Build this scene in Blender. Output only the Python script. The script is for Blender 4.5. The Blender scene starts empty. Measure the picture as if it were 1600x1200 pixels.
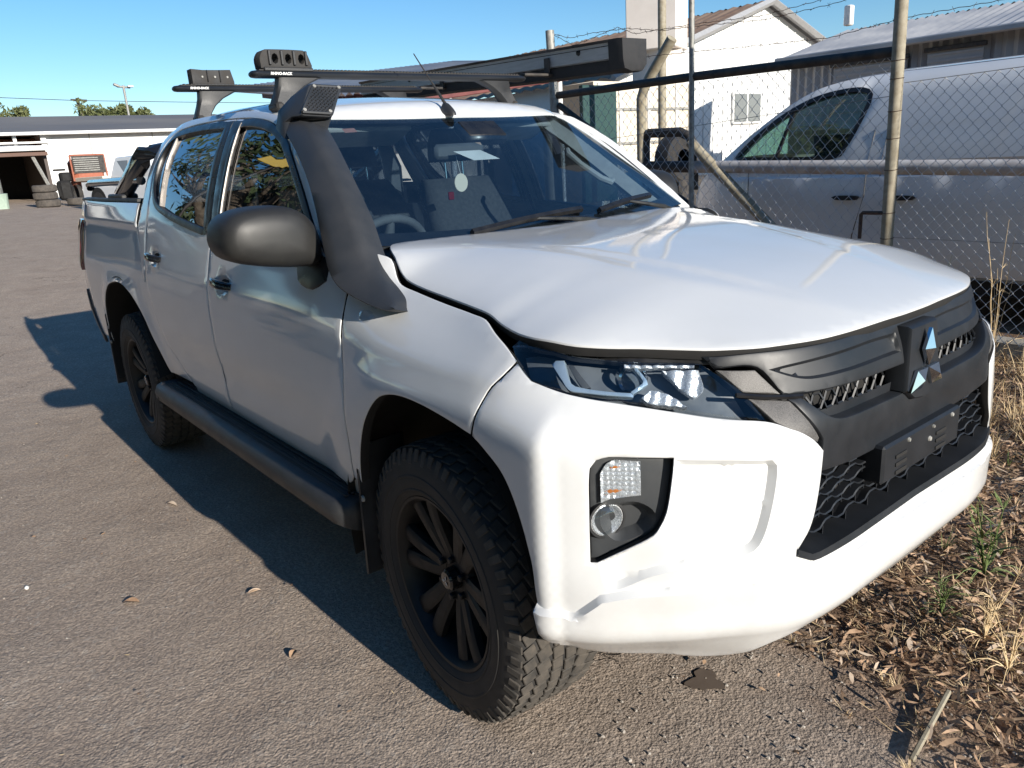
import bpy, bmesh, math, random
import numpy as np
from mathutils import Vector, Matrix
from mathutils.geometry import delaunay_2d_cdt
R = math.radians
scene = bpy.context.scene
col = scene.collection
rng = random.Random(7)
nrng = np.random.default_rng(7)
# ------------------------------------------------------------------ camera
cd = bpy.data.cameras.new('camera'); cam = bpy.data.objects.new('camera', cd); col.objects.link(cam)
CAM = (1.56727534, -1.83564543, 1.47933484); YAW, PIT, ROL = R(141.64851901), R(16.53940592), R(-3.49803548)
_d = Vector((math.cos(YAW)*math.cos(PIT), math.sin(YAW)*math.cos(PIT), -math.sin(PIT)))
_r = Vector((math.sin(YAW), -math.cos(YAW), 0)); _u = _r.cross(_d)
_r2 = _r*math.cos(ROL) + _u*math.sin(ROL); _u2 = -_r*math.sin(ROL) + _u*math.cos(ROL)
cam.matrix_world = Matrix(((_r2.x, _u2.x, -_d.x, CAM[0]), (_r2.y, _u2.y, -_d.y, CAM[1]), (_r2.z, _u2.z, -_d.z, CAM[2]), (0, 0, 0, 1)))
cd.sensor_fit = 'HORIZONTAL'; cd.sensor_width = 36.0; cd.lens = 36.0*1192.749/1600; cd.clip_start = .05; cd.clip_end = 2000
scene.camera = cam
# ------------------------------------------------------------------ sky and sun
SUN_EL, SUN_AZ = R(18.2), R(1.2)
w = bpy.data.worlds.new('World'); scene.world = w; w.use_nodes = True
nt = w.node_tree; bg = nt.nodes['Background']; sk = nt.nodes.new('ShaderNodeTexSky'); sk.sky_type = 'NISHITA'
sk.sun_disc = False; sk.sun_elevation = SUN_EL; sk.sun_rotation = R(90)-SUN_AZ; sk.altitude = 50; sk.air_density = 1.0; sk.dust_density = .05; sk.ozone_density = 3.6
hs = nt.nodes.new('ShaderNodeHueSaturation'); hs.inputs['Saturation'].default_value = 1.2; nt.links.new(sk.outputs[0], hs.inputs['Color']); nt.links.new(hs.outputs[0], bg.inputs[0]); bg.inputs[1].default_value = .098
sl = bpy.data.lights.new('sun', 'SUN'); sl.energy = 4.5; sl.angle = R(.53); sl.color = (1, .93, .83)
so = bpy.data.objects.new('sun', sl); col.objects.link(so)
so.rotation_euler = Vector((math.cos(SUN_AZ)*math.cos(SUN_EL), math.sin(SUN_AZ)*math.cos(SUN_EL), math.sin(SUN_EL))).to_track_quat('Z', 'Y').to_euler()
scene.view_settings.view_transform = 'Standard'; scene.view_settings.look = 'None'; scene.view_settings.gamma = 1; scene.view_settings.use_curve_mapping = False
scene.view_settings.exposure = .6
scene.render.engine = 'CYCLES'
try:
    scene.cycles.max_bounces = 10; scene.cycles.transparent_max_bounces = 24; scene.cycles.caustics_reflective = False; scene.cycles.caustics_refractive = False
except Exception: pass

# ------------------------------------------------------------------ materials
MATS = {}
def nmat(name):
    m = bpy.data.materials.new(name); m.use_nodes = True; nt = m.node_tree
    b = nt.nodes['Principled BSDF']; MATS[name] = m
    return m, nt, b, nt.nodes.new, nt.links.new
def setp(b, c=None, rough=None, metal=None, coat=None, coatr=None, ior=None, spec=None, trans=None):
    if c is not None: b.inputs['Base Color'].default_value = (*c, 1)
    if rough is not None: b.inputs['Roughness'].default_value = rough
    if metal is not None: b.inputs['Metallic'].default_value = metal
    if coat is not None: b.inputs['Coat Weight'].default_value = coat
    if coatr is not None: b.inputs['Coat Roughness'].default_value = coatr
    if ior is not None: b.inputs['IOR'].default_value = ior
    if spec is not None: b.inputs['Specular IOR Level'].default_value = spec
    if trans is not None: b.inputs['Transmission Weight'].default_value = trans
def noise(N, scale, detail=4, rough=.6, dist=0):
    n = N('ShaderNodeTexNoise'); n.inputs['Scale'].default_value = scale; n.inputs['Detail'].default_value = detail; n.inputs['Roughness'].default_value = rough; n.inputs['Distortion'].default_value = dist
    return n
def ramp(N, stops, interp='LINEAR'):
    r = N('ShaderNodeValToRGB'); r.color_ramp.interpolation = interp
    e = r.color_ramp.elements
    while len(e) < len(stops): e.new(.5)
    for k, (p, c) in enumerate(stops):
        e[k].position = p; e[k].color = (c, c, c, 1) if isinstance(c, (int, float)) else (*c, 1)
    return r
def coords(N, L, scale=None, obj=False):
    g = N('ShaderNodeTexCoord') if obj else N('ShaderNodeNewGeometry')
    o = g.outputs['Object'] if obj else g.outputs['Position']
    if scale:
        m = N('ShaderNodeMapping'); m.inputs['Scale'].default_value = scale; L(o, m.inputs[0]); o = m.outputs[0]
    return o
def vary(name, c1, c2, scale=8, rough=(.5, .6), bump=0, bscale=None, metal=0, coat=0, coatr=.05, spec=None, detail=5, lo=.35, hi=.65, stretch=None, bdist=.01):
    """two-tone noisy material with roughness variation and fine bump"""
    m, nt, b, N, L = nmat(name); setp(b, metal=metal, coat=coat, coatr=coatr, spec=spec)
    P = coords(N, L, stretch, obj=False)
    n = noise(N, scale, detail); L(P, n.inputs[0])
    r = ramp(N, [(lo, c1), (hi, c2)]); L(n.outputs[0], r.inputs[0]); L(r.outputs[0], b.inputs['Base Color'])
    r2 = ramp(N, [(lo, rough[0]), (hi, rough[1])]); L(n.outputs[0], r2.inputs[0]); L(r2.outputs[0], b.inputs['Roughness'])
    if bump:
        n2 = noise(N, bscale or scale*6, 3); L(P, n2.inputs[0])
        bp = N('ShaderNodeBump'); bp.inputs['Strength'].default_value = bump; bp.inputs['Distance'].default_value = bdist; L(n2.outputs[0], bp.inputs['Height']); L(bp.outputs[0], b.inputs['Normal'])
    return m
# car paint: white with clear coat, very faint orange peel and dust towards the sills
def mat_paint():
    m, nt, b, N, L = nmat('white_paint'); setp(b, (.76, .77, .77), .42, 0, 1.0, .012, spec=.3)
    P = coords(N, L); n = noise(N, 3.2, 6, .65); L(P, n.inputs[0])
    r = ramp(N, [(.35, (.715, .725, .725)), (.7, (.685, .695, .69))]); L(n.outputs[0], r.inputs[0])
    sx_ = N('ShaderNodeSeparateXYZ'); L(P, sx_.inputs[0])
    n3 = noise(N, 26, 5, .7); L(P, n3.inputs[0])
    mr = N('ShaderNodeMapRange'); mr.inputs[1].default_value = .42; mr.inputs[2].default_value = .66; mr.inputs[3].default_value = .42; mr.inputs[4].default_value = 0; L(sx_.outputs[2], mr.inputs[0])
    mu = N('ShaderNodeMath'); mu.operation = 'MULTIPLY'; L(mr.outputs[0], mu.inputs[0]); L(n3.outputs[0], mu.inputs[1])
    mx = N('ShaderNodeMixRGB'); mx.inputs[2].default_value = (.36, .31, .26, 1); L(mu.outputs[0], mx.inputs[0]); L(r.outputs[0], mx.inputs[1]); L(mx.outputs[0], b.inputs['Base Color'])
    n2 = noise(N, 700, 2); L(P, n2.inputs[0]); nb = noise(N, 5, 2); L(P, nb.inputs[0])
    bp = N('ShaderNodeBump'); bp.inputs['Strength'].default_value = .035; bp.inputs['Distance'].default_value = .0006; L(n2.outputs[0], bp.inputs['Height'])
    bp2 = N('ShaderNodeBump'); bp2.inputs['Strength'].default_value = .012; bp2.inputs['Distance'].default_value = .012; L(nb.outputs[0], bp2.inputs['Height']); L(bp.outputs[0], bp2.inputs['Normal'])
    L(bp2.outputs[0], b.inputs['Coat Normal'])
    return m
M_PAINT = mat_paint()
M_PLAST = vary('textured_black_plastic', (.022, .023, .025), (.035, .036, .038), 14, (.42, .55), .35, 900, bdist=.0008)
M_GRILLE = vary('grey_black_grille_plastic', (.012, .0145, .018), (.017, .019, .023), 10, (.40, .50), .12, 900, bdist=.0005)
M_GLOSS = vary('gloss_black', (.008, .008, .009), (.012, .012, .013), 12, (.08, .16), coat=.6)
M_DARK = vary('underbody_and_shade_black', (.008, .008, .008), (.016, .015, .014), 9, (.7, .9))
M_RUB = vary('tyre_rubber', (.020, .020, .021), (.042, .038, .034), 16, (.62, .85), .25, 300, bdist=.001)
M_RUBD = vary('dusty_tread_rubber', (.040, .037, .033), (.095, .082, .068), 22, (.8, .95), .3, 260, bdist=.0015)
M_RIM = vary('satin_black_alloy', (.010, .010, .011), (.020, .019, .018), 20, (.42, .55), spec=.35)
M_STEEL = vary('brake_steel', (.16, .15, .14), (.26, .24, .22), 30, (.35, .5), metal=.8)
M_BEZEL = vary('grey_bezel_plastic', (.050, .054, .058), (.066, .069, .072), 12, (.5, .6), .2, 900, bdist=.0005)
M_PALEPIPE = vary('pale_scuffed_pipe', (.42, .38, .36), (.62, .60, .58), 9, (.4, .55), .15, 90, bdist=.001)
M_BOWL = vary('bright_lamp_bowl', (.62, .63, .65), (.86, .87, .88), 200, (.18, .35), .5, 150, metal=.45, bdist=.004)
M_LAMPCHROME = vary('satin_lamp_chrome', (.50, .62, .70), (.62, .72, .79), 12, (.22, .34), metal=.55)
M_HOUSING = vary('grey_lamp_housing', (.11, .122, .135), (.16, .172, .185), 14, (.3, .45))
M_CHROME = vary('chrome', (.62, .66, .70), (.68, .71, .74), 10, (.05, .12), metal=1)
M_SILVER = vary('grained_silver', (.06, .058, .056), (.17, .163, .157), 520, (.45, .6), .5, 600, metal=.25, bdist=.001)
M_MATTE = vary('matte_mirror_cap', (.018, .018, .018), (.023, .023, .022), 12, (.45, .5), .08, 1200, coat=0, bdist=.0004)
M_SNORK = vary('snorkel_polyethylene', (.027, .030, .034), (.036, .038, .042), 9, (.42, .52), .15, 1100, bdist=.0005)
M_TRIM = vary('black_window_trim', (.010, .010, .011), (.018, .018, .019), 20, (.25, .4))
M_CABIN = vary('cabin_charcoal', (.085, .09, .094), (.115, .12, .125), 18, (.7, .85), .3, 500, bdist=.001)
M_LIGHTTRIM = vary('cabin_grey_lining', (.34, .34, .33), (.42, .42, .40), 18, (.7, .85))
M_SEAT = vary('seat_fabric', (.035, .037, .040), (.06, .062, .066), 60, (.85, .95), .5, 900, bdist=.001)
def simple(name, c, rough=.5, metal=0, **k):
    return vary(name, tuple(x*.93 for x in c), tuple(min(1, x*1.07) for x in c), k.pop('scale', 15), (rough*.9, min(1, rough*1.1)), metal=metal, **k)
def mat_glass(name, tint, fres=1.5, rough=0.0, mixd=0.0, dcol=(.02, .02, .02)):
    m = bpy.data.materials.new(name); m.use_nodes = True; nt = m.node_tree; N = nt.nodes.new; L = nt.links.new
    for n in list(nt.nodes): nt.nodes.remove(n)
    o = N('ShaderNodeOutputMaterial'); tr = N('ShaderNodeBsdfTransparent'); tr.inputs[0].default_value = (*tint, 1)
    gl = N('ShaderNodeBsdfGlossy'); gl.inputs['Roughness'].default_value = rough; gl.inputs[0].default_value = (1, 1, 1, 1)
    df = N('ShaderNodeBsdfDiffuse'); df.inputs[0].default_value = (*dcol, 1)
    mx = N('ShaderNodeMixShader'); mx.inputs[0].default_value = mixd; L(tr.outputs[0], mx.inputs[1]); L(df.outputs[0], mx.inputs[2])
    # window dirt film breaks the even transparency a little
    P = coords(N, L); n = noise(N, 7, 6, .7); L(P, n.inputs[0]); rr = ramp(N, [(.4, mixd), (.8, min(1, mixd+.05))]); L(n.outputs[0], rr.inputs[0]); L(rr.outputs[0], mx.inputs[0])
    # hand-built dielectric reflectance that does not depend on face direction
    lw = N('ShaderNodeLayerWeight'); lw.inputs[0].default_value = .5
    pw = N('ShaderNodeMath'); pw.operation = 'POWER'; pw.inputs[1].default_value = 4.0; L(lw.outputs['Facing'], pw.inputs[0])
    f0 = ((fres-1)/(fres+1))**2*1.9
    mr = N('ShaderNodeMapRange'); mr.inputs[3].default_value = f0; mr.inputs[4].default_value = 1; L(pw.outputs[0], mr.inputs[0])
    m2 = N('ShaderNodeMixShader'); L(mr.outputs[0], m2.inputs[0]); L(mx.outputs[0], m2.inputs[1]); L(gl.outputs[0], m2.inputs[2]); L(m2.outputs[0], o.inputs[0])
    MATS[name] = m; return m
M_WS = mat_glass('windscreen_glass', (.60, .71, .77), 1.75, mixd=.02, dcol=(.10, .13, .16))
M_SIDEG = mat_glass('tinted_side_glass', (.15, .19, .23), 1.7, mixd=.02)
M_LENS = mat_glass('clear_lamp_lens', (.90, .93, .95), 1.5)
M_LENSD = mat_glass('smoked_lamp_lens', (.86, .91, .95), 1.42)
M_MESH = vary('bright_galvanised_wire', (.45, .46, .46), (.66, .66, .65), 25, (.4, .55), metal=.3)
M_RED = simple('red_tail_lens', (.16, .008, .010), .12, coat=1)
M_AMBER = simple('amber_reflector', (.62, .20, .04), .15, coat=1)
M_REFL = vary('lamp_reflector', (.50, .51, .53), (.80, .80, .81), 160, (.10, .25), .45, 120, metal=1, bdist=.004)
M_ALU = vary('brushed_aluminium', (.42, .43, .44), (.50, .51, .52), 40, (.38, .5), metal=.35, stretch=(.3, 3, 3))
M_BAG = vary('black_canvas_bag', (.020, .021, .023), (.034, .034, .036), 40, (.75, .9), .5, 500, bdist=.002)
M_GALV = vary('weathered_galvanised_steel', (.22, .22, .20), (.42, .41, .38), 25, (.45, .7), .2, 200, metal=.25, bdist=.001)
M_TANPIPE = vary('dull_painted_pipe', (.26, .22, .15), (.40, .36, .27), 16, (.6, .8), .3, 120, bdist=.002)
M_DKPIPE = vary('dark_steel_and_shaded_pipe', (.030, .030, .032), (.085, .075, .065), 14, (.5, .7), .3, 120, metal=.2, bdist=.002)
M_RUST = vary('rusty_wire', (.05, .035, .028), (.14, .085, .055), 60, (.7, .9))
M_WHITEWALL = vary('white_painted_cladding', (.74, .74, .72), (.80, .80, .78), .8, (.6, .75), lo=.3, hi=.7)
M_CREAM = vary('cream_panel', (.70, .62, .50), (.78, .70, .57), 1.2, (.6, .8))
M_WIN = simple('window_pane_far', (.20, .21, .21), .2)
M_GREYWALL = vary('grey_corrugated_wall', (.33, .33, .34), (.42, .42, .42), 1.5, (.5, .7), metal=.1)
M_ROOFG = vary('grey_roof_sheet', (.145, .137, .132), (.185, .176, .168), .5, (.6, .8), stretch=(1, .3, 1))
M_ROOFB = vary('rust_brown_roof_sheet', (.22, .13, .08), (.36, .25, .17), .9, (.6, .8), stretch=(3, 1, 1))
M_ROOFZ = vary('zinc_roof_sheet', (.36, .37, .39), (.50, .50, .50), 1.1, (.35, .55), metal=.4)
M_MAROON = vary('maroon_beam', (.13, .035, .035), (.18, .055, .05), 3, (.5, .7))
M_VAN = vary('van_white_paint', (.74, .75, .75), (.78, .79, .79), 2, (.3, .4), coat=.8, coatr=.06)
M_VANG = mat_glass('van_glass', (.34, .52, .48), 1.6, mixd=.06, dcol=(.05, .09, .08))
M_BARK = vary('bark', (.10, .08, .06), (.24, .20, .16), 9, (.8, .95), .8, 30, stretch=(1, 1, .25), bdist=.03)
M_LEAFD = vary('eucalyptus_foliage', (.035, .060, .022), (.085, .115, .045), .9, (.55, .7))
M_LEAFY = vary('olive_foliage', (.085, .105, .035), (.14, .15, .055), .9, (.55, .7))  # lighter, more olive leaf tone
M_STRAW = vary('dry_straw', (.50, .36, .19), (.72, .56, .34), 9, (.75, .9))
M_GREENG = vary('green_weed_blade', (.10, .15, .04), (.18, .23, .08), 9, (.6, .8))
M_LITTER = vary('dead_gum_leaf', (.20, .112, .062), (.60, .41, .26), 17, (.6, .85), lo=.3, hi=.7)
M_LITTER2 = vary('pale_dead_leaf', (.40, .28, .19), (.62, .50, .38), 13, (.55, .8))
M_CONC = vary('weathered_concrete', (.34, .31, .26), (.46, .43, .37), 8, (.8, .95), .6, 60, bdist=.006)
M_PAPER = simple('paper_white', (.75, .75, .72), .8)
M_YEL = simple('yellow_sheet', (.62, .45, .10), .7)
M_ORANGE = simple('orange_enamel', (.36, .12, .07), .5)
M_WHITEPL = simple('white_enamel', (.75, .75, .73), .4)
M_BLUEPL = simple('blue_plastic', (.04, .10, .30), .5)
M_GREENPAN = simple('dark_green_cladding', (.02, .06, .055), .6)
M_STONE = vary('pebble', (.20, .17, .14), (.55, .50, .44), 22, (.7, .9))
# ground shader: worn dusty asphalt running into leaf-covered dirt beside the fence
def mat_ground():
    m, nt, b, N, L = nmat('dusty_asphalt_and_dirt')
    P = coords(N, L)
    def math_(op, a, c, clamp=False):
        n = N('ShaderNodeMath'); n.operation = op; n.use_clamp = clamp
        for k, v in ((0, a), (1, c)):
            if isinstance(v, (int, float)): n.inputs[k].default_value = v
            elif v is not None: L(v, n.inputs[k])
        return n.outputs[0]
    def mix(f, a, c):
        n = N('ShaderNodeMixRGB')
        for k, v in ((0, f), (1, a), (2, c)):
            if isinstance(v, (int, float)): n.inputs[k].default_value = v
            elif isinstance(v, tuple): n.inputs[k].default_value = (*v, 1)
            else: L(v, n.inputs[k])
        return n.outputs[0]
    big = noise(N, .55, 6, .6); L(P, big.inputs[0]); mid = noise(N, 3.1, 6, .65); L(P, mid.inputs[0]); fine = noise(N, 75, 4, .7); L(P, fine.inputs[0]); grit = noise(N, 240, 3, .7); L(P, grit.inputs[0])
    v1 = N('ShaderNodeTexVoronoi'); v1.inputs['Scale'].default_value = 130; L(P, v1.inputs[0])
    v2 = N('ShaderNodeTexVoronoi'); v2.inputs['Scale'].default_value = 62; L(P, v2.inputs[0])
    dust = mix(ramp_(N, L, mid.outputs[0], .35, .65), (.41, .322, .252), (.53, .428, .338))
    dust = mix(math_('MULTIPLY', ramp_(N, L, big.outputs[0], .42, .68), .55), dust, (.50, .41, .33))
    rbs = math_('MULTIPLY', ramp_(N, L, big.outputs[0], .30, .42, True), .35); dust = mix(rbs, dust, (.31, .25, .205))
    # individual aggregate stones
    ag = mix(math_('MULTIPLY', ramp_(N, L, v1.outputs['Color'], .1, .9), .5), dust, (.32, .265, .222))
    spk = ramp(N, [(.90, 0), (.97, 1)]); sep = N('ShaderNodeSeparateColor'); L(v2.outputs['Color'], sep.inputs[0]); L(sep.outputs[0], spk.inputs[0])
    ag = mix(math_('MULTIPLY', spk.outputs[0], .30), ag, (.60, .54, .47))
    pit = ramp(N, [(.46, 1), (.56, 0)]); L(fine.outputs[0], pit.inputs[0]); ag = mix(math_('MULTIPLY', pit.outputs[0], .38), ag, (.115, .096, .082))
    # cracks, only here and there
    dn = noise(N, 5, 5, .6); L(P, dn.inputs[0]); va = N('ShaderNodeVectorMath'); va.operation = 'MULTIPLY_ADD'; va.inputs[1].default_value = (.35, .35, 0); L(dn.outputs['Color'], va.inputs[0]); L(P, va.inputs[2])
    vc = N('ShaderNodeTexVoronoi'); vc.feature = 'DISTANCE_TO_EDGE'; vc.inputs['Scale'].default_value = 1.9; L(va.outputs[0], vc.inputs[0])
    cr = ramp(N, [(.0, 1), (.012, 0)]); L(vc.outputs[0], cr.inputs[0])
    cm = noise(N, .9, 3); L(P, cm.inputs[0]); crk = math_('MULTIPLY', cr.outputs[0], ramp_(N, L, cm.outputs[0], .58, .66))
    ag = mix(math_('MULTIPLY', crk, .85), ag, (.022, .020, .019))
    # dirt verge by the fence: y > edge(x)
    sp = N('ShaderNodeSeparateXYZ'); L(P, sp.inputs[0])
    e = math_('ADD', sp.outputs[1], math_('MULTIPLY', sp.outputs[0], .42)); en = noise(N, 4, 6, .7); L(P, en.inputs[0])
    e = math_('ADD', e, math_('MULTIPLY', math_('SUBTRACT', en.outputs[0], .5), .55))
    f = ramp(N, [(.0, 0), (.42, 1)]); L(math_('SUBTRACT', e, .10), f.inputs[0])
    dirt = mix(ramp_(N, L, mid.outputs[0], .35, .65), (.21, .130, .082), (.34, .225, .145)); dirt = mix(math_('MULTIPLY', pit.outputs[0], .5), dirt, (.05, .035, .026))
    fx = ramp(N, [(.0, 0), (1.0, 1)]); L(math_('MULTIPLY', math_('ADD', sp.outputs[0], 5.0), .5), fx.inputs[0])
    ff = math_('MULTIPLY', f.outputs[0], fx.outputs[0])
    c = mix(ff, ag, dirt); L(c, b.inputs['Base Color'])
    b.inputs['Roughness'].default_value = .93; b.inputs['Specular IOR Level'].default_value = .25
    h = math_('ADD', math_('MULTIPLY', v1.outputs['Distance'], -.55), math_('MULTIPLY', fine.outputs[0], 1.15)); h = math_('ADD', h, math_('MULTIPLY', grit.outputs[0], .35)); h = math_('SUBTRACT', h, math_('MULTIPLY', crk, 1.6))
    bp = N('ShaderNodeBump'); bp.inputs['Strength'].default_value = .85; bp.inputs['Distance'].default_value = .006; L(h, bp.inputs['Height'])
    b2 = N('ShaderNodeBump'); b2.inputs['Strength'].default_value = .5; b2.inputs['Distance'].default_value = .05; L(mid.outputs[0], b2.inputs['Height']); L(bp.outputs[0], b2.inputs['Normal']); L(b2.outputs[0], b.inputs['Normal'])
    return m
def ramp_(N, L, src, lo, hi, inv=False):
    r = ramp(N, [(lo, 1 if inv else 0), (hi, 0 if inv else 1)]); L(src, r.inputs[0]); return r.outputs[0]
M_GROUND = mat_ground()

# ------------------------------------------------------------------ object helpers
def link(name, me, m=None, parent=None):
    o = bpy.data.objects.new(name, me); col.objects.link(o)
    if m and me and not me.materials: me.materials.append(m)
    if parent: o.parent = parent
    return o
def tag(o, label=None, cat=None, group=None, kind=None):
    for k, v in (('label', label), ('category', cat), ('group', group), ('kind', kind)):
        if v: o[k] = v
    return o
def empty(name, label, cat, loc=(0, 0, 0), rz=0, group=None):
    o = bpy.data.objects.new(name, None); col.objects.link(o); o.location = loc; o.rotation_euler = (0, 0, rz); o.empty_display_size = .2
    return tag(o, label, cat, group)
def kids(o): return [c for c in bpy.data.objects if c.parent == o]
def copy_tree(o, parent=None):
    c = o.copy(); col.objects.link(c); c.parent = parent
    for ch in kids(o): copy_tree(ch, c)
    return c
def orient(V, F, out):
    """flip faces whose normal opposes vector field out(centroid)"""
    return F
class MB:
    def __init__(s): s.v = []; s.f = []; s.fm = []
    def add(s, vs, fs, m=0):
        k = len(s.v); s.v += [tuple(map(float, p)) for p in vs]; s.f += [tuple(i+k for i in f) for f in fs]; s.fm += [m]*len(fs); return s
    def box(s, c, d, bev=0, rot=None, m=0):
        """centre c, full size d, chamfer bev, rot = Matrix 3x3 or euler z"""
        hx, hy, hz = (x/2 for x in d); b = min(bev, hx*.95, hy*.95, hz*.95)
        vs = []; fs = []
        if b <= 0:
            vs = [(x, y, z) for x in (-hx, hx) for y in (-hy, hy) for z in (-hz, hz)]
            fs = [(0, 1, 3, 2), (4, 6, 7, 5), (0, 4, 5, 1), (2, 3, 7, 6), (0, 2, 6, 4), (1, 5, 7, 3)]
        else:
            idx = {}
            for sx_ in (-1, 1):
                for sy in (-1, 1):
                    for sz in (-1, 1):
                        for a in range(3):
                            p = [sx_*(hx-b), sy*(hy-b), sz*(hz-b)]; p[a] = (sx_*hx, sy*hy, sz*hz)[a]
                            idx[(sx_, sy, sz, a)] = len(vs); vs.append(tuple(p))
            for a in range(3):
                o1, o2 = [k for k in range(3) if k != a]
                for sg in (-1, 1):
                    q = []
                    for u, v in ((-1, -1), (1, -1), (1, 1), (-1, 1)):
                        t = [0, 0, 0]; t[a] = sg; t[o1] = u; t[o2] = v; q.append(idx[(*t, a)])
                    if (sg > 0) == (a == 1): q = q[::-1]
                    fs.append(tuple(q))
            for a in range(3):
                o1, o2 = [k for k in range(3) if k != a]
                for u in (-1, 1):
                    for v in (-1, 1):
                        t0 = [0, 0, 0]; t1 = [0, 0, 0]; t0[a] = -1; t1[a] = 1
                        for t in (t0, t1): t[o1] = u; t[o2] = v
                        q = (idx[(*t0, o1)], idx[(*t1, o1)], idx[(*t1, o2)], idx[(*t0, o2)])
                        fs.append(q)
            for sx_ in (-1, 1):
                for sy in (-1, 1):
                    for sz in (-1, 1): fs.append(tuple(idx[(sx_, sy, sz, a)] for a in range(3)))
        if rot is not None:
            Mx = rot if isinstance(rot, Matrix) else Matrix.Rotation(rot, 3, 'Z')
            vs = [Mx @ Vector(p) for p in vs]
        return s.add([(p[0]+c[0], p[1]+c[1], p[2]+c[2]) for p in vs], fs, m)
    def loft(s, rings, closed=True, cap=True, m=0):
        n = len(rings[0]); vs = [p for r in rings for p in r]; fs = []
        for i in range(len(rings)-1):
            for j in range(n if closed else n-1):
                a = i*n+j; b = i*n+(j+1) % n; fs.append((a, b, b+n, a+n))
        if cap and closed: fs += [tuple(range(n))[::-1], tuple(range((len(rings)-1)*n, len(rings)*n))]
        return s.add(vs, fs, m)
    def tube(s, path, r, seg=8, cap=True, m=0, closed=False):
        P = [Vector(p) for p in path]; n = len(P); rings = []; up = Vector((0, 0, 1)); pu = None
        for i, p in enumerate(P):
            if closed: t = P[(i+1) % n]-P[i-1]
            else: t = (P[min(i+1, n-1)]-P[max(i-1, 0)])
            if t.length < 1e-9: t = Vector((0, 0, 1))
            t.normalize()
            if pu is None:
                pu = up if abs(t.dot(up)) < .95 else Vector((1, 0, 0))
            u = pu - t*pu.dot(t); u.normalize(); pu = u; v = t.cross(u)
            rr = r[i] if isinstance(r, (list, tuple)) else r
            rings.append([p+(u*math.cos(2*math.pi*k/seg)+v*math.sin(2*math.pi*k/seg))*rr for k in range(seg)])
        if closed: rings.append(rings[0]); cap = False
        return s.loft(rings, True, cap, m)
    def lathe(s, prof, seg=48, axis='y', c=(0, 0, 0), m=0, arc=None):
        """prof list of (r, a); revolve about axis"""
        rings = []
        for r, a in prof:
            ring = []
            for k in range(seg):
                t = 2*math.pi*k/seg; x, z = r*math.cos(t), r*math.sin(t)
                p = (x, a, z) if axis == 'y' else ((x, z, a) if axis == 'z' else (a, x, z))
                ring.append((p[0]+c[0], p[1]+c[1], p[2]+c[2]))
            rings.append(ring)
        return s.loft(rings, True, False, m)
    def build(s, name, mats, parent=None, smooth=35, recalc=True):
        me = bpy.data.meshes.new(name); me.from_pydata(s.v, [], s.f)
        ms = mats if isinstance(mats, (list, tuple)) else [mats]
        for mm in ms: me.materials.append(mm)
        if len(ms) > 1: me.polygons.foreach_set('material_index', s.fm)
        if recalc:
            bm = bmesh.new(); bm.from_mesh(me); bmesh.ops.recalc_face_normals(bm, faces=bm.faces); bm.to_mesh(me); bm.free()
        finish(me, smooth)
        return link(name, me, None, parent)
def finish(me, smooth=35):
    me.polygons.foreach_set('use_smooth', [bool(smooth)]*len(me.polygons)); me.update()
    if smooth: me.set_sharp_from_angle(angle=R(smooth))
def rbox(name, c, d, bev, mat, parent=None, rot=None, smooth=40):
    return MB().box(c, d, bev, rot).build(name, mat, parent, smooth)
def mir(o, name=None, parent='same', label=None):
    """a real mirrored twin of a part on the other side of the truck (y -> -y)"""
    me = o.data.copy(); co = np.empty(len(me.vertices)*3); me.vertices.foreach_get('co', co); co = co.reshape(-1, 3); co[:, 1] *= -1
    me.vertices.foreach_set('co', co.ravel()); me.flip_normals(); me.update()
    n = link(name or o.name.split('.')[0], me, None, o.parent if parent == 'same' else parent)
    if label: n['label'] = label
    return n
def smoothpoly(pts, step=.02):
    """closed outline; (a,b,1) marks a sharp corner, other points are splined"""
    n = len(pts); P = [np.array(p[:2], float) for p in pts]; sh = [len(p) > 2 for p in pts]; out = []
    for i in range(n):
        p0, p1, p2, p3 = P[i-1], P[i], P[(i+1) % n], P[(i+2) % n]
        if sh[i]: p0 = 2*p1-p2 if not sh[(i+1) % n] else p1
        if sh[(i+1) % n]: p3 = p2
        L_ = np.linalg.norm(p2-p1); k = max(1, int(round(L_/step)))
        lin = sh[i] and sh[(i+1) % n]
        d1 = max(np.linalg.norm(p1-p0), 1e-4); d2 = max(L_, 1e-4); d3 = max(np.linalg.norm(p3-p2), 1e-4)
        m1 = (p2-p0)/(d1+d2)*d2 if not sh[i] else (p2-p1)
        m2 = (p3-p1)/(d2+d3)*d2 if not sh[(i+1) % n] else (p2-p1)
        for j in range(k):
            t = j/k
            out.append(p1+(p2-p1)*t if lin else (1+2*t)*(1-t)**2*p1+t*(1-t)**2*m1+t*t*(3-2*t)*p2+t*t*(t-1)*m2)
    return np.array(out)
def inpoly(pt, poly):
    x, y = pt[:, 0], pt[:, 1]; r = np.zeros(len(pt), bool); a = poly; b = np.roll(poly, -1, 0)
    for (x1, y1), (x2, y2) in zip(a, b):
        if y1 == y2: continue
        c = ((y1 > y) != (y2 > y)) & (x < (x2-x1)*(y-y1)/(y2-y1)+x1); r ^= c
    return r
def pdist(pt, poly, closed=True):
    a = poly if closed else poly[:-1]; b = np.roll(poly, -1, 0) if closed else poly[1:]
    d = np.full(len(pt), 1e9)
    for p, q in zip(a, b):
        e = q-p; l2 = e@e
        if l2 < 1e-12: continue
        t = np.clip(((pt-p)@e)/l2, 0, 1); d = np.minimum(d, np.hypot(*(pt-p-t[:, None]*e).T))
    return d
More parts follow.
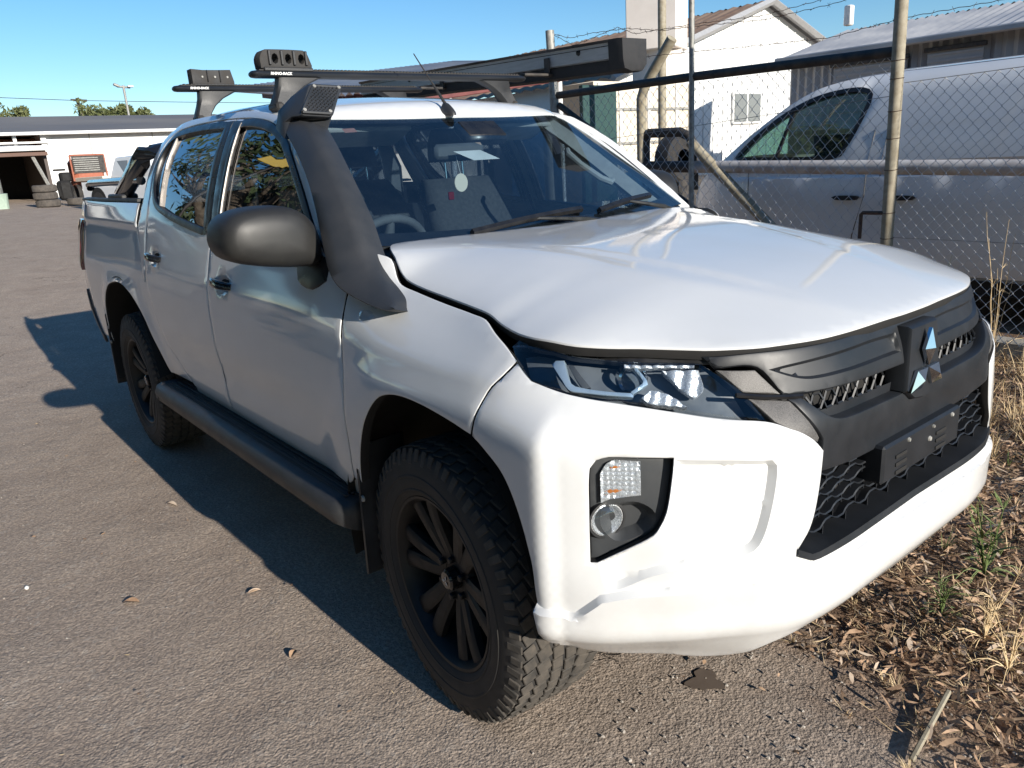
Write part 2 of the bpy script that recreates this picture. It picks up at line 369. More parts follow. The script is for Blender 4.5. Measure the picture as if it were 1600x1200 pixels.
def insetpoly(poly, r):
    a = np.roll(poly, 1, 0); b = np.roll(poly, -1, 0)
    area = .5*np.sum(poly[:, 0]*b[:, 1]-b[:, 0]*poly[:, 1]); t = b-a; t /= np.maximum(np.linalg.norm(t, axis=1), 1e-9)[:, None]
    n = np.stack([-t[:, 1], t[:, 0]], 1)*(1 if area > 0 else -1)
    return poly+n*r
def panel(name, outline, S, sgn, mat, parent=None, g=.03, th=.014, lift=0., holes=(), lines=(), insets=(), disp=None, rnd=.004, step=None, smooth=38, raw=False, flange=None):
    """sheet-metal panel: outline in surface coordinates, lifted onto surface S, rolled edge and inward flange.
    insets = [(outline, depth, width)] pressed areas; lines = open polylines that must appear as edges"""
    st = step or g*.8
    O = outline if raw else smoothpoly(outline, st)
    H = [smoothpoly(h, st) for h in holes]; I = [(smoothpoly(i[0], st), i[1], i[2]) for i in insets]
    verts = []; edges = []
    def addloop(Q, closed=True, con=True):
        k = len(verts); verts.extend(Q.tolist())
        if con: edges.extend([(k+i, k+(i+1) % len(Q)) for i in range(len(Q) if closed else len(Q)-1)])
        return k
    nO = len(O); addloop(O)
    for h in H: addloop(h)
    allb = [O]+H
    def bd(pt): return np.min([pdist(pt, q) for q in allb], axis=0)
    def ok(pt, dmin):
        if not len(pt): return pt
        m = inpoly(pt, O)
        for h in H: m &= ~inpoly(pt, h)
        return pt[m & (bd(pt) > dmin)] if len(pt) else pt
    if rnd > 0:
        for q, s_ in [(O, 1)]+[(h, -1) for h in H]:
            for fct in (1.0, .4):
                ring = insetpoly(q, rnd*fct*s_); ring = ok(ring, rnd*fct*.85); verts.extend(ring.tolist())
    for q, dep, wd in I:
        k = ok(q, .0); 
        if len(k) == len(q): addloop(q)
        else: verts.extend(k.tolist())
        ring = insetpoly(q, wd); ring = ring[inpoly(ring, q) & (pdist(ring, q) > wd*.85)]; ring = ok(ring, rnd); verts.extend(ring.tolist())
        ring = insetpoly(q, wd*.5); ring = ring[inpoly(ring, q) & (pdist(ring, q) > wd*.42)]; ring = ok(ring, rnd); verts.extend(ring.tolist())
    for ln in lines:
        ln = np.array(ln, float); Q = []
        for p, q in zip(ln[:-1], ln[1:]):
            k = max(1, int(np.linalg.norm(q-p)/st)); Q += [p+(q-p)*j/k for j in range(k)]
        Q = np.array(Q+[ln[-1]]); Q = ok(Q, rnd*1.2); verts.extend(Q.tolist())
    lo, hi = O.min(0), O.max(0)
    U, V = np.meshgrid(np.arange(lo[0], hi[0], g), np.arange(lo[1], hi[1], g*.87)); U = U+(np.arange(U.shape[0]) % 2)[:, None]*g*.5
    G = np.stack([U.ravel(), V.ravel()], 1); G = ok(G, max(g*.45, rnd*1.5))
    ex = np.array(verts[nO:]) if len(verts) > nO else None
    if ex is not None and len(ex) and len(G):
        keep = np.ones(len(G), bool)
        for c0 in range(0, len(ex), 400):
            dd = np.min(np.hypot(G[:, None, 0]-ex[None, c0:c0+400, 0], G[:, None, 1]-ex[None, c0:c0+400, 1]), axis=1); keep &= dd > g*.4
        G = G[keep]
    verts.extend(G.tolist())
    r = delaunay_2d_cdt([Vector(v) for v in verts], edges, [], 0, 1e-6)
    vo = np.array([tuple(v) for v in r[0]]); fo = np.array([f for f in r[2] if len(f) == 3])
    cen = vo[fo].mean(1); m = inpoly(cen, O)
    for h in H: m &= ~inpoly(cen, h)
    a2 = np.abs(np.cross(vo[fo[:, 1]]-vo[fo[:, 0]], vo[fo[:, 2]]-vo[fo[:, 0]])); m &= a2 > 1e-9
    fo = fo[m]
    used = np.unique(fo); mp = -np.ones(len(vo), int); mp[used] = np.arange(len(used)); vo = vo[used]; fo = mp[fo]
    u, v = vo[:, 0], vo[:, 1]; lf = np.full(len(vo), lift, float)
    if rnd > 0:
        d = np.clip(bd(vo)/rnd, 0, 1); lf -= rnd*.75*(1-np.sqrt(np.clip(1-(1-d)**2, 0, 1)))
    for q, dep, wd in I:
        ins = inpoly(vo, q); d = np.where(ins, pdist(vo, q), 0); t = np.clip(d/wd, 0, 1); lf -= dep*t*t*(3-2*t)
    if disp is not None: lf += disp(u, v)
    P = S(u, v); e = 1e-3
    n = np.cross(S(u+e, v)-S(u-e, v), S(u, v+e)-S(u, v-e))*sgn; n /= np.maximum(np.linalg.norm(n, axis=1), 1e-12)[:, None]
    X = P+n*lf[:, None]
    if sgn < 0: fo = fo[:, ::-1]
    # CDT output orientation -> make triangles follow n
    fn = np.cross(X[fo[:, 1]]-X[fo[:, 0]], X[fo[:, 2]]-X[fo[:, 0]]); fl = (fn*n[fo[:, 0]]).sum(1) < 0; fo[fl] = fo[fl][:, ::-1]
    V_ = X.tolist(); F = fo.tolist()
    if th > 0:
        from collections import Counter
        cnt = {}
        for f in F:
            for i in range(3):
                a, b = f[i], f[(i+1) % 3]; cnt[(a, b)] = 1
        bnd = [(a, b) for (a, b) in cnt if (b, a) not in cnt]
        mpv = {}; k = len(V_)
        for a, b in bnd:
            for q in (a, b):
                if q not in mpv: mpv[q] = len(V_); V_.append((X[q]-n[q]*th).tolist())
        for a, b in bnd: F.append((b, a, mpv[a], mpv[b]))
    me = bpy.data.meshes.new(name); me.from_pydata(V_, [], F); me.materials.append(mat)
    if flange: me.materials.append(flange); mi = np.zeros(len(F), int); mi[len(fo):] = 1; me.polygons.foreach_set('material_index', mi)  # dark flange colour paints the shade inside the shut lines
    finish(me, smooth)
    return link(name, me, None, parent)

def pchip(xk, Y, x):
    """xk (n,), Y (...,n) values per query or shared, x (m,). Y shape (n,) or (m,n)."""
    xk=np.asarray(xk,float); x=np.asarray(x,float); Y=np.asarray(Y,float)
    if Y.ndim==1: Y=np.broadcast_to(Y,(len(x),len(xk)))
    h=np.diff(xk); dl=np.diff(Y,axis=1)/h
    m=np.zeros_like(Y)
    w1=2*h[1:]+h[:-1]; w2=h[1:]+2*h[:-1]
    a,b=dl[:,:-1],dl[:,1:]
    with np.errstate(divide='ignore',invalid='ignore'):
        hm=(w1+w2)/(w1/a+w2/b)
    m[:,1:-1]=np.where(a*b>0,hm,0); m[:,0]=dl[:,0]; m[:,-1]=dl[:,-1]
    i=np.clip(np.searchsorted(xk,x)-1,0,len(xk)-2); r=np.arange(len(x))
    t=np.clip((x-xk[i])/h[i],-.5,1.5); H=h[i]
    return ((1+2*t)*(1-t)**2*Y[r,i]+t*(1-t)**2*H*m[r,i]+t*t*(3-2*t)*Y[r,i+1]+t*t*(t-1)*H*m[r,i+1])
# ---- plan curve (near side, y<0), s = arc length from the front centre
# P1: bumper height, P2: lamp and bonnet height (softer corner); blended between z=.90 and z=.99
_P1=np.array([(.806,0),(.806,-.15),(.806,-.30),(.806,-.42),(.799,-.50),(.776,-.57),(.735,-.635),(.665,-.73),(.575,-.82),(.532,-.860),(.500,-.886),(.470,-.898),(.36,-.90),(.2,-.90),(-.5,-.90),(-2.,-.90),(-3.2,-.90),(-4.3,-.90)])
_P2=np.array([(.806,0),(.805,-.15),(.802,-.30),(.782,-.45),(.725,-.60),(.640,-.725),(.555,-.808),(.46,-.862),(.36,-.889),(.25,-.899),(.2,-.90),(-.5,-.90),(-2.,-.90),(-3.2,-.90),(-4.3,-.90)])
def _plan(P):
    k=np.concatenate([[0],np.cumsum(np.linalg.norm(np.diff(P,axis=0),axis=1))])
    q=np.linspace(0,k[-1],6000)
    Pm=np.vstack([[P[1][0],-P[1][1]],P,2*P[-1]-P[-2]]); km=np.concatenate([[-k[1]],k,[k[-1]+(k[-1]-k[-2])]])
    i=np.clip(np.searchsorted(k,q,side='right')-1,0,len(k)-2); t=((q-k[i])/(k[i+1]-k[i]))[:,None]; H=(k[i+1]-k[i])[:,None]
    def T(j): return (Pm[j+2]-Pm[j])/(km[j+2]-km[j])[:,None]
    m0=T(i); m1=T(i+1)
    c=(1+2*t)*(1-t)**2*P[i]+t*(1-t)**2*H*m0+t*t*(3-2*t)*P[i+1]+t*t*(t-1)*H*m1
    s=np.concatenate([[0],np.cumsum(np.linalg.norm(np.diff(c,axis=0),axis=1))])
    g=np.gradient(c,s,axis=0); n=np.stack([-g[:,1],g[:,0]],1)
    n/=np.linalg.norm(n,axis=1)[:,None]
    for _ in range(3):
        for k2 in (0,1): n[:,k2]=np.convolve(np.pad(n[:,k2],12,'edge'),np.ones(25)/25,'valid')
    n/=np.linalg.norm(n,axis=1)[:,None]
    return s,c,n
PS,PC,PN=_plan(_P1)
_s2,PC2,PN2=_plan(_P2)
_a=float(np.interp(-.2,-PC[:,0],PS)); _b=float(np.interp(-.2,-PC2[:,0],_s2))
PS2=np.where(_s2<_b,_s2*_a/_b,_s2+_a-_b)
def s_of_x(x): return float(np.interp(-x,-PC[:,0],PS))
S0=s_of_x(0.)          # s = S0 - x on the straight flank
sx=lambda x:S0-x
# ---- offset table d(s,z)
ZK=[.30,.40,.46,.53,.60,.70,.85,.95,1.0,1.05,1.10,1.15,1.20,1.25,1.32,1.40,1.54,1.66,1.72,1.80]
def side(*v): return list(v)
COL=[
 (0.0,   [-.10,-.03, .02, .035,.03, .0, .0, .0,-.01,-.03,-.05,-.08,-.12,-.16,-.2,-.2,-.2,-.2,-.2,-.2]),
 (.30,   [-.10,-.03, .02, .035,.03, .0, .0, .0,-.01,-.03,-.05,-.08,-.12,-.16,-.2,-.2,-.2,-.2,-.2,-.2]),
 (.46,   [-.10,-.03, .015,.03, .025,.005,.0,-.01,-.025,-.04,-.06,-.09,-.12,-.16,-.2,-.2,-.2,-.2,-.2,-.2]),
 (.62,   [-.10,-.04, .005,.02, .02, .01,.0,-.02,-.04,-.06,-.075,-.10,-.13,-.16,-.2,-.2,-.2,-.2,-.2,-.2]),
 (.78,   [-.10,-.04,-.0,  .01, .015,.01,.0,-.03,-.06,-.09,-.12,-.15,-.18,-.2,-.2,-.2,-.2,-.2,-.2,-.2]),
 (.92,   [-.10,-.04,-.01, .0,  .005,.0,.0,-.02,-.05,-.09,-.125,-.16,-.2,-.2,-.2,-.2,-.2,-.2,-.2,-.2]),
 (1.02,  [-.08,-.03,-.01,-.005,.0,  .0,.0,-.003,-.036,-.075,-.115,-.15,-.2,-.2,-.2,-.2,-.2,-.2,-.2,-.2]),
 (sx(.30),[-.08,-.04,-.02,-.015,-.01,-.003,.0,-.001,-.012,-.054,-.10,-.15,-.2,-.2,-.2,-.2,-.2,-.2,-.2,-.2]),
 (sx(.10),[-.08,-.05,-.035,-.03,-.02,-.008,.0,.0,-.007,-.046,-.10,-.155,-.2,-.2,-.2,-.2,-.2,-.2,-.2,-.2]),
 (sx(-.20),[-.08,-.05,-.035,-.03,-.02,-.008,.0,.0,-.004,-.030,-.075,-.135,-.19,-.2,-.2,-.2,-.2,-.2,-.2,-.2]),
 (sx(-.40),[-.08,-.05,-.035,-.03,-.02,-.01,-.002,-.004,-.010,-.022,-.042,-.07,-.105,-.14,-.17,-.2,-.2,-.2,-.2,-.2]),
 (sx(-.60),[-.08,-.05,-.035,-.03,-.02,-.01,-.003,-.004,-.008,-.016,-.028,-.042,-.057,-.075,-.098,-.13,-.19,-.26,-.30,-.36]),
 (sx(-1.5),[-.08,-.05,-.035,-.03,-.02,-.01,-.003,-.003,-.006,-.013,-.024,-.036,-.05,-.065,-.085,-.112,-.170,-.238,-.285,-.36]),
 (sx(-2.3),[-.08,-.05,-.035,-.03,-.02,-.01,-.003,-.001,-.004,-.010,-.020,-.030,-.042,-.053,-.07,-.095,-.155,-.235,-.285,-.36]),
 (sx(-2.62),[-.08,-.05,-.035,-.03,-.02,-.01,-.003,-.001,-.004,-.010,-.020,-.030,-.042,-.053,-.075,-.11,-.175,-.25,-.31,-.38]),
 (sx(-2.66),[-.08,-.05,-.035,-.03,-.02,-.01,-.003,-.001,-.004,-.010,-.020,-.030,-.042,-.053,-.075,-.11,-.18,-.25,-.31,-.38]),
 (sx(-3.2),[-.08,-.05,-.035,-.03,-.02,-.01,-.003,-.002,-.006,-.014,-.025,-.037,-.05,-.062,-.08,-.10,-.18,-.25,-.31,-.38]),
 (sx(-3.85),[-.10,-.07,-.05,-.04,-.03,-.02,-.012,-.011,-.014,-.022,-.035,-.048,-.06,-.072,-.09,-.11,-.18,-.25,-.31,-.38]),
 (sx(-4.15),[-.12,-.09,-.08,-.07,-.06,-.05,-.045,-.045,-.05,-.06,-.07,-.08,-.09,-.105,-.12,-.14,-.18,-.25,-.31,-.38]),
]
CS=np.array([c[0] for c in COL]); CT=np.array([c[1] for c in COL])
# crisp break line at z=.50 under the bumper lip: below it the skin tucks in
_v50=[]
for _i,_c in enumerate(CS):
    _w=1.0 if _c<=1.03 else 0.35 if _c<1.3 else 0.0
    if _c<1.03: CT[_i,3]=min(CT[_i,3],.022); CT[_i,4]=min(CT[_i,4],.020)
    _b=CT[_i,3]; _v50.append(_b if _w==1 else .5*(CT[_i,2]+CT[_i,3]))
    for _j,_dd in ((2,-.020),(1,-.052),(0,-.12)): CT[_i,_j]=_w*(_b+_dd)+(1-_w)*CT[_i,_j]
CT=np.insert(CT,3,np.array(_v50),axis=1); ZK=ZK[:3]+[.50]+ZK[3:]
for _i,_c in enumerate(CS):
    if .4<_c<.9: CT[_i,:6]-={46:.014,62:.032,78:.020}[int(round(_c*100))]*np.array([1,1,1,1,1,.7])
def sm(a,b,x):
    t=np.clip((x-a)/(b-a),0,1); return t*t*(3-2*t)
def offs(s,z):
    s=np.atleast_1d(np.asarray(s,float)); z=np.atleast_1d(np.asarray(z,float))
    cols=np.stack([pchip(ZK,CT[i],z) for i in range(len(CS))],1)
    d=pchip(CS,cols,s)
    for cx,amp in ((0.0,.022),(-3.0,.024)):           # wheel arch flares
        x=S0-s; xe=np.minimum(x-cx,.05) if cx==0.0 else x-cx; rr=np.hypot(xe,(z-.42)*1.0)
        f=amp*(1-sm(.50,.70,rr))*(1-sm(.93,1.0,z))
        f=np.where(x-cx>.28, f*(1-sm(.462,.502,x-cx)) if cx==0.0 else f, f)
        d=d+f
    return d
def SA(s,z,lift=0.):
    s=np.atleast_1d(np.asarray(s,float)); z=np.atleast_1d(np.asarray(z,float))
    d=offs(s,z)+lift
    w=sm(.90,.99,z)
    f=lambda A,B:np.interp(s,PS,A)*(1-w)+np.interp(s,PS2,B)*w
    cx=f(PC[:,0],PC2[:,0]); cy=f(PC[:,1],PC2[:,1]); nx=f(PN[:,0],PN2[:,0]); ny=f(PN[:,1],PN2[:,1])
    ln=np.hypot(nx,ny); nx=nx/ln; ny=ny/ln
    e=s-PS[-1]; cx=cx-np.maximum(e,0)
    return np.stack([cx+nx*d,cy+ny*d,z+0*d],-1)
# ---- hood: z over (x,|y|)
HX=[-.60,-.42,-.2,0,.2,.35,.5,.62,.72,.80,.90]
HZ=[1.255,1.245,1.238,1.228,1.205,1.184,1.157,1.132,1.106,1.078,1.03]
EX=[-.60,-.47,-.40,-.34,-.295,-.25,-.17,-.03,.086,.15,.21,.27,.374,.448,.50,.545,.602,.655,.718,.768,.79,.84]
EY=[.60,.65,.70,.722,.740,.747,.751,.755,.763,.771,.785,.800,.799,.776,.732,.685,.633,.583,.495,.345,.20,.12]
EZ=[1.255,1.248,1.240,1.222,1.195,1.172,1.157,1.142,1.132,1.126,1.113,1.106,1.102,1.096,1.092,1.089,1.085,1.082,1.080,1.080,1.081,1.08]
def SH(x,y,lift=0.):
    x=np.atleast_1d(np.asarray(x,float)); y=np.atleast_1d(np.asarray(y,float)); a=np.abs(y)
    zc=pchip(HX,HZ,x); ye=pchip(EX,EY,x); ze=pchip(EX,EZ,x); p=np.interp(x,[-.45,-.2,.0,.3,.6,.8],[9,6.5,5,3.6,3.0,2.5])
    q=np.clip(a/ye,0,1.12); kn=np.interp(x,[-.45,-.2,.3,.7],[.80,.66,.52,.40]); h=.02; rl=(q-kn)/(1-kn); rl=.5*(rl+np.sqrt(rl*rl+h*h)); rl=rl/(.5*(1+np.sqrt(1+h*h)))
    wl=np.interp(x,[-.45,-.25,.0,.5],[.25,.50,.62,.70]); z=zc-(zc-ze)*(wl*rl+(1-wl)*q**(p+3))
    return np.stack([x,y,z+lift],-1)
# ---- windscreen/roof/back glass: t (profile), y
TK=[0,.74,.80,.95,1.3,1.8,2.25,2.45,2.55,2.95]
TX=[-.44,-1.02,-1.07,-1.22,-1.56,-2.06,-2.44,-2.56,-2.60,-2.72]
TZ=[1.235,1.668,1.698,1.728,1.762,1.772,1.752,1.715,1.665,1.27]
def SR(t,y,lift=0.):
    t=np.atleast_1d(np.asarray(t,float)); y=np.atleast_1d(np.asarray(y,float)); a=np.abs(y)
    x=pchip(TK,TX,t); z=pchip(TK,TZ,t)
    kx=np.interp(t,[0,.3,.74,1.3,2.2,2.55,2.95],[.09,.11,.15,.0,.0,-.12,-.12])
    kz=np.interp(t,[0,.74,.95,2.2,2.55,2.95],[0.0,.045,.085,.085,.06,.0])
    x=x-kx*a*a
    z=z-kz*a*a-np.interp(t,[.7,.95,2.3,2.6],[0,.05,.05,0])*np.clip((a-.50)/.12,0,1.5)**2
    return np.stack([x,y,z+lift],-1)

# ---- surface adaptors with both flanks (s<0 or y>0 is the far side)
def SF(s, z, lift=0.):
    s = np.atleast_1d(np.asarray(s, float)); P = SA(np.abs(s), z, lift); P = P.copy(); P[:, 1] = np.where(s < 0, -P[:, 1], P[:, 1]); return P
def pt(s, z, lift=0.):
    """point on the flank/nose surface lifted along its normal"""
    e = 1e-3; P = SF(s, z)[0]; n = -np.cross((SF(s+e, z)-SF(s-e, z))[0], (SF(s, z+e)-SF(s, z-e))[0]); n /= np.linalg.norm(n); return P+n*lift
def frame_at(s, z):
    e = 1e-3; P = SF(s, z)[0]; a = (SF(s+e, z)-SF(s-e, z))[0]; b = (SF(s, z+e)-SF(s, z-e))[0]; n = -np.cross(a, b)
    a /= np.linalg.norm(a); n /= np.linalg.norm(n); b = np.cross(a, n); b = b/np.linalg.norm(b)
    if b[2] < 0: b = -b
    return P, a, b, n
PF = lambda name, o, mat=M_PAINT, **k: panel(name, o, SF, -1, mat, **k)
PH = lambda name, o, mat=M_PAINT, **k: panel(name, o, SH, 1, mat, **k)
PR = lambda name, o, mat=M_PAINT, **k: panel(name, o, SR, -1, mat, **k)
def mirpts(P): return [(-p[0],)+tuple(p[1:]) for p in P][::-1]
def sym(P): return list(P)+mirpts(P)

# ================================================================== GROUND
def gz(x, y):
    """height of the yard: level round the truck, gently rising to the far sheds"""
    k = np.interp(-np.asarray(x, float), [-900, 4.8, 8, 12, 20, 26, 34, 60, 900], [0, 0, .11, .35, .70, .88, 1.12, 1.2, 1.2])
    t = np.clip((np.asarray(y, float)-.5)/10.5, 0, 1); t2 = np.clip((np.asarray(y, float)-1.2)/2.2, 0, 1)
    return k*(1-t*t*(3-2*t))+.06*t2*t2*(3-2*t2)
gx = np.concatenate([[-900, -300, -120, -60], np.arange(-44, 6, .8), [8, 12, 20, 60, 300, 900]])
gy = np.concatenate([[-900, -300, -100, -40, -20], np.arange(-12, 16, .7), [20, 40, 100, 300, 900]])
GX, GY = np.meshgrid(gx, gy, indexing='ij'); GZ = gz(GX, GY)
me = bpy.data.meshes.new('ground'); ny = len(gy)
me.from_pydata(np.stack([GX.ravel(), GY.ravel(), GZ.ravel()], 1).tolist(), [], [(i*ny+j, (i+1)*ny+j, (i+1)*ny+j+1, i*ny+j+1) for i in range(len(gx)-1) for j in range(ny-1)])
finish(me, 60); ground = link('ground', me, M_GROUND); tag(ground, kind='structure')

# ================================================================== THE TRUCK
T = empty('pickup_truck', 'white dual cab pickup truck with black snorkel, roof racks and side steps in the foreground', 'pickup truck')
# --- bonnet
hood = [(-.43, 0, 1), (-.445, -.2), (-.46, -.36), (-.475, -.50), (-.48, -.60), (-.463, -.658), (-.40, -.700), (-.345, -.720), (-.295, -.738), (-.25, -.746), (-.17, -.750), (-.03, -.754), (.086, -.762), (.15, -.770), (.21, -.784), (.265, -.797), (.32, -.802), (.378, -.797), (.448, -.774), (.500, -.732), (.545, -.685), (.602, -.633), (.655, -.583), (.718, -.491), (.768, -.34), (.788, -.1), (.790, 0, 1)]
hoodp = [(p[0], p[1])+tuple(p[2:]) for p in hood[:-1]]+[(hood[-1][0], 0.)]+[(p[0], -p[1]) for p in hood[-2:0:-1]]
def hdisp(x, y):
    a = np.abs(y); c = .18+.30*np.clip((.75-x)/1.1, 0, 1)          # bonnet crease running forward and inward
    return .0045*(1-sm(c-.012, c+.03, a))*(1-sm(.45, .72, x))*sm(-.30, .05, x)
crl = [[(x_, s_*(.18+.30*min(1, (.75-x_)/1.1))) for x_ in np.linspace(-.4, .72, 20)] for s_ in (-1, 1)]
crl += [[(x_, s_*(.205+.30*min(1, (.75-x_)/1.1))) for x_ in np.linspace(-.4, .72, 20)] for s_ in (-1, 1)]
bonnet = PH('hood', hoodp, g=.03, th=.022, rnd=.006, flange=M_DARK, disp=hdisp, lines=crl, parent=T, lift=.002)
# --- front fender (one each side)
arch = [(sx(.445), .60), (sx(.437), .655), (sx(.406), .752), (sx(.360), .828), (sx(.294), .873)]
fend = [(sx(-.407), .583, 1), (sx(-.387), .69), (sx(-.381), .80), (sx(-.381), .89), (sx(-.395), .99), (sx(-.41), 1.10), (sx(-.43), 1.19), (sx(-.47), 1.235, 1), (sx(-.37), 1.238, 1), (sx(-.325), 1.225), (sx(-.290), 1.185), (sx(-.251), 1.162), (sx(-.172), 1.149), (sx(-.032), 1.133), (sx(.086), 1.123), (sx(.150), 1.117), (sx(.205), 1.099), (sx(.268), 1.081), (sx(.330), 1.056, 1),
        (sx(.312), 1.028), (sx(.284), .991), (sx(.268), .942), (sx(.250), .893, 1), (sx(.162), .908), (sx(.055), .920), (sx(-.033), .922), (sx(-.10), .914), (sx(-.155), .896), (sx(-.20), .865), (sx(-.24), .825), (sx(-.275), .78), (sx(-.315), .71), (sx(-.345), .64), (sx(-.365), .575, 1)]
fender = PF('fender', fend, g=.022, rnd=.003, parent=T, th=.03, flange=M_DARK); mir(fender)
# --- cab pillar/roof-side frame: quarter panel behind the rear door up into the gutter
qp = [(sx(-2.455), 1.0, 1), (sx(-2.53), 1.16), (sx(-2.60), 1.235, 1), (sx(-2.575), 1.30), (sx(-2.585), 1.40), (sx(-2.60), 1.50), (sx(-2.59), 1.60), (sx(-2.56), 1.665), (sx(-2.49), 1.703), (sx(-2.35), 1.724), (sx(-2.1), 1.730), (sx(-1.7), 1.722), (sx(-1.4), 1.702), (sx(-1.17), 1.668), (sx(-1.04), 1.632), (sx(-.93), 1.572), (sx(-.80), 1.478), (sx(-.62), 1.33), (sx(-.50), 1.232, 1),
      (sx(-.555), 1.232, 1), (sx(-.66), 1.315), (sx(-.79), 1.425), (sx(-.93), 1.528), (sx(-1.06), 1.598), (sx(-1.2), 1.646), (sx(-1.4), 1.676), (sx(-1.7), 1.694), (sx(-2.05), 1.700), (sx(-2.3), 1.692), (sx(-2.42), 1.672), (sx(-2.475), 1.63), (sx(-2.49), 1.56), (sx(-2.462), 1.43), (sx(-2.43), 1.34), (sx(-2.435), 1.25), (sx(-2.436), 1.18), (sx(-2.425), 1.08, 1)]
quarter = PF('cab_frame', qp, g=.03, rnd=.004, parent=T, th=.03); mir(quarter)
# --- doors
def handle_cup(s0, z0): return [((s0-.07, z0-.025), (s0-.04, z0-.038), (s0+.03, z0-.04), (s0+.065, z0-.02), (s0+.065, z0+.02), (s0+.03, z0+.036), (s0-.04, z0+.034), (s0-.07, z0+.02)), .022, .03]
def ddisp(u, z):
    x = S0-u
    a = .007*np.exp(-((z-(1.03+.03*(-x-.4)/2))/.022)**2)*sm(-2.45, -1.2, x)*0
    b = -.011*np.exp(-((z-.69-.02*(x+1.5))/.085)**2)*(1-sm(-1.15, -.45, x))*sm(-2.4, -1.9, x)   # scoop low on the doors
    c = .004*sm(1.03, 1.045, z+.04*(x+1.2))*(1-sm(1.05, 1.15, z))
    return a+b+c
fdoor = [(sx(-.413), .583, 1), (sx(-.393), .69), (sx(-.387), .80), (sx(-.387), .89), (sx(-.401), .99), (sx(-.416), 1.10), (sx(-.44), 1.17), (sx(-.50), 1.222), (sx(-.56), 1.228), (sx(-.66), 1.311), (sx(-.79), 1.421), (sx(-.93), 1.524), (sx(-1.06), 1.594), (sx(-1.2), 1.642), (sx(-1.4), 1.672), (sx(-1.60), 1.688, 1), (sx(-1.575), 1.50), (sx(-1.545), 1.30), (sx(-1.533), 1.175), (sx(-1.519), .93), (sx(-1.530), .72), (sx(-1.536), .60), (sx(-1.53), .548, 1), (sx(-1.2), .545), (sx(-.6), .545), (sx(-.45), .552)]
fglass = [(sx(-1.515), 1.655, 1), (sx(-1.38), 1.650), (sx(-1.19), 1.620), (sx(-1.05), 1.570), (sx(-.92), 1.495), (sx(-.79), 1.395), (sx(-.68), 1.30), (sx(-.60), 1.225, 1), (sx(-.61), 1.205, 1), (sx(-1.0), 1.222), (sx(-1.465), 1.258, 1), (sx(-1.478), 1.40), (sx(-1.495), 1.53)]
H1 = (sx(-1.36), 1.083); H2 = (sx(-2.26), 1.128)
FD = PF('front_door', fdoor, g=.032, rnd=.004, parent=T, th=.012, flange=M_DARK, holes=[fglass], insets=[handle_cup(*H1)], disp=ddisp)
rdoor = [(sx(-1.606), 1.688, 1), (sx(-1.8), 1.694), (sx(-2.05), 1.695), (sx(-2.3), 1.687), (sx(-2.41), 1.667), (sx(-2.468), 1.625), (sx(-2.483), 1.56), (sx(-2.456), 1.43), (sx(-2.424), 1.34), (sx(-2.429), 1.25), (sx(-2.430), 1.18), (sx(-2.419), 1.08), (sx(-2.415), 1.0), (sx(-2.375), .87), (sx(-2.30), .745), (sx(-2.18), .655), (sx(-2.06), .588), (sx(-2.0), .553, 1), (sx(-1.8), .548), (sx(-1.536), .548, 1), (sx(-1.542), .60), (sx(-1.536), .72), (sx(-1.525), .93), (sx(-1.539), 1.175), (sx(-1.551), 1.30), (sx(-1.581), 1.50)]
rglass = [(sx(-1.66), 1.660, 1), (sx(-1.9), 1.668), (sx(-2.15), 1.668), (sx(-2.33), 1.655), (sx(-2.405), 1.62), (sx(-2.42), 1.56), (sx(-2.39), 1.45), (sx(-2.30), 1.375), (sx(-2.13), 1.335), (sx(-1.95), 1.308), (sx(-1.80), 1.29), (sx(-1.61), 1.270, 1), (sx(-1.625), 1.4), (sx(-1.64), 1.53)]
RD = PF('rear_door', rdoor, g=.032, rnd=.004, parent=T, th=.012, flange=M_DARK, holes=[rglass], insets=[handle_cup(*H2)], disp=ddisp)
def ringpoly(P, w1, w2):
    Q = smoothpoly(P, .03); return insetpoly(Q, w1), insetpoly(Q, -w2)
def trim(name, P, w1, w2, lift, parent, mat=M_TRIM, th=.012):
    i, o = ringpoly(P, w1, w2)
    return panel(name, o, SF, -1, mat, parent, g=.05, th=th, lift=lift, holes=[[tuple(q)+(1,) for q in i]], rnd=.003, raw=True, step=.03)
def glass(name, P, parent, lift=-.010, mat=M_SIDEG):
    return PF(name, P, mat, g=.06, th=0, lift=lift, rnd=0, parent=parent)
doors = []
for D, G, Hh in ((FD, fglass, H1), (RD, rglass, H2)):
    glass('window_glass', G, D)
    trim('window_trim', G, .006, .022, .0045, D)
    # grip: thick curved bar standing off the skin
    P, a, b, n = frame_at(*Hh); P = np.array(P)
    rings = []
    for t in np.linspace(-1, 1, 13):
        c = P+a*(-.004+.088*t)+b*(.004*t)+n*(.036*(1-abs(t)**3.2)-.004); hw = .017*(1-.25*abs(t)**4); hd = .011
        rings.append([tuple(c+b*hw*math.copysign(abs(math.cos(q))**.6, math.cos(q))+n*hd*math.copysign(abs(math.sin(q))**.6, math.sin(q))) for q in np.linspace(0, 2*math.pi, 14, endpoint=False)])
    MB().loft(rings).build('door_handle', M_GLOSS, D)
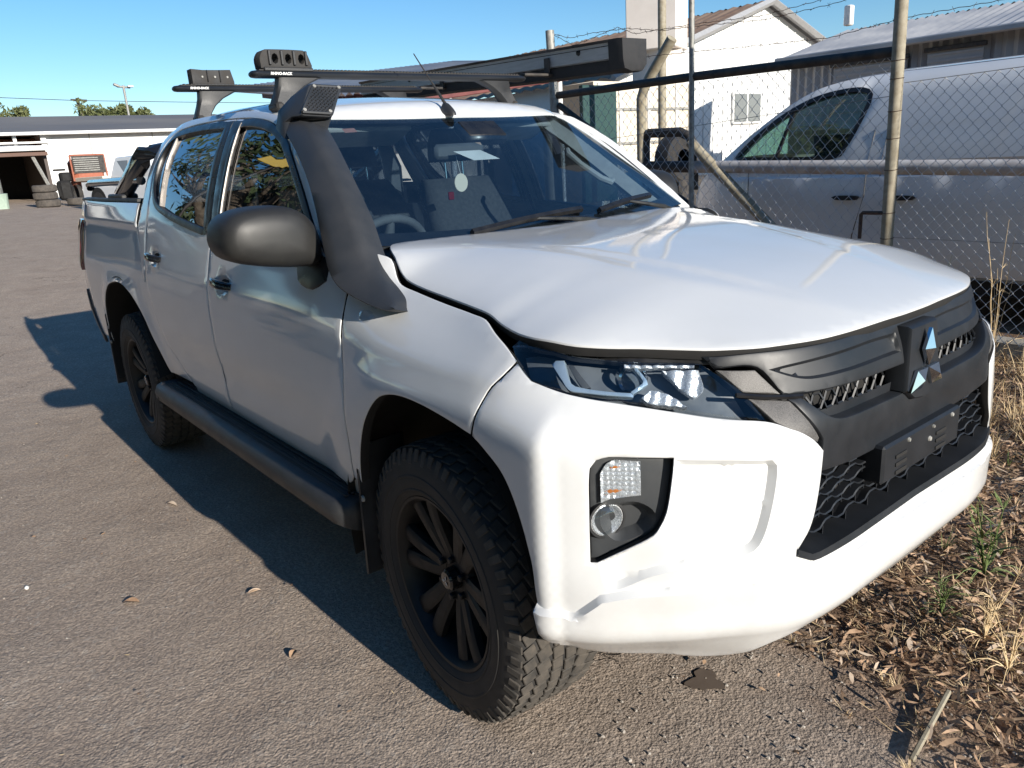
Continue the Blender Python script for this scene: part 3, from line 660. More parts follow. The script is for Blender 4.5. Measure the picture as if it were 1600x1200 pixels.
# B pillar black appliques, quarter window divider, mirror sail
PF('pillar_cover', [(sx(-1.503), 1.672, 1), (sx(-1.601), 1.680, 1), (sx(-1.572), 1.50), (sx(-1.540), 1.262, 1), (sx(-1.446), 1.255, 1), (sx(-1.478), 1.5)], M_TRIM, g=.05, th=.006, lift=.004, rnd=.002, parent=FD)
PF('pillar_cover', [(sx(-1.608), 1.680, 1), (sx(-1.68), 1.682, 1), (sx(-1.655), 1.5), (sx(-1.628), 1.270, 1), (sx(-1.546), 1.264, 1), (sx(-1.579), 1.5)], M_TRIM, g=.05, th=.006, lift=.0035, rnd=.002, parent=RD)
PF('quarter_divider', [(sx(-2.297), 1.668, 1), (sx(-2.315), 1.668, 1), (sx(-2.245), 1.36, 1), (sx(-2.228), 1.355, 1)], M_STEEL, g=.05, th=.012, lift=.003, rnd=.002, parent=RD)
PF('window_channel', [(sx(-1.497), 1.665, 1), (sx(-1.509), 1.665, 1), (sx(-1.478), 1.5), (sx(-1.455), 1.258, 1), (sx(-1.447), 1.258, 1), (sx(-1.470), 1.5)], M_STEEL, g=.05, th=.006, lift=.0065, rnd=.001, parent=FD)
PF('mirror_sail', [(sx(-.595), 1.228, 1), (sx(-.53), 1.225, 1), (sx(-.53), 1.16, 1), (sx(-.60), 1.13), (sx(-.70), 1.15), (sx(-.72), 1.215), (sx(-.76), 1.36, 1)], M_TRIM, g=.05, th=.01, lift=.008, rnd=.004, parent=FD)
for D in (FD, RD):
    n = mir(D)
    for ch in kids(D): mir(ch, parent=n)
# --- tub (cargo bed side)
tarch = [(sx(-2.379), .551, 1), (sx(-2.43), .645), (sx(-2.50), .735), (sx(-2.56), .81), (sx(-2.65), .88), (sx(-2.76), .932), (sx(-2.90), .957), (sx(-3.05), .958), (sx(-3.2), .925), (sx(-3.33), .86), (sx(-3.42), .77), (sx(-3.47), .66), (sx(-3.49), .55, 1)]
tub = [(sx(-2.045), .56, 1), (sx(-2.16), .645), (sx(-2.29), .735), (sx(-2.37), .86), (sx(-2.412), 1.0), (sx(-2.45), 1.06), (sx(-2.538), 1.16), (sx(-2.607), 1.23), (sx(-2.615), 1.30), (sx(-2.62), 1.368, 1), (sx(-3.4), 1.370), (sx(-4.12), 1.372), (sx(-4.16), 1.35, 1), (sx(-4.165), 1.262, 1), (sx(-4.09), 1.258, 1), (sx(-4.095), 1.0), (sx(-4.1), .93, 1), (sx(-4.17), .925, 1), (sx(-4.19), .8), (sx(-4.10), .60), (sx(-3.95), .52, 1), (sx(-3.6), .545)]+tarch[::-1]
def tdisp(u, z):
    x = S0-u; return -.010*(1-sm(1.245, 1.262, z+0*x))+.004
TUB = PF('tub_side', tub, g=.035, rnd=.004, parent=T, th=.012, flange=M_DARK, disp=tdisp, lines=[[(sx(-2.6), 1.245), (sx(-4.15), 1.245)], [(sx(-2.6), 1.262), (sx(-4.15), 1.262)]]); mir(TUB)
TL = PF('tail_light', [(sx(-4.105), 1.252, 1), (sx(-4.18), 1.256, 1), (sx(-4.24), 1.25), (sx(-4.235), 1.10), (sx(-4.21), .94, 1), (sx(-4.11), .935, 1)], M_RED, g=.03, lift=.012, rnd=.006, parent=T, th=.03); mir(TL)
# cap strip along the tub rail, deck and tailgate
for sgn in (-1, 1):
    capm = MB()
    for a, b in ((-2.66, -4.16),):
        rings = []
        for x in np.linspace(a, b, 8):
            y = SF(sx(x), 1.372)[0][1]*(-sgn); y = abs(y)*sgn
            rings.append([(x, y+dy*-sgn, 1.374+dz) for dy, dz in ((-.004, 0), (-.002, .012), (.03, .016), (.075, .012), (.075, -.06), (.07, -.06), (.07, 0))])
        capm.loft(rings)
    capm.build('bed_rail_cap', M_PLAST, T)
MB().box((-3.4, 0, .86), (1.52, 1.46, .03)).box((-2.66, 0, 1.1), (.03, 1.46, .5)).box((-3.4, -.745, 1.1), (1.5, .03, .5)).box((-3.4, .745, 1.1), (1.5, .03, .5)).build('bed_liner', M_PLAST, T)
tg = MB(); tg.box((-4.20, 0, 1.08), (.05, 1.42, .56), .02); tg.box((-4.225, 0, 1.3), (.02, 1.2, .06), .008); TG = tg.build('tailgate', M_PAINT, T)
rbox('tailgate_handle', (-4.24, 0, 1.2), (.03, .22, .07), .01, M_PLAST, TG)
rb = MB(); rb.box((-4.24, 0, .60), (.16, 1.62, .16), .04); rb.build('rear_bumper', M_PLAST, T)
PF('mud_guard_trim', [(sx(-3.95), .52, 1), (sx(-4.10), .60), (sx(-4.19), .80), (sx(-4.21), .80, 1), (sx(-4.22), .62), (sx(-4.1), .48), (sx(-3.95), .47, 1)], M_PLAST, g=.04, lift=.004, parent=T)
# --- roof panel, windscreen, back glass
rf = [(.745, -.594, 1), (.715, -.40), (.70, -.2), (.698, 0), (.70, .2), (.715, .40), (.745, .594, 1), (.95, .628), (1.3, .64), (1.8, .640), (2.2, .630), (2.42, .60), (2.50, .55, 1), (2.53, .3), (2.54, 0), (2.53, -.3), (2.50, -.55, 1), (2.42, -.60), (2.2, -.630), (1.8, -.640), (1.3, -.640), (.95, -.625)]
roof = PR('roof', rf, g=.05, rnd=.006, th=.02, parent=T, disp=lambda t, y: -.006*np.exp(-((np.abs(y)-.36)/.012)**2)*sm(1.0, 1.1, t)*(1-sm(2.1, 2.3, t)), lines=[[(1.0, s_*.36+e_), (2.2, s_*.36+e_)] for s_ in (-1, 1) for e_ in (-.012, 0, .012)])
wso = [(.003, 0), (.003, -.3), (.012, -.576), (.035, -.785, 1), (.22, -.755), (.431, -.70), (.61, -.645), (.735, -.590, 1), (.708, -.40), (.692, -.2), (.690, 0), (.692, .2), (.708, .40), (.735, .590, 1), (.61, .645), (.431, .70), (.22, .755), (.035, .785, 1), (.012, .576), (.003, .3)]
WS = PR('windscreen', wso, M_WS, g=.06, rnd=0, th=0, lift=-.004, parent=T)
wsi = insetpoly(smoothpoly(wso, .03), .028)
wsi = [tuple(q)+(1,) for q in wsi]
fr = panel('windscreen_border', smoothpoly(wso, .03), SR, -1, M_TRIM, WS, g=.05, th=0, lift=-.006, holes=[wsi], rnd=0, raw=True, step=.03)
# wide black fade band at the foot of the screen
PR('screen_foot_band', [(.02, -.76, 1), (.10, -.745, 1), (.075, -.58), (.055, -.3), (.055, .3), (.075, .58), (.10, .745, 1), (.02, .76, 1)], M_TRIM, g=.05, th=0, rnd=0, lift=-.0075, parent=WS)
bgp = [(2.60, -.54, 1), (2.60, .54, 1), (2.88, .62, 1), (2.88, -.62, 1)]
PR('rear_glass', bgp, M_SIDEG, g=.06, rnd=0, th=0, lift=-.004, parent=T)
PR('cab_back', [(2.50, -.56, 1), (2.50, .56, 1), (2.75, .70, 1), (3.0, .74, 1), (3.0, -.74, 1), (2.75, -.70, 1)], M_PAINT, g=.06, rnd=.004, th=.02, holes=[bgp], parent=T)
# a pillar outer skins between windscreen and doors
ap = []
for k, (t, y) in enumerate([(.03, -.790), (.22, -.760), (.431, -.705), (.61, -.650), (.74, -.594)]):
    P1 = SR(t, y)[0]; s2 = [(sx(-.505), 1.236), (sx(-.665), 1.366), (sx(-.815), 1.488), (sx(-.94), 1.578), (sx(-1.035), 1.630)][k]; P2 = SF(*s2)[0]; n = np.array([.45, -.75, .45]); n /= np.linalg.norm(n)
    mid = (P1+P2)/2+n*.003; ap.append([tuple(P1), tuple(P1*.66+mid*.34+n*.002), tuple(mid), tuple(P2*.5+mid*.5+n*.003), tuple(P2), tuple(P2-n*.05), tuple(P1-n*.04)])
AP = MB().loft(ap).build('a_pillar', M_PAINT, T, smooth=60); mir(AP)
# roof gutter rail on each side
g_ = MB(); g_.tube([tuple(SR(t, -.628+(.02 if t < .9 else 0), .004)[0]) for t in np.linspace(.82, 2.35, 22)], .009, 6)
GR_ = g_.build('roof_rail_strip', M_PLAST, T); mir(GR_)
# cowl grille under the wipers
PR('cowl', [(-.075, -.69), (-.06, -.3), (-.06, .3), (-.075, .69), (.022, .70), (.012, .3), (.012, -.3), (.022, -.70)], M_PLAST, g=.05, rnd=0, th=.01, lift=-.018, parent=T)
# wipers: arm plus blade
def wiper(t0, y0, t1, y1, t2, y2):
    W = bpy.data.objects.new('wiper', None); col.objects.link(W); W.parent = T
    e = lambda t, y, l: tuple(SR(t, y, 0)[0]+np.array([.45, 0, .55])*l)
    m = MB(); m.tube([e(t0, y0, .012), e(t0*.7+t1*.3, y0*.7+y1*.3, .035), e(t1, y1, .030)], [.014, .010, .006], 6); m.tube([e(t0, y0, -.01), e(t0, y0, .03)], .018, 10); m.build('wiper_arm', M_TRIM, W)
    m = MB(); P = [e(t2+(t1-t2)*k*2, y2+(y1-y2)*k*2, .014+.012*math.sin(k*math.pi)) for k in np.linspace(0, 1, 10)]
    rings = []
    for p in P: rings.append([(p[0]+a, p[1], p[2]+b) for a, b in ((-.008, -.012), (-.012, .004), (.002, .014), (.014, .004), (.008, -.008))])
    m.loft(rings); m.build('wiper_blade', M_TRIM, W)
wiper(-.02, .22, .040, -.10, .015, -.36)
wiper(-.02, .66, .070, .42, .045, .24)
# --- bumper: one white skin from arch to arch
near = [(0.4985, 0.9164), (0.4601, 0.8905), (0.4287, 0.8602, 1), (0.4384, 0.7928), (0.4531, 0.7335), (0.4763, 0.6847), (0.4963, 0.6522, 1), (0.4405, 0.6201, 1), (0.2791, 0.6243), (0.1219, 0.6286), (0, .630)]
headlow = [(sx(.336), 1.052, 1), (1.1040, 1.0243, 1), (1.0055, 1.0050), (0.8672, 0.9857), (0.7455, 0.9666), (0.6509, 0.9517), (0.5693, 0.9411), (0.5295, 0.9300)]
side_ = [(sx(.318), 1.026), (sx(.290), .991), (sx(.274), .942), (sx(.256), .891, 1)][::-1]
lowb = [(1.0555, 0.5698), (1.0523, 0.5379), (1.0454, 0.5068), (1.0385, 0.4775), (1.0234, 0.4470), (0.9882, 0.4137), (0.9102, 0.3873), (0.8375, 0.3746), (0.7556, 0.3673), (0.6731, 0.3615), (0.5841, 0.3898), (0.5110, 0.4354), (0.3848, 0.4641), (0.1578, 0.4523), (0, .446)]
half = side_+headlow+near
bump = half+[(-p[0],)+tuple(p[1:]) for p in half[-2::-1]]
lower = [(-p[0],)+tuple(p[1:]) for p in ([(sx(.294), .873), (sx(.360), .828), (sx(.406), .752), (sx(.437), .655), (sx(.443), .60)]+lowb)]
upper_ = lower[:-1]+[(-p[0],)+tuple(p[1:]) for p in lower[::-1]]
bump = bump+upper_
fogb = [(0.9331, 0.8726), (0.9203, 0.8891), (0.8947, 0.8950, 1), (0.7660, 0.8898, 1), (0.7704, 0.8535), (0.7824, 0.7799), (0.7957, 0.7483), (0.8101, 0.7282), (0.8598, 0.6969), (0.9228, 0.6626, 1), (0.9379, 0.6622, 1), (0.9370, 0.7804)]
rec = [(0.7655, 0.8869, 1), (0.6661, 0.8789), (0.5646, 0.8692, 1), (0.5544, 0.8570), (0.5570, 0.8185), (0.5703, 0.7553), (0.5858, 0.7053), (0.6031, 0.6789), (0.6620, 0.6595), (0.7307, 0.6522), (0.8089, 0.6344), (0.8994, 0.6007), (0.9233, 0.6616, 1), (0.8598, 0.6958), (0.8101, 0.7262), (0.7947, 0.7484), (0.7814, 0.7800), (0.7695, 0.8536)]
rimp = [(sx(.437), .66), (1.0200, 0.7000)]
ledge = [(1.0913, 0.5541), (1.0205, 0.5464), (0.9731, 0.5398), (0.9500, 0.5559), (0.9145, 0.5887), (0.8593, 0.6001), (0.7364, 0.6092), (0.6192, 0.6186), (0.5256, 0.6260), (0.4404, 0.6160), (0.3095, 0.6209), (0, .626)]
LE = np.array(ledge)[::-1]
def bdisp(u, z):
    a = np.abs(u); zl = np.interp(a, LE[:, 0], LE[:, 1])
    lip = .020*(1-sm(-.010, .006, z-zl))*sm(.30, .46, a)
    flange = -.012*(1-sm(.0, .03, a-.40))*0
    und = -.03*(1-sm(.37, .50, z))*sm(.5, .8, a)
    edge = .009*(1-sm(.03, .085, a-.43))*sm(.64, .70, z)
    cr = .006*sm(.905, .915, z+.10*(a-.75))*(1-sm(.918, .96, z+.10*(a-.75)))*sm(.5, .6, a)*(1-sm(.86, .95, a))
    arch_ = -.008*sm(1.02, 1.035, a)*0
    return und+edge+cr
nl = lambda L_: [L_, [(-p[0], p[1]) for p in L_]]
LIPP = [(1.1407, 0.5526, 1), (1.0205, 0.5464, 1), (0.9750, 0.5397, 1), (0.9196, 0.5886, 1), (0.8593, 0.6001), (0.7364, 0.6092), (0.6191, 0.6176), (0.5249, 0.6195, 1), (0.4402, 0.6099, 1), (0.4183, 0.6039, 1), (0, .60), (-.40, .595, 1), (-.42, .60, 1), (-.50, .606, 1), (-.60, .611), (-.718, .607), (-.84, .60), (-.90, .588, 1), (-.955, .540, 1), (-1.0, .547, 1), (-1.12, .553, 1), (-1.12, .30, 1), (1.12, .30, 1)]
BL = []
for off in (-.012, -.004, .007): BL += nl([(p[0], p[1]+off) for p in ledge])
BUMP = PF('bumper', bump, g=.016, step=.014, rnd=.003, flange=M_DARK, th=.03, parent=T, disp=bdisp, holes=[fogb, mirpts(fogb)], insets=[(rec, .016, .012), (mirpts(rec), .016, .012), (LIPP, -.017, .009)], smooth=44)
# bezel, indicator and fog lamp
def SFl(l): return lambda s, z: SF(s, z)
BZ = PF('fog_lamp_bezel', fogb, M_BEZEL, g=.012, step=.012, lift=-.022, rnd=.004, th=-.028, parent=T, insets=[([(0.9150, 0.7361), (0.9080, 0.7773), (0.8701, 0.7906), (0.8382, 0.7921), (0.8095, 0.7769), (0.8015, 0.7567), (0.8171, 0.7326), (0.8618, 0.7058), (0.8879, 0.7027)], .024, .018)])
turnp = [(0.9130, 0.7912, 1), (0.9130, 0.8553, 1), (0.8993, 0.8788), (0.8826, 0.8873, 1), (0.8314, 0.8841, 1), (0.8324, 0.8104, 1), (0.8861, 0.8010)]
def fac(u, z): return .004*np.abs(np.sin(u*260))*1+.003*np.abs(np.sin(z*300))
PF('lamp_reflector', turnp, M_BOWL, g=.006, step=.01, lift=-.0205, rnd=0, th=0, disp=fac, parent=BZ)
PF('amber_bulb', [(0.8923, 0.8740, 1), (0.8706, 0.8777, 1), (0.8725, 0.8707), (0.8922, 0.8660, 1)], M_AMBER, g=.01, lift=-.0155, rnd=.002, parent=BZ)
PF('amber_bulb', [(0.9050, 0.8074, 1), (0.8821, 0.8132), (0.8682, 0.8207, 1), (0.8851, 0.8241), (0.9040, 0.8165, 1)], M_AMBER, g=.01, lift=-.0155, rnd=.002, parent=BZ)
PF('indicator_lens', turnp, M_LENS, g=.02, step=.012, lift=-.0100, rnd=.004, th=.01, parent=BZ)
P, a, b, n = frame_at(0.8880, 0.7468)
fx = np.array([.93, -.33, -.03]); fx /= np.linalg.norm(fx); up = np.array([0, 0, 1.]); rt = np.cross(up, fx); rt /= np.linalg.norm(rt); up = np.cross(fx, rt)
def disc(rads, depths, seg=28, c=P):
    rings = []
    for r_, dd in zip(rads, depths): rings.append([tuple(c+fx*dd+rt*r_*math.cos(q)+up*r_*math.sin(q)) for q in np.linspace(0, 2*math.pi, seg, endpoint=False)])
    return rings
Pf = P-fx*.036
MB().loft(disc([.040, .037, .034, .0], [-.03, .006, .008, -.03], c=Pf), cap=False).build('fog_reflector', M_BOWL, BZ)
MB().loft(disc([.035, .030, .018, .0], [.008, .014, .018, .019], c=Pf), cap=False).build('fog_lens', M_LENS, BZ)
MB().loft(disc([.0425, .0425, .038, .036], [-.03, .008, .009, -.02], c=Pf), cap=False).build('fog_rim', M_PLAST, BZ)
BZ2 = mir(BZ)
for ch in kids(BZ): mir(ch, parent=BZ2)
# shut line of the corner insert panel
# (the corner insert is pressed into the bumper skin above)
# --- headlamp
hl = [(1.2048, 1.0809, 1), (1.1511, 1.0445), (1.1042, 1.0233, 1), (1.0061, 1.0091), (0.8676, 0.9896), (0.7457, 0.9702), (0.6506, 0.9552), (0.5667, 0.9435, 1), (0.6062, 0.9984), (0.6713, 1.0434, 1), (0.6924, 1.0550, 1), (0.8061, 1.0592), (0.9058, 1.0643), (0.9950, 1.0714), (1.0258, 1.0747), (1.0871, 1.0829), (1.1616, 1.0870)]
PF('bonnet_seal', [(1.2147, 1.0831, 1), (1.1619, 1.0850, 1), (1.0873, 1.0819, 1), (1.0258, 1.0737, 1), (0.9947, 1.0704, 1), (0.9056, 1.0633, 1), (0.8061, 1.0582, 1), (0.6924, 1.0540, 1), (0.6215, 1.0521, 1), (0.6215, 1.0711, 1), (0.7270, 1.0755, 1), (0.8614, 1.0833, 1), (0.9995, 1.0854, 1), (1.0250, 1.0858, 1), (1.1040, 1.0929, 1), (1.2035, 1.0970, 1)], M_TRIM, g=.03, lift=-.010, rnd=.002, th=.02, parent=T)
mir(bpy.data.objects['bonnet_seal'])
HB = PF('headlight', hl, M_HOUSING, g=.03, lift=-.055, rnd=0, th=-.05, parent=T)
def sol(name, P_, mat, lift, d=.01, g=.015, disp=None): return PF(name, P_, mat, g=g, lift=lift, rnd=.002, th=d, parent=HB, disp=disp)
sol('chrome_fin', [(1.0660, 1.0675, 1), (1.0407, 1.0680, 1), (1.0045, 1.0270), (0.9806, 1.0209), (0.9280, 1.0149), (0.8473, 1.0079, 1), (0.8478, 0.9999, 1), (0.9652, 1.0102), (1.0070, 1.0143), (1.0303, 1.0310), (1.0742, 1.0599, 1)], M_LAMPCHROME, -.012, .02)
sol('chrome_fin', [(0.8482, 1.0049, 1), (0.8114, 1.0212, 1), (0.8129, 1.0292), (0.8375, 1.0528, 1), (0.8461, 1.0517, 1), (0.8232, 1.0281), (0.8251, 1.0241, 1), (0.8539, 1.0098, 1)], M_LAMPCHROME, -.010, .02)
sol('lamp_divider', [(1.0339, 1.0656, 1), (1.0145, 1.0645, 1), (0.9572, 1.0259, 1), (0.9762, 1.0221, 1)], M_BEZEL, -.026, .01)
sol('lower_reflector', [(0.8308, 0.9971, 1), (0.8045, 1.0113, 1), (0.7661, 1.0012), (0.7281, 0.9787, 1), (0.8083, 0.9863, 1)], M_BOWL, -.016, .02, g=.007, disp=lambda u, z: .006*np.abs(np.sin(u*120+z*60)))
sol('inner_reflector', [(0.7731, 1.0461, 1), (0.6925, 1.0441, 1), (0.6883, 1.0064), (0.7125, 0.9943), (0.7471, 1.0181)], M_BOWL, -.022, .02, g=.006, disp=lambda u, z: .010*np.abs(np.sin(u*85+z*25)))
sol('upper_reflector', [(0.8708, 1.0592, 1), (0.7021, 1.0519, 1), (0.7032, 1.0470, 1), (0.8702, 1.0532, 1)], M_BOWL, -.014, .02, g=.006, disp=lambda u, z: .006*np.abs(np.sin(u*110)))
for s_, z_, r_ in ((.853, 1.044, .027),):
    Pq, a, b, n = frame_at(s_, z_); Pq = Pq-n*.048
    fx0 = np.array([.88, -.46, .08]); fx0 /= np.linalg.norm(fx0); fx = fx0; rt = np.cross([0, 0, 1.], fx); rt /= np.linalg.norm(rt); up = np.cross(fx, rt)
    MB().loft(disc([r_*1.25, r_*1.2, r_, r_*.98], [0, .016, .018, .0], c=Pq), cap=False).build('projector_ring', M_CHROME, HB)
    MB().loft(disc([r_, r_*.85, r_*.5, 0], [.008, .022, .032, .035], c=Pq), cap=False).build('projector_lens', M_LENSD, HB)
HLL = PF('headlight_lens', hl, M_LENSD, g=.03, lift=.001, rnd=.004, th=.008, parent=HB)
HB2 = mir(HB)
for ch in kids(HB): mir(ch, parent=HB2)
# --- grille assembly
GRI = bpy.data.objects.new('grille', None); col.objects.link(GRI); GRI.parent = T
gp = lambda name, P_, mat=M_GRILLE, **k: PF(name, P_, mat, parent=GRI, **k)
topn = [(0.6838, 1.0670, 1), (0.6546, 1.0446, 1), (0.5630, 1.0393), (0.5131, 0.9809, 1), (0.4391, 0.9768), (0.3335, 0.9750), (0.1419, 0.9701), (0, .968)]
topu = [(0, 1.066), (0.1454, 1.0660), (0.4141, 1.0676), (0.5692, 1.0694)]
topband = topn[:-1]+[(0, .968)]+[(-p[0],)+tuple(p[1:]) for p in topn[-2::-1]]+[(-p[0], p[1]) for p in topu[::-1]]+topu[1:]
slot = [(0.5381, 1.0334, 1), (0.4783, 1.0114), (0.4322, 1.0023), (0.3264, 1.0008), (0.0883, 0.9980, 1), (0.0883, 1.0400, 1), (0.2077, 1.0440), (0.3666, 1.0427), (0.4865, 1.0385)]
gp('upper_band', topband, g=.02, rnd=.005, th=.03, lift=.004, insets=[(slot, .008, .006), (mirpts(slot), .008, .006)])
gp('bonnet_seal', [(0.6838, 1.0640, 1), (0.5692, 1.0614), (0.4141, 1.0596), (0.1454, 1.0580), (-.14, 1.058), (-.40, 1.060), (-.55, 1.062), (-.66, 1.066, 1), (-.66, 1.090, 1), (0, 1.092), (0.6836, 1.0878, 1)], M_PLAST, g=.03, rnd=.002, th=.01, lift=-.022)
un = [(0.5037, 0.9717, 1), (0.4267, 0.8833), (0.4299, 0.8593, 1), (0.4381, 0.8132, 1), (0.3050, 0.7974), (0.1529, 0.7929), (0, .791)]
ui = [(0, .902), (0.1117, 0.9024), (0.1855, 0.9039), (0.3336, 0.9092), (0.3971, 0.9249), (0.4723, 0.9716, 1)]
uf = un[:-1]+[(0, .791)]+[(-p[0],)+tuple(p[1:]) for p in un[-2::-1]]+[(-p[0],)+tuple(p[1:]) for p in ui[::-1]]+ui[1:]
def udisp(u, z): return .004*np.exp(-((z-.865)/.03)**2)*(1-sm(.33, .42, np.abs(u)))
gp('lower_frame', uf, g=.018, rnd=.006, th=.05, lift=.006, disp=udisp)
gp('opening_back', [(0.5180, 0.9846, 1), (0.3095, 0.9031), (0, .895), (-.30, .90), (-.50, .985, 1)], M_DARK, g=.05, rnd=0, th=0, lift=-.075)
gp('inner_scoop', [(0.4727, 0.9689, 1), (0.3976, 0.9214), (0.3337, 0.9053), (0, .898), (-.321, .901), (-.378, .915), (-.455, .968, 1), (-.43, .94), (-.35, .93), (0, .922), (0.3651, 0.9337), (0.4507, 0.9447)], M_GRILLE, g=.03, rnd=0, th=0, lift=-.022)
s1 = gp('silver_wing', [(0.6546, 1.0406, 1), (0.5672, 1.0353, 1), (0.5170, 0.9837, 1), (0.6041, 0.9954, 1)], M_SILVER, g=.02, rnd=.003, th=.02, lift=.001); mir(s1)
s2 = gp('silver_wing', [(0.5940, 0.9827, 1), (0.4937, 0.9690, 1), (0.4312, 0.8866), (0.4361, 0.8791), (0.4556, 0.8863), (0.5001, 0.9139), (0.5478, 0.9380, 1)], M_SILVER, g=.02, rnd=.003, th=.02, lift=.001); mir(s2)
hx = MB()                                                              # honeycomb wires in the slot
def wire(P1, P2, d, r_=.0028): hx.tube([tuple(pt(*P1, d)), tuple(pt(*P2, d))], r_, 4)
for sgn in (1, -1):
    for k in range(8):
        c = .155+.042*k; zt = .972; zb = .928+.02*(k/8)**2; zm = (zt+zb)/2
        wire((sgn*(c-.021), zm), (sgn*(c-.010), zt), -.02); wire((sgn*(c-.021), zm), (sgn*(c-.010), zb), -.02)
        wire((sgn*(c-.010), zt), (sgn*(c+.010), zt), -.02); wire((sgn*(c-.010), zb), (sgn*(c+.010), zb), -.02)
        wire((sgn*(c+.010), zt), (sgn*(c+.021), zm), -.02); wire((sgn*(c+.010), zb), (sgn*(c+.021), zm), -.02)
hx.build('honeycomb_wires', M_GRILLE, GRI)['kind'] = 'stuff'
# thin rail joining bumper wing and grille
for sgn in (1, -1):
    m = MB(); m.tube([tuple(pt(sgn*s_, z_, .004)) for s_, z_ in ((0.6218, 0.9914), (0.5598, 0.9818), (0.5083, 0.9762), (0.4669, 0.9729))], .005, 5); m.build('trim_rail', M_TRIM, GRI)
# lower mesh opening: rows of kinked slats on a dark duct
gp('lower_duct', [(0.4567, 0.8245, 1), (-.425, .81, 1), (-.47, .62, 1), (0.5055, 0.6411, 1)], M_DARK, g=.06, rnd=0, th=0, lift=-.12)
for k, zc in enumerate((.788, .765, .742, .719, .696, .673)):
    m = MB(); pts_ = []
    ss = np.arange(-.50, .501, .0125)
    for s_ in ss:
        ph = ((s_/.10)+(.5 if k % 2 else 0)) % 1; tri = .0055 if ph < .30 else (.0055-.011*(ph-.30)/.20 if ph < .5 else (-.0055 if ph < .8 else -.0055+.011*(ph-.8)/.2))
        lim = np.interp(zc, [.636, .667, .717, .779, .85], [.500, .477, .453, .438, .429])
        if abs(s_) < lim: pts_.append((s_, zc+tri))
    rings = []
    for s_, z_ in pts_:
        rings.append([tuple(pt(s_, z_, -.010)), tuple(pt(s_, z_+.003, -.012)), tuple(pt(s_, z_+.003, -.030)), tuple(pt(s_, z_-.003, -.030))])
    m.loft(rings); m.build('grille_slat', M_GRILLE, GRI)
    m = MB(); 
    for j in range(len(pts_)-1):
        if j % 8 == (4 if k % 2 else 0): s_, z_ = pts_[j]; m.box(tuple(pt(s_, z_-.011, -.022)), (.018, .003, .020))
    m.build('slat_strut', M_GRILLE, GRI)['kind'] = 'stuff'
# bumper tray (black shelf) below the mesh
trn = [(0.5052, 0.6536), (0.4508, 0.6228), (0.2793, 0.6203), (0.1219, 0.6246), (0, .626)]
tray = MB(); rings = []
for s_ in np.linspace(-.50, .50, 45):
    a_ = abs(s_); zf = np.interp(a_, [0, .122, .279, .450, .502], [.629, .627, .625, .627, .656]); 
    rings.append([tuple(pt(s_, zf-.012, .006)), tuple(pt(s_, zf+.003, .004)), tuple(pt(s_, zf+.006, -.008)), tuple(pt(s_, .652, -.060)), tuple(pt(s_, .660, -.11))])
tray.loft(rings, closed=False, cap=False); tray.build('bumper_tray', M_GRILLE, GRI, smooth=50)
# number plate bracket
pb = MB()
def pp(y, z, x): return (x, y, z)
fxp = .836
pb.box((fxp-.035, 0, .758), (.07, .405, .094), .006); PB = pb.build('number_plate_bracket', M_GRILLE, T)
for y, z in ((-.075, .772), (.135, .772)):
    for k in range(3): rbox('bracket_slot', (fxp+.0015, y-.045+.002*k, z-.006-.020*k), (.003, .055, .009), .001, M_DARK, PB)
for y, z, r_ in ((-.085, .792, .006), (.15, .793, .006), (.03, .762, .007), (.045, .79, .005)):
    m = MB(); m.lathe([(0, .004), (r_*.7, .004), (r_, .0)], 12, 'x', (fxp, y, z)); m.build('plate_screw', M_GALV, PB)
# badge block and three-diamond emblem
bd_ = MB(); xf = .826
prof = [(1.056, -.115), (1.050, -.055), (.900, -.045), (.885, -.062), (.878, 0), (.885, .062), (.900, .045), (1.050, .055), (1.056, .115)]
rings = []
for x_, k in ((.77, 1.0), (xf-.012, 1.0), (xf-.004, .94)):
    rings.append([(x_+(.005 if zz < .9 else -.010 if zz > 1.04 else 0), y_*k, .965+(zz-.965)*k) for zz, y_ in ((1.054, -.068), (1.054, .068), (.905, .088), (.880, .055), (.872, 0), (.880, -.055), (.905, -.088))])
BD = bd_.loft(rings).build('badge_mount', M_GRILLE, T)
for ang in (90, 210, 330):
    m = MB(); c = Vector((xf+.004, 0, .950)); L_ = .094; hw = .027
    dr = Vector((0, math.cos(R(ang)), math.sin(R(ang)))); pr = Vector((0, -dr.z, dr.y))
    a0 = c+dr*.003; a1 = c+dr*L_; am = c+dr*L_*.5; h = Vector((.012, 0, 0)); bk = Vector((-.008, 0, 0))
    l_ = am+pr*hw; r_ = am-pr*hw; vs = [a0+bk, l_+bk, a1+bk, r_+bk, a0, l_, a1, r_, am+h, a0+h*.7, a1+h*.5]
    m.add(vs, [(0, 1, 5, 4), (1, 2, 6, 5), (2, 3, 7, 6), (3, 0, 4, 7), (4, 5, 8), (5, 6, 8), (6, 7, 8), (7, 4, 8)]); m.build('emblem_diamond', M_CHROME, BD, smooth=0)
# --- side repeater, fuel etc.
rp = PF('side_repeater', [(sx(-.335), 1.093), (sx(-.30), 1.098), (sx(-.265), 1.086), (sx(-.285), 1.07), (sx(-.325), 1.073)], M_LENS, g=.02, lift=.004, rnd=.004, th=.01, parent=T); mir(rp)
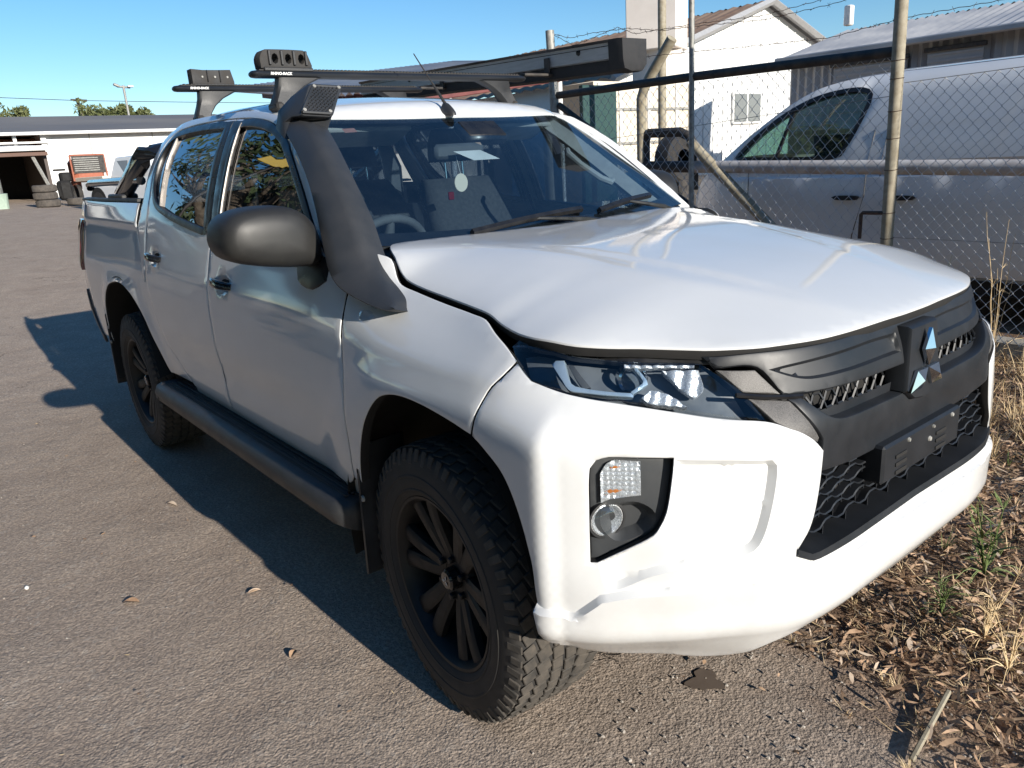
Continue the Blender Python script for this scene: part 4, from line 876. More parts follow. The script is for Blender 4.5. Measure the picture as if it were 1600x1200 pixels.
# --- inner shell: added dark sheet giving shut lines and wheel wells their shade
sh = PF('inner_shade_sheet', [(sx(-4.05), 1.35, 1), (sx(-2.5), 1.35, 1), (sx(-2.45), 1.22, 1), (sx(-.5), 1.19, 1), (sx(.25), 1.06, 1), (.98, .98, 1), (.95, .60, 1), (sx(.50), .60, 1), (sx(.42), .80), (sx(.30), .90), (sx(0), .955), (sx(-.22), .90), (sx(-.40), .70, 1), (sx(-.46), .57, 1), (sx(-2.0), .57, 1), (sx(-2.25), .70), (sx(-2.45), .82), (sx(-2.7), .96), (sx(-3.0), 1.0), (sx(-3.3), .95), (sx(-3.5), .80), (sx(-3.55), .60, 1), (sx(-4.05), .62, 1)], M_DARK, g=.05, lift=-.0115, rnd=0, th=0, parent=T); mir(sh)
fb = MB(); rings = []
for s_ in np.linspace(-.98, .98, 33): rings.append([tuple(pt(s_, .98, -.16)), tuple(pt(s_, .62, -.15)), tuple(pt(s_, .42, -.12))])
fb.loft(rings, closed=False, cap=False); fb.build('bumper_beam', M_DARK, T)
# wheel-well liners
for cx in (0, -3.0):
    for sg in (-1, 1):
        m = MB(); rings = []
        for q in np.linspace(R(8), R(192), 22):
            r_ = .50 if cx == 0 else .535; x_ = cx+(r_-.025)*math.cos(q)*(.93 if cx == 0 and math.cos(q) > 0 else 1); z_ = (.41 if cx == 0 else .43)+(r_+.02)*math.sin(q)
            rings.append([(x_, sg*.900, z_), (x_, sg*.84, z_+.01), (x_, sg*.48, z_+.01)])
        m.loft(rings, closed=False, cap=False); m.build('wheel_well_liner', M_DARK, T)
ch = MB(); ch.box((-1.7, 0, .47), (4.6, .9, .16)); ch.box((.35, 0, .44), (.5, .9, .12)); ch.box((0, 0, .40), (.12, 1.3, .10)); ch.box((-3, 0, .39), (.13, 1.3, .12)); ch.box((-.1, 0, .8), (.9, 1.0, .6))
ch.build('chassis', M_DARK, T)
m = MB(); m.box((.56, 0, .40), (.20, 1.0, .03), .01); m.box((.50, -.30, .345), (.10, .06, .08), .01); m.box((.50, .30, .345), (.10, .06, .08), .01); m.build('skid_plate', M_DKPIPE, T)
PF('inner_sill', [(sx(-.40), .585, 1), (sx(-2.1), .585, 1), (sx(-2.05), .50, 1), (sx(-.42), .50, 1)], M_PAINT, g=.06, lift=-.020, rnd=.003, th=.03, parent=T)
mir(bpy.data.objects['inner_sill'])
# --- side steps
def step_side(sg):
    m = MB(); rings = []
    prof = [(-.775, .50), (-.79, .514), (-.925, .513), (-.955, .503), (-.968, .475), (-.955, .430), (-.91, .410), (-.86, .405), (-.78, .415)]
    xs = [-.42, -.435, -.47, -1.0, -1.6, -2.2, -2.36, -2.42, -2.445]
    for x_ in xs:
        k = 0 if -2.40 < x_ < -.45 else (.018 if x_ in (-.435, -2.42) else .04)
        rings.append([(x_, (y_+k)*(1 if sg < 0 else -1), z_-k*.5) for y_, z_ in prof])
    m.loft(rings); S_ = m.build('side_step', M_PLAST, T, smooth=50)
    for j in range(5):
        yy = (-.815-.024*j)*(1 if sg < 0 else -1); mm = MB(); mm.box((-1.38, yy, .5165-.0006*j), (1.86, .011, .006), .002); mm.build('tread_rib', M_RUB, S_)
    rbox('step_end_cap', (-2.35, (-.872 if sg < 0 else .872), .4635), (.10, .184, .108), .035, M_SNORK, S_)
    for xx in (-.75, -1.4, -2.05): rbox('step_bracket', (xx, (-.68 if sg < 0 else .68), .45), (.06, .24, .03), .005, M_DKPIPE, S_)
step_side(-1); step_side(1)
# --- mud flaps
def flap(x_, z0, z1, w_=.27, b=0):
    for sg in (-1, 1):
        m = MB(); rings = []
        for k in np.linspace(0, 1, 6): zz = z1+(z0-z1)*k; rings.append([(x_-.04*k*b, sg*.905, zz), (x_-.04*k*b+.012, sg*.905, zz), (x_-.04*k*b+.012, sg*(.905-w_), zz), (x_-.04*k*b, sg*(.905-w_), zz)])
        m.loft(rings); F_ = m.build('mud_flap', M_PLAST, T)
        for zz in (z1-.08, z1-.17):
            q = MB(); q.lathe([(0, .0), (.009, .0), (.011, .006)], 10, 'y', (x_+.006, sg*.905+(sg*-.0), zz)); q.build('flap_bolt', M_GALV, F_)
flap(-.37, .27, .70, .16, .5); flap(-3.50, .28, .72, .24, 1)
# --- wheels
def make_wheel():
    W = bpy.data.objects.new('wheel', None); col.objects.link(W)
    Rt = .388
    prof = [(.236, -.108), (.242, -.122), (.262, -.1345), (.292, -.139), (.322, -.1375), (.345, -.133), (.362, -.127), (.3755, -.115), (.3795, -.09), (.381, 0), (.3795, .09), (.3755, .115), (.362, .127), (.322, .1375), (.29, .139), (.25, .128), (.236, .108)]
    m = MB(); m.lathe(prof, 72); TY = m.build('tyre', M_RUB, W, smooth=50)
    tb = MB()                                                   # tread blocks
    nblk = 62
    rows = [(-.100, .030, 0.0, .9), (-.060, .034, .5, 1), (-.018, .028, .15, 1), (.022, .028, .65, 1), (.062, .034, .3, 1), (.102, .030, .8, .9)]
    for k in range(nblk):
        for a, w_, ph, hh in rows:
            t = 2*math.pi*(k+ph)/nblk; r0 = .3785; r1 = Rt-.001-(abs(a) > .09)*.004; L_ = 2*math.pi*Rt/nblk*.82
            c = Vector((math.cos(t)*(r0+r1)/2, a, math.sin(t)*(r0+r1)/2)); sk = (.35 if a < 0 else -.35) if abs(a) > .03 else .12
            Mx = Matrix.Rotation(-t, 3, 'Y') @ Matrix.Rotation(sk, 3, 'X')
            tb.box(tuple(c), (r1-r0, w_*1.12, L_*hh*1.12), .002, Mx)
    for k in range(nblk):                                       # shoulder lugs
        for sg in (-1, 1):
            t = 2*math.pi*(k+.3)/nblk; lg = .030 if k % 2 else .020
            c = Vector((math.cos(t)*(.372-lg/2), sg*.1270, math.sin(t)*(.372-lg/2))); Mx = Matrix.Rotation(-t, 3, 'Y') @ Matrix.Rotation(sg*-.28, 3, 'Z')
            tb.box(tuple(c), (lg+.014, .0065, .021), .002, Mx)
    o = tb.build('tread', M_RUBD, TY, smooth=0); o['kind'] = 'stuff'
    lr = MB(); lr.lathe([(.300, -.1385), (.302, -.1405), (.306, -.1405), (.308, -.1385)], 72); lr.lathe([(.262, -.134), (.264, -.137), (.268, -.137), (.270, -.1345)], 72); lr.build('sidewall_ring', M_RUB, TY)
    m = MB(); m.lathe([(.243, -.118), (.2465, -.122), (.2440, -.126), (.236, -.1245), (.228, -.112), (.222, -.085), (.216, -.04), (.205, .02), (.205, .10), (.24, .115)], 72)
    RM = m.build('rim', M_RIM, W, smooth=40)
    nsp = 6
    for k in range(nsp):
        m = MB(); base = 2*math.pi*(k+.25)/nsp
        for sg in (-1, 1):
            rings = []
            for q in np.linspace(0, 1, 9):
                r_ = .045+(.232-.045)*q; th_ = base+sg*(.24-.17*q+.13*q*q)*(1 if q > .2 else (.55+2.25*q)); w_ = .0205+.008*q; a_ = -.086-.020*math.sin(q*math.pi*.5)+.012*(1-q); dpt = .030-.008*q
                c = Vector((math.cos(th_)*r_, 0, math.sin(th_)*r_)); tn = Vector((-math.sin(th_), 0, math.cos(th_)))
                rings.append([c+tn*w_+Vector((0, a_+dpt, 0)), c+tn*w_*.95+Vector((0, a_+.006, 0)), c+tn*w_*.55+Vector((0, a_, 0)), c-tn*w_*.55+Vector((0, a_, 0)), c-tn*w_*.95+Vector((0, a_+.006, 0)), c-tn*w_+Vector((0, a_+dpt, 0))])
            m.loft(rings)
        m.build('spoke', M_RIM, RM, smooth=30)
    m = MB(); m.lathe([(0, -.068), (.038, -.070), (.060, -.078), (.078, -.072), (.086, -.055), (.088, -.02)], 36); m.build('hub', M_RIM, RM)
    m = MB(); m.lathe([(0, -.104), (.024, -.103), (.030, -.098), (.033, -.07)], 28); m.build('centre_cap', M_GLOSS, RM)
    for ang in (90, 210, 330):
        m = MB(); c = Vector((0, -.1055, 0)); dr = Vector((math.cos(R(ang)), 0, math.sin(R(ang)))); pr = Vector((-dr.z, 0, dr.x)); L_ = .017
        m.add([c, c+dr*L_*.5+pr*.0048, c+dr*L_, c+dr*L_*.5-pr*.0048], [(0, 1, 2, 3)]); m.build('cap_emblem', M_ALU, RM, smooth=0)
    for k in range(6):
        t = 2*math.pi*(k+.75)/6; m = MB(); m.lathe([(0, -.092), (.008, -.092), (.0105, -.088), (.0105, -.06)], 6, 'y', (math.cos(t)*.0575, 0, math.sin(t)*.0575)); m.build('wheel_nut', M_RIM, RM, smooth=0)
    m = MB(); m.lathe([(.06, -.035), (.155, -.035), (.158, -.030), (.158, -.012), (.06, -.012)], 48); m.build('brake_disc', M_STEEL, W)
    m = MB(); m.box((-.115, -.025, .07), (.08, .07, .13), .015); m.build('brake_caliper', M_DKPIPE, W)
    m = MB(); m.lathe([(0, .02), (.204, .02)], 36); m.build('wheel_backplate', M_DARK, W)
    return W
W0 = make_wheel(); W0.parent = T
spots = [((0, -.758, .388), 0, R(-4), 20), ((-3, -.758, .388), 0, 0, 47), ((0, .758, .388), math.pi, R(-4), 5), ((-3, .758, .388), math.pi, 0, 11)]
for k, (loc, rz, st_, roll) in enumerate(spots):
    o = W0 if k == 0 else copy_tree(W0, T)
    o.rotation_mode = 'XYZ'; o.location = loc; o.matrix_local = Matrix.Translation(loc) @ Matrix.Rotation(rz+st_, 4, 'Z') @ Matrix.Rotation(R(roll), 4, 'Y')

# --- door mirror
def superring(c, ay, az, x, n=26, p=2.6, sk=0):
    r = []
    for q in np.linspace(0, 2*math.pi, n, endpoint=False):
        cy, cz = math.cos(q), math.sin(q); yy = math.copysign(abs(cy)**(2/p), cy); zz = math.copysign(abs(cz)**(2/p), cz)
        r.append((x, c[0]+yy*ay, c[1]+zz*az*(1+sk*yy)))
    return r
m = MB(); C0 = (-.972, 1.297)
MO = [(-1.121, 1.316), (-1.110, 1.347), (-1.085, 1.370), (-1.039, 1.384), (-.985, 1.388), (-.936, 1.385), (-.895, 1.375), (-.862, 1.354), (-.838, 1.322), (-.826, 1.285), (-.824, 1.245), (-.832, 1.206), (-.90, 1.203), (-.96, 1.210), (-1.02, 1.221), (-1.073, 1.236), (-1.107, 1.256), (-1.121, 1.286)]
MO = smoothpoly(MO, .018)
def mring(x_, k, kz=None, up=0): return [(x_, C0[0]+(y_-C0[0])*k, C0[1]+(z_-C0[1])*(kz or k)+up) for y_, z_ in MO]
m.loft([mring(-.715, .95), mring(-.69, .985), mring(-.64, 1.0), mring(-.603, .988, .985), mring(-.580, .962, .945), mring(-.563, .90, .86), mring(-.550, .76, .70), mring(-.543, .50, .44), mring(-.540, .22, .2), mring(-.540, .04)])
MR = m.build('door_mirror', M_MATTE, T, smooth=60)
m = MB(); m.loft([mring(-.712, .93), mring(-.718, .93)]); m.build('mirror_glass', M_CHROME, MR)
m = MB(); m.tube([(-.605, -1.113, 1.270), (-.572, -1.06, 1.257), (-.553, -.98, 1.250), (-.553, -.92, 1.246), (-.572, -.86, 1.243), (-.60, -.832, 1.242)], .0022, 5); m.build('shell_seam', M_DARK, MR)
rbox('indicator_strip', (-.578, -.862, 1.222), (.03, .070, .020), .006, M_GLOSS, MR)
m = MB(); m.tube([(-.665, -.80, 1.215), (-.66, -.85, 1.235), (-.655, -.90, 1.25)], [.036, .034, .03], 10); m.build('mirror_arm', M_TRIM, MR)
M2 = mir(MR, label='folded-in mirror on the far side')
for c in kids(MR): mir(c, parent=M2)
M2.matrix_local = Matrix.Translation((-.69, .845, 0)) @ Matrix.Rotation(R(72), 4, 'Z') @ Matrix.Translation((.66, -.83, 0))
# --- snorkel up the driver-side windscreen pillar
SN = bpy.data.objects.new('snorkel', None); col.objects.link(SN); SN.parent = T
Ls = [(-.142, -.850, 1.119), (-.190, -.864, 1.115), (-.300, -.880, 1.134), (-.405, -.889, 1.160), (-.455, -.878, 1.200), (-.505, -.857, 1.270), (-.565, -.838, 1.355), (-.640, -.812, 1.435), (-.745, -.782, 1.512), (-.906, -.745, 1.592), (-1.010, -.722, 1.640)]
Rs = [(-.160, -.828, 1.122), (-.190, -.808, 1.140), (-.232, -.790, 1.162), (-.284, -.780, 1.190), (-.335, -.772, 1.232), (-.375, -.765, 1.284), (-.416, -.760, 1.342), (-.486, -.760, 1.392), (-.565, -.752, 1.474), (-.704, -.722, 1.568), (-.828, -.690, 1.622)]
def smst(A):
    A = np.array(A); B = A.copy(); B[2:-1] = .25*A[1:-2]+.5*A[2:-1]+.25*A[3:]; return B
Ls, Rs = smst(Ls), smst(Rs)
rings = []
for k, (l, r) in enumerate(zip(Ls, Rs)):
    l = np.array(l); r = l+(np.array(r)-l)*(1, .97, .90, .85, .83, .83, .86, .90, .94, .97, 1)[k]; n = np.array([.15, -.92, .30]); n /= np.linalg.norm(n); f = (.7, .9, 1)[min(k, 2)]
    mid = l*.20+r*.80+n*(.006+.010*f); l2 = l*.95+r*.05+n*.006*f
    rings.append([tuple(l), tuple(l2), tuple(l*.6+r*.4+n*(.010+.006*f)), tuple(mid-n*.001), tuple(mid*.6+r*.4+n*.001), tuple(r), tuple(r-n*(.03+.03*f)), tuple(l-n*(.03+.035*f))])
# smooth between the stations
def dens(rings, k=4):
    A = np.array(rings); out = []
    for i in range(len(A)-1):
        p0, p1, p2, p3 = A[max(i-1, 0)], A[i], A[i+1], A[min(i+2, len(A)-1)]
        for j in range(k):
            t = j/k; out.append(.5*((2*p1)+(-p0+p2)*t+(2*p0-5*p1+4*p2-p3)*t*t+(-p0+3*p1-3*p2+p3)*t**3))
    out.append(A[-1]); return [[tuple(p) for p in r] for r in out]
c0 = np.mean(rings[0], axis=0); tipr = [tuple(np.array(p)*.45+c0*.55) for p in rings[0]]; tip2 = [tuple(np.array(p)*.85+c0*.15) for p in rings[0]]
m = MB(); m.loft([tipr, tip2]+dens(rings, 5)); m.build('snorkel_body', M_SNORK, SN, smooth=46)
def quad3(TLp, TRp, BRp, BLp, bev=.12, n=None):
    P = [np.array(p) for p in (TLp, TRp, BRp, BLp)]; out = []
    for i in range(4):
        a, b, c = P[i-1], P[i], P[(i+1) % 4]; out += [tuple(b+(a-b)*bev), tuple(b+((a-b)+(c-b))*bev*.28), tuple(b+(c-b)*bev)]
    return out
m = MB()
qs = [((-1.02, -.735, 1.62), (-.86, -.62, 1.61), (-.80, -.66, 1.58), (-.90, -.755, 1.575)),
      ((-1.0, -.725, 1.675), (-.97, -.565, 1.675), (-.86, -.60, 1.635), (-.92, -.745, 1.630)),
      ((-.965, -.690, 1.715), (-.975, -.55, 1.722), (-.875, -.605, 1.640), (-.885, -.735, 1.642)),
      ((-.912, -.652, 1.748), (-.912, -.527, 1.743), (-.842, -.610, 1.634), (-.842, -.728, 1.641)),
      ((-.900, -.647, 1.746), (-.900, -.532, 1.741), (-.834, -.612, 1.638), (-.834, -.724, 1.645))]
m.loft([quad3(*q) for q in qs]); m.build('snorkel_head', M_SNORK, SN, smooth=35)
a0, a1, a2, a3 = [np.array(p) for p in ((-.8985, -.637, 1.738), (-.8985, -.540, 1.734), (-.8335, -.618, 1.647), (-.8335, -.716, 1.653))]
fn_ = np.cross(a1-a0, a3-a0); fn_ /= np.linalg.norm(fn_); fn_ *= np.sign(fn_[0])
m = MB(); m.add([tuple(p+fn_*.0022) for p in (a0, a1, a2, a3)], [(0, 1, 2, 3)]); m.build('intake_recess', M_DARK, SN, smooth=0)
m = MB(); NR, NC = 8, 7                                          # moulded honeycomb grille
P_ = lambda u, v: a0+(a1-a0)*u+(a3-a0)*v+(a2-a1-(a3-a0))*u*v+fn_*.0042
for i in range(NR+1):
    for j in range(NC+1):
        v = (i+.0)/NR; off = .5/NC if i % 2 else 0; u = j/NC+off
        if u > 1.001: continue
        if i < NR:
            for du in (-.5/NC, .5/NC):
                if 0 <= u+du <= 1: m.tube([tuple(P_(u, v)), tuple(P_(u+du, v+1/NR))], .0023, 4, cap=False)
        if u+1/NC <= 1.001: m.tube([tuple(P_(u, v)), tuple(P_(u+1/NC, v))], .0022, 4, cap=False)
for p, q in ((a0, a1), (a1, a2), (a2, a3), (a3, a0)): m.tube([tuple(p+fn_*.003), tuple(q+fn_*.003)], .005, 6)
m.build('intake_grille', M_SNORK, SN)
for p in (a0, a1, a2, a3):
    c = p*.9+(a0+a1+a2+a3)/4*.1+fn_*.006; m = MB(); m.tube([tuple(c), tuple(c+fn_*.003)], .006, 10); m.build('grille_screw', M_GALV, SN)
# --- roof rack bars
def rack(x_, z_, hw):
    B = bpy.data.objects.new('roof_rack', None); col.objects.link(B); B.parent = T
    rings = []
    for y in [-hw, -hw+.006, -hw+.02]+list(np.linspace(-hw+.05, hw-.05, 9))+[hw-.02, hw-.006, hw]:
        k = .55 if abs(y) > hw-.003 else (.86 if abs(y) > hw-.012 else 1)
        rings.append([(x_+.036*math.cos(q)*k, y, z_+.014*math.sin(q)*k) for q in np.linspace(0, 2*math.pi, 16, endpoint=False)])
    m = MB(); m.loft(rings); m.build('bar', M_GRILLE, B, smooth=50)
    m = MB(); m.box((x_, 0, z_+.0145), (.030, 2*hw-.06, .005), .001)
    for y in np.arange(-hw+.05, hw-.04, .016): m.box((x_, y, z_+.0185), (.028, .008, .004))
    o = m.build('rubber_strip', M_RUB, B, smooth=0)
    for sg in (-1, 1):
        m = MB(); yo = .60; zr = SR(1.98 if x_ < -2 else 1.12, .545)[0][2]
        rings = []
        for t, w_, y_, dy in ((0, .075, .560, .030), (.25, .065, .548, .034), (.5, .055, .530, .040), (.75, .052, .505, .055), (1, .058, .470, .085)):
            zz = zr-.01+(z_-.012-zr+.01)*t; rings.append([(x_+a*w_*.5, sg*(y_+b*dy), zz) for a, b in ((-1, -.8), (-.7, -1), (.7, -1), (1, -.8), (1, .8), (.7, 1), (-.7, 1), (-1, .8))])
        m.loft(rings); F_ = m.build('rack_foot', M_PLAST, B, smooth=40)
        m = MB(); m.box((x_, sg*.572, zr-.004), (.09, .03, .030), .008); m.build('clamp', M_RUB, F_)
    # maker's decal printed white on the bar end
    return B
RB1 = rack(-1.36, 1.826, .655); RB2 = rack(-2.25, 1.864, .665)
def decal(B, x_, y0, z_, txt, size):
    cu = bpy.data.curves.new('decal', 'FONT'); cu.body = txt; cu.size = size; cu.shear = .3; cu.extrude = .0004; cu.offset = .0006; cu.align_x = 'LEFT'
    o = bpy.data.objects.new('bar_decal', cu); col.objects.link(o); dg = bpy.context.evaluated_depsgraph_get(); me = bpy.data.meshes.new_from_object(o.evaluated_get(dg)); bpy.data.objects.remove(o)
    me.materials.clear(); me.materials.append(M_PAPER); n = link('bar_decal', me, None, B); n.matrix_local = Matrix.Translation((x_, y0, z_)) @ Matrix.Rotation(R(90), 4, 'Z') @ Matrix.Rotation(R(78), 4, 'X'); return n
decal(RB1, -1.3235, -.592, 1.822, 'RHINO-RACK', .0135); decal(RB2, -2.2135, -.60, 1.860, 'RHINO-RACK', .0135)
# holders clamped on the bars
H_ = bpy.data.objects.new('shovel_holder', None); col.objects.link(H_); H_.parent = T
def holder(name, x_, y0, y1, z0, z1, holes):
    o = bpy.data.objects.new(name, None); col.objects.link(o); o.parent = T
    YZ = lambda u, v, l=0.: np.stack([np.full(np.shape(np.atleast_1d(u)), x_+l), np.atleast_1d(u), np.atleast_1d(v)], -1)
    w_, h_ = y1-y0, z1-z0
    outl = [(y0-.002, z0, 1), (y0-.004, z1-.030), (y0+.012, z1-.004), (y0+.03, z1), (y1-.035, z1), (y1-.022, z1-.006), (y1-.004, z0+.012, 1), (y1-.006, z0, 1)] if holes else [(y0, z0, 1), (y0, z1, 1), (y0+w_*.28, z1-.004, 1), (y0+w_*.6, z1-.003, 1), (y1-.012, z1-.001, 1), (y1, z0+.015, 1), (y1, z0, 1)]
    hs = []
    if holes:
        for k in range(3):
            c = y0+w_*(.27+.255*k); r_ = w_*.060; zz = z0+h_*.52
            hs.append([(c+r_*math.cos(q), zz+r_*1.45*math.sin(q)) for q in np.linspace(0, 2*math.pi, 8, endpoint=False)])
    panel('holder_block', outl, YZ, 1, M_RUB, o, g=.03, step=.012, th=.055, rnd=.003, holes=hs, smooth=40)
    for k in range(4 if holes else 2):
        c = y0+w_*((.16+.235*k) if holes else (.36+.30*k)); rbox('holder_rib', (x_+.003, c, (z0+z1)/2+.004), (.010, .010 if holes else .004, h_*.78), .002, M_PLAST, o)
    if not holes:
        for k in range(3):
            m = MB(); m.lathe([(0, .003), (.004, .003), (.006, 0)], 8, 'x', (x_+.002, y0+w_*(.24+.30*k), z0+h_*.5)); m.build('holder_bolt', M_GALV, o)
    rbox('holder_base', (x_-.025, (y0+y1)/2, z0-.004), (.07, w_*.95, .014), .003, M_PLAST, o); return o
bpy.data.objects.remove(H_)
holder('shovel_holder', -1.345, -.613, -.408, 1.847, 1.912, True)
holder('shovel_holder', -2.245, -.574, -.380, 1.882, 1.950, False)
# --- rolled awning on the far side
AW = bpy.data.objects.new('rolled_awning', None); col.objects.link(AW); AW.parent = T
def prism(name, prof, xs, mat, parent, smooth=30):
    m = MB(); m.loft([[(x_, y, z+dz) for y, z in prof] for x_, dz in xs]); return m.build(name, mat, parent, smooth)
zA = lambda x_: 1.938+(-x_-.832)*.027
xs_ = [(-.915, 0), (-3.20, .062)]
prism('awning_rail', [(.82, 1.934), (.82, 1.868), (.838, 1.862), (.95, 1.87), (.97, 1.938)], xs_, M_ALU, AW)
prism('awning_edge', [(.808, 1.945), (.812, 1.934), (.97, 1.940), (.97, 1.948)], xs_, M_TRIM, AW)
prism('awning_groove', [(.8188, 1.922), (.8188, 1.919), (.8215, 1.919), (.8215, 1.922)], xs_, M_TRIM, AW)
prism('canvas_bag', [(.834, 1.868), (.828, 1.845), (.835, 1.815), (.87, 1.812), (.93, 1.812), (.965, 1.83), (.97, 1.868)], [(-.90, 0), (-1.5, .014), (-2.3, .042), (-3.20, .060)], M_BAG, AW, 60)
m = MB(); m.loft([[(x_, .90+(y-.90)*k, 1.872+(z-1.872)*k) for y, z in ((.812, 1.942), (.816, 1.86), (.826, 1.822), (.87, 1.810), (.94, 1.812), (.968, 1.84), (.968, 1.944))] for x_, k in ((-.955, 1.03), (-.90, 1.04), (-.872, 1.0), (-.866, .85))]); m.build('bag_end_cap', M_BAG, AW, 50)
for x_ in (-1.15, -2.6): m = MB(); m.lathe([(0, .812), (.010, .813), (.013, .821)], 12, 'y', (x_, 0, zA(x_)-.03)); m.build('rail_bolt', M_TRIM, AW)
for x_ in (-1.36, -2.25): m = MB(); m.box((x_, .745, 1.845+(.03 if x_ < -2 else 0)), (.04, .18, .012), .002); m.box((x_, .812, 1.878+(.035 if x_ < -2 else 0)), (.035, .010, .085), .002); m.build('awning_bracket', M_DKPIPE, AW)
# --- aerial
AN = MB(); bx_, by_, bz_ = -.997, -.04, 1.655; rings = []
for k, (l, h, w_) in enumerate(((-.055, 0, .004), (-.045, 0, .014), (-.01, 0, .021), (.025, 0, .016), (.035, 0, .006))):
    pass
for h, sx_, sy_ in ((-.006, 1.0, 1.0), (.004, 1.0, 1.0), (.018, .82, .72), (.032, .52, .42), (.038, .32, .28)):
    rings.append([(bx_-.010*h*30*.3+.046*sx_*math.cos(q)-.1*h, by_+.021*sy_*math.sin(q), bz_+h-.10*(.046*math.cos(q))*-1*-1) for q in np.linspace(0, 2*math.pi, 16, endpoint=False)])
AN.loft(rings); AB = AN.build('aerial_base', M_PLAST, T, smooth=50)
m = MB(); b0 = Vector((bx_-.008, by_, bz_+.030)); tip = Vector((-1.194, -.045, 1.893)); m.tube([b0+(tip-b0)*t for t in (0, .05, .4, .44, 1)], [.0075, .006, .0045, .0026, .0022], 8); m.build('aerial_rod', M_RUB, AB)
# --- sports bar and bed rail tube
SB = bpy.data.objects.new('sports_bar', None); col.objects.link(SB); SB.parent = T
def bar_leg(sg):
    P = [(-3.24, sg*.745, 1.385), (-3.05, sg*.742, 1.455), (-2.85, sg*.735, 1.535), (-2.74, sg*.72, 1.585), (-2.69, sg*.68, 1.612), (-2.67, sg*.60, 1.625)]
    return P
P = bar_leg(-1)+[(-2.665, y, 1.628) for y in (-.4, 0, .4)]+bar_leg(1)[::-1]
m = MB(); rings = []
A_ = [Vector(p) for p in P]
for i, p in enumerate(A_):
    t = (A_[min(i+1, len(A_)-1)]-A_[max(i-1, 0)]).normalized(); u = Vector((t.z, 0, -t.x)) if abs(t.y) < .8 else Vector((-1, 0, 0)); 
    if u.length < .1: u = Vector((-1, 0, 0))
    u.normalize(); v = t.cross(u).normalized(); rings.append([tuple(p+u*.062*math.cos(q)+v*.034*math.sin(q)) for q in np.linspace(0, 2*math.pi, 14, endpoint=False)])
m.loft(rings); m.build('hoop', M_GLOSS, SB, smooth=60)
for sg in (-1, 1):
    m = MB(); m.tube([(-4.02, sg*.735, 1.445), (-4.04, sg*.735, 1.462), (-3.98, sg*.735, 1.475), (-2.80, sg*.735, 1.475)], .024, 10); m.build('side_tube', M_GLOSS, SB, smooth=60)
    rbox('bar_base', (-3.2, sg*.745, 1.395), (.30, .09, .03), .008, M_PLAST, SB); rbox('tube_clamp', (-3.0, sg*.735, 1.472), (.10, .06, .06), .01, M_ALU, SB)
# --- cabin
def soft(name, rings, mat, parent=None, sm_=60):
    m = MB(); m.loft(rings); return m.build(name, mat, parent or T, smooth=sm_)
def sring(c, a, b, ax, n=16, p=3.0):
    r = []
    for q in np.linspace(0, 2*math.pi, n, endpoint=False):
        u = math.copysign(abs(math.cos(q))**(2/p), math.cos(q))*a; v = math.copysign(abs(math.sin(q))**(2/p), math.sin(q))*b
        r.append((c[0]+u, c[1]+v, c[2]) if ax == 'z' else ((c[0]+u, c[1], c[2]+v) if ax == 'y' else (c[0], c[1]+u, c[2]+v)))
    return r
m = MB(); rings = []
for y in np.linspace(-.70, .70, 15):
    hump = .045*math.exp(-((y+.37)/.20)**2); rings.append([(-.50, y, 1.175), (-.62, y, 1.196+hump*.2), (-.76, y, 1.20+hump*.8), (-.90, y, 1.185+hump), (-.955, y, 1.165+hump*.7), (-.97, y, 1.05), (-.90, y, .80), (-.5, y, .80)])
m.loft(rings); DSH = m.build('dashboard', M_CABIN, T, smooth=60)
m = MB(); c = Vector((-1.02, -.37, 1.12)); ax_ = Vector((-.90, 0, .42)).normalized(); u = Vector((0, 1, 0)); v = ax_.cross(u)
m.tube([c+(u*math.cos(q)+v*math.sin(q))*.185 for q in np.linspace(0, 2*math.pi, 36, endpoint=False)], .0165, 8, closed=True)
for q in (0, math.pi, -math.pi/2): m.tube([c+(u*math.cos(q)+v*math.sin(q))*.04, c+(u*math.cos(q)+v*math.sin(q))*.18], [.03, .014], 6)
m.tube([c-ax_*.03, c+ax_*.03], [.07, .055], 14); m.build('steering_wheel', M_CABIN, T, smooth=60)
def seat(x_, y_, w_, hr=True):
    S_ = bpy.data.objects.new('seat', None); col.objects.link(S_); S_.parent = T
    soft('seat_back', [sring((x_+.05-.30*t, y_, .78+.62*t), .055+.02*math.sin(t*3), w_*(1-.22*t**3), 'z') for t in np.linspace(0, 1, 8)], M_SEAT, S_)
    soft('seat_base', [sring((x_+.28-.26*t*0, y_, .66+.14*t), .27, w_, 'z') for t in np.linspace(0, 1, 4)], M_SEAT, S_)
    for hy in ((0,) if w_ < .4 else (-.3, .3)):
        soft('headrest', [sring((x_-.28-.02*t, y_+hy, 1.475+.15*t), .045*(1-.2*t), .125*(1-.35*t**3), 'z') for t in np.linspace(0, 1, 6)], M_SEAT, S_)
        m = MB(); m.tube([(x_-.265, y_+hy-.05, 1.40), (x_-.27, y_+hy-.05, 1.50)], .006, 8); m.tube([(x_-.265, y_+hy+.05, 1.40), (x_-.27, y_+hy+.05, 1.50)], .006, 8); m.build('headrest_post', M_CHROME, S_)
seat(-1.30, -.37, .25); seat(-1.30, .37, .25); seat(-2.12, 0, .60)
m = MB(); m.box((-1.5, 0, .60), (2.0, 1.4, .06)); m.box((-2.45, 0, .95), (.04, 1.45, .6)); m.box((-1.2, 0, .72), (.7, .22, .22), .04); m.build('cabin_floor', M_CABIN, T)
m = MB(); rings = []
for t in (.86, 1.0, 1.4, 1.9, 2.3, 2.45): rings.append([tuple(SR(t, y, -.035)[0]) for y in np.linspace(-.56, .56, 9)])
m.loft(rings, closed=False, cap=False); m.build('headlining', M_LIGHTTRIM, T)
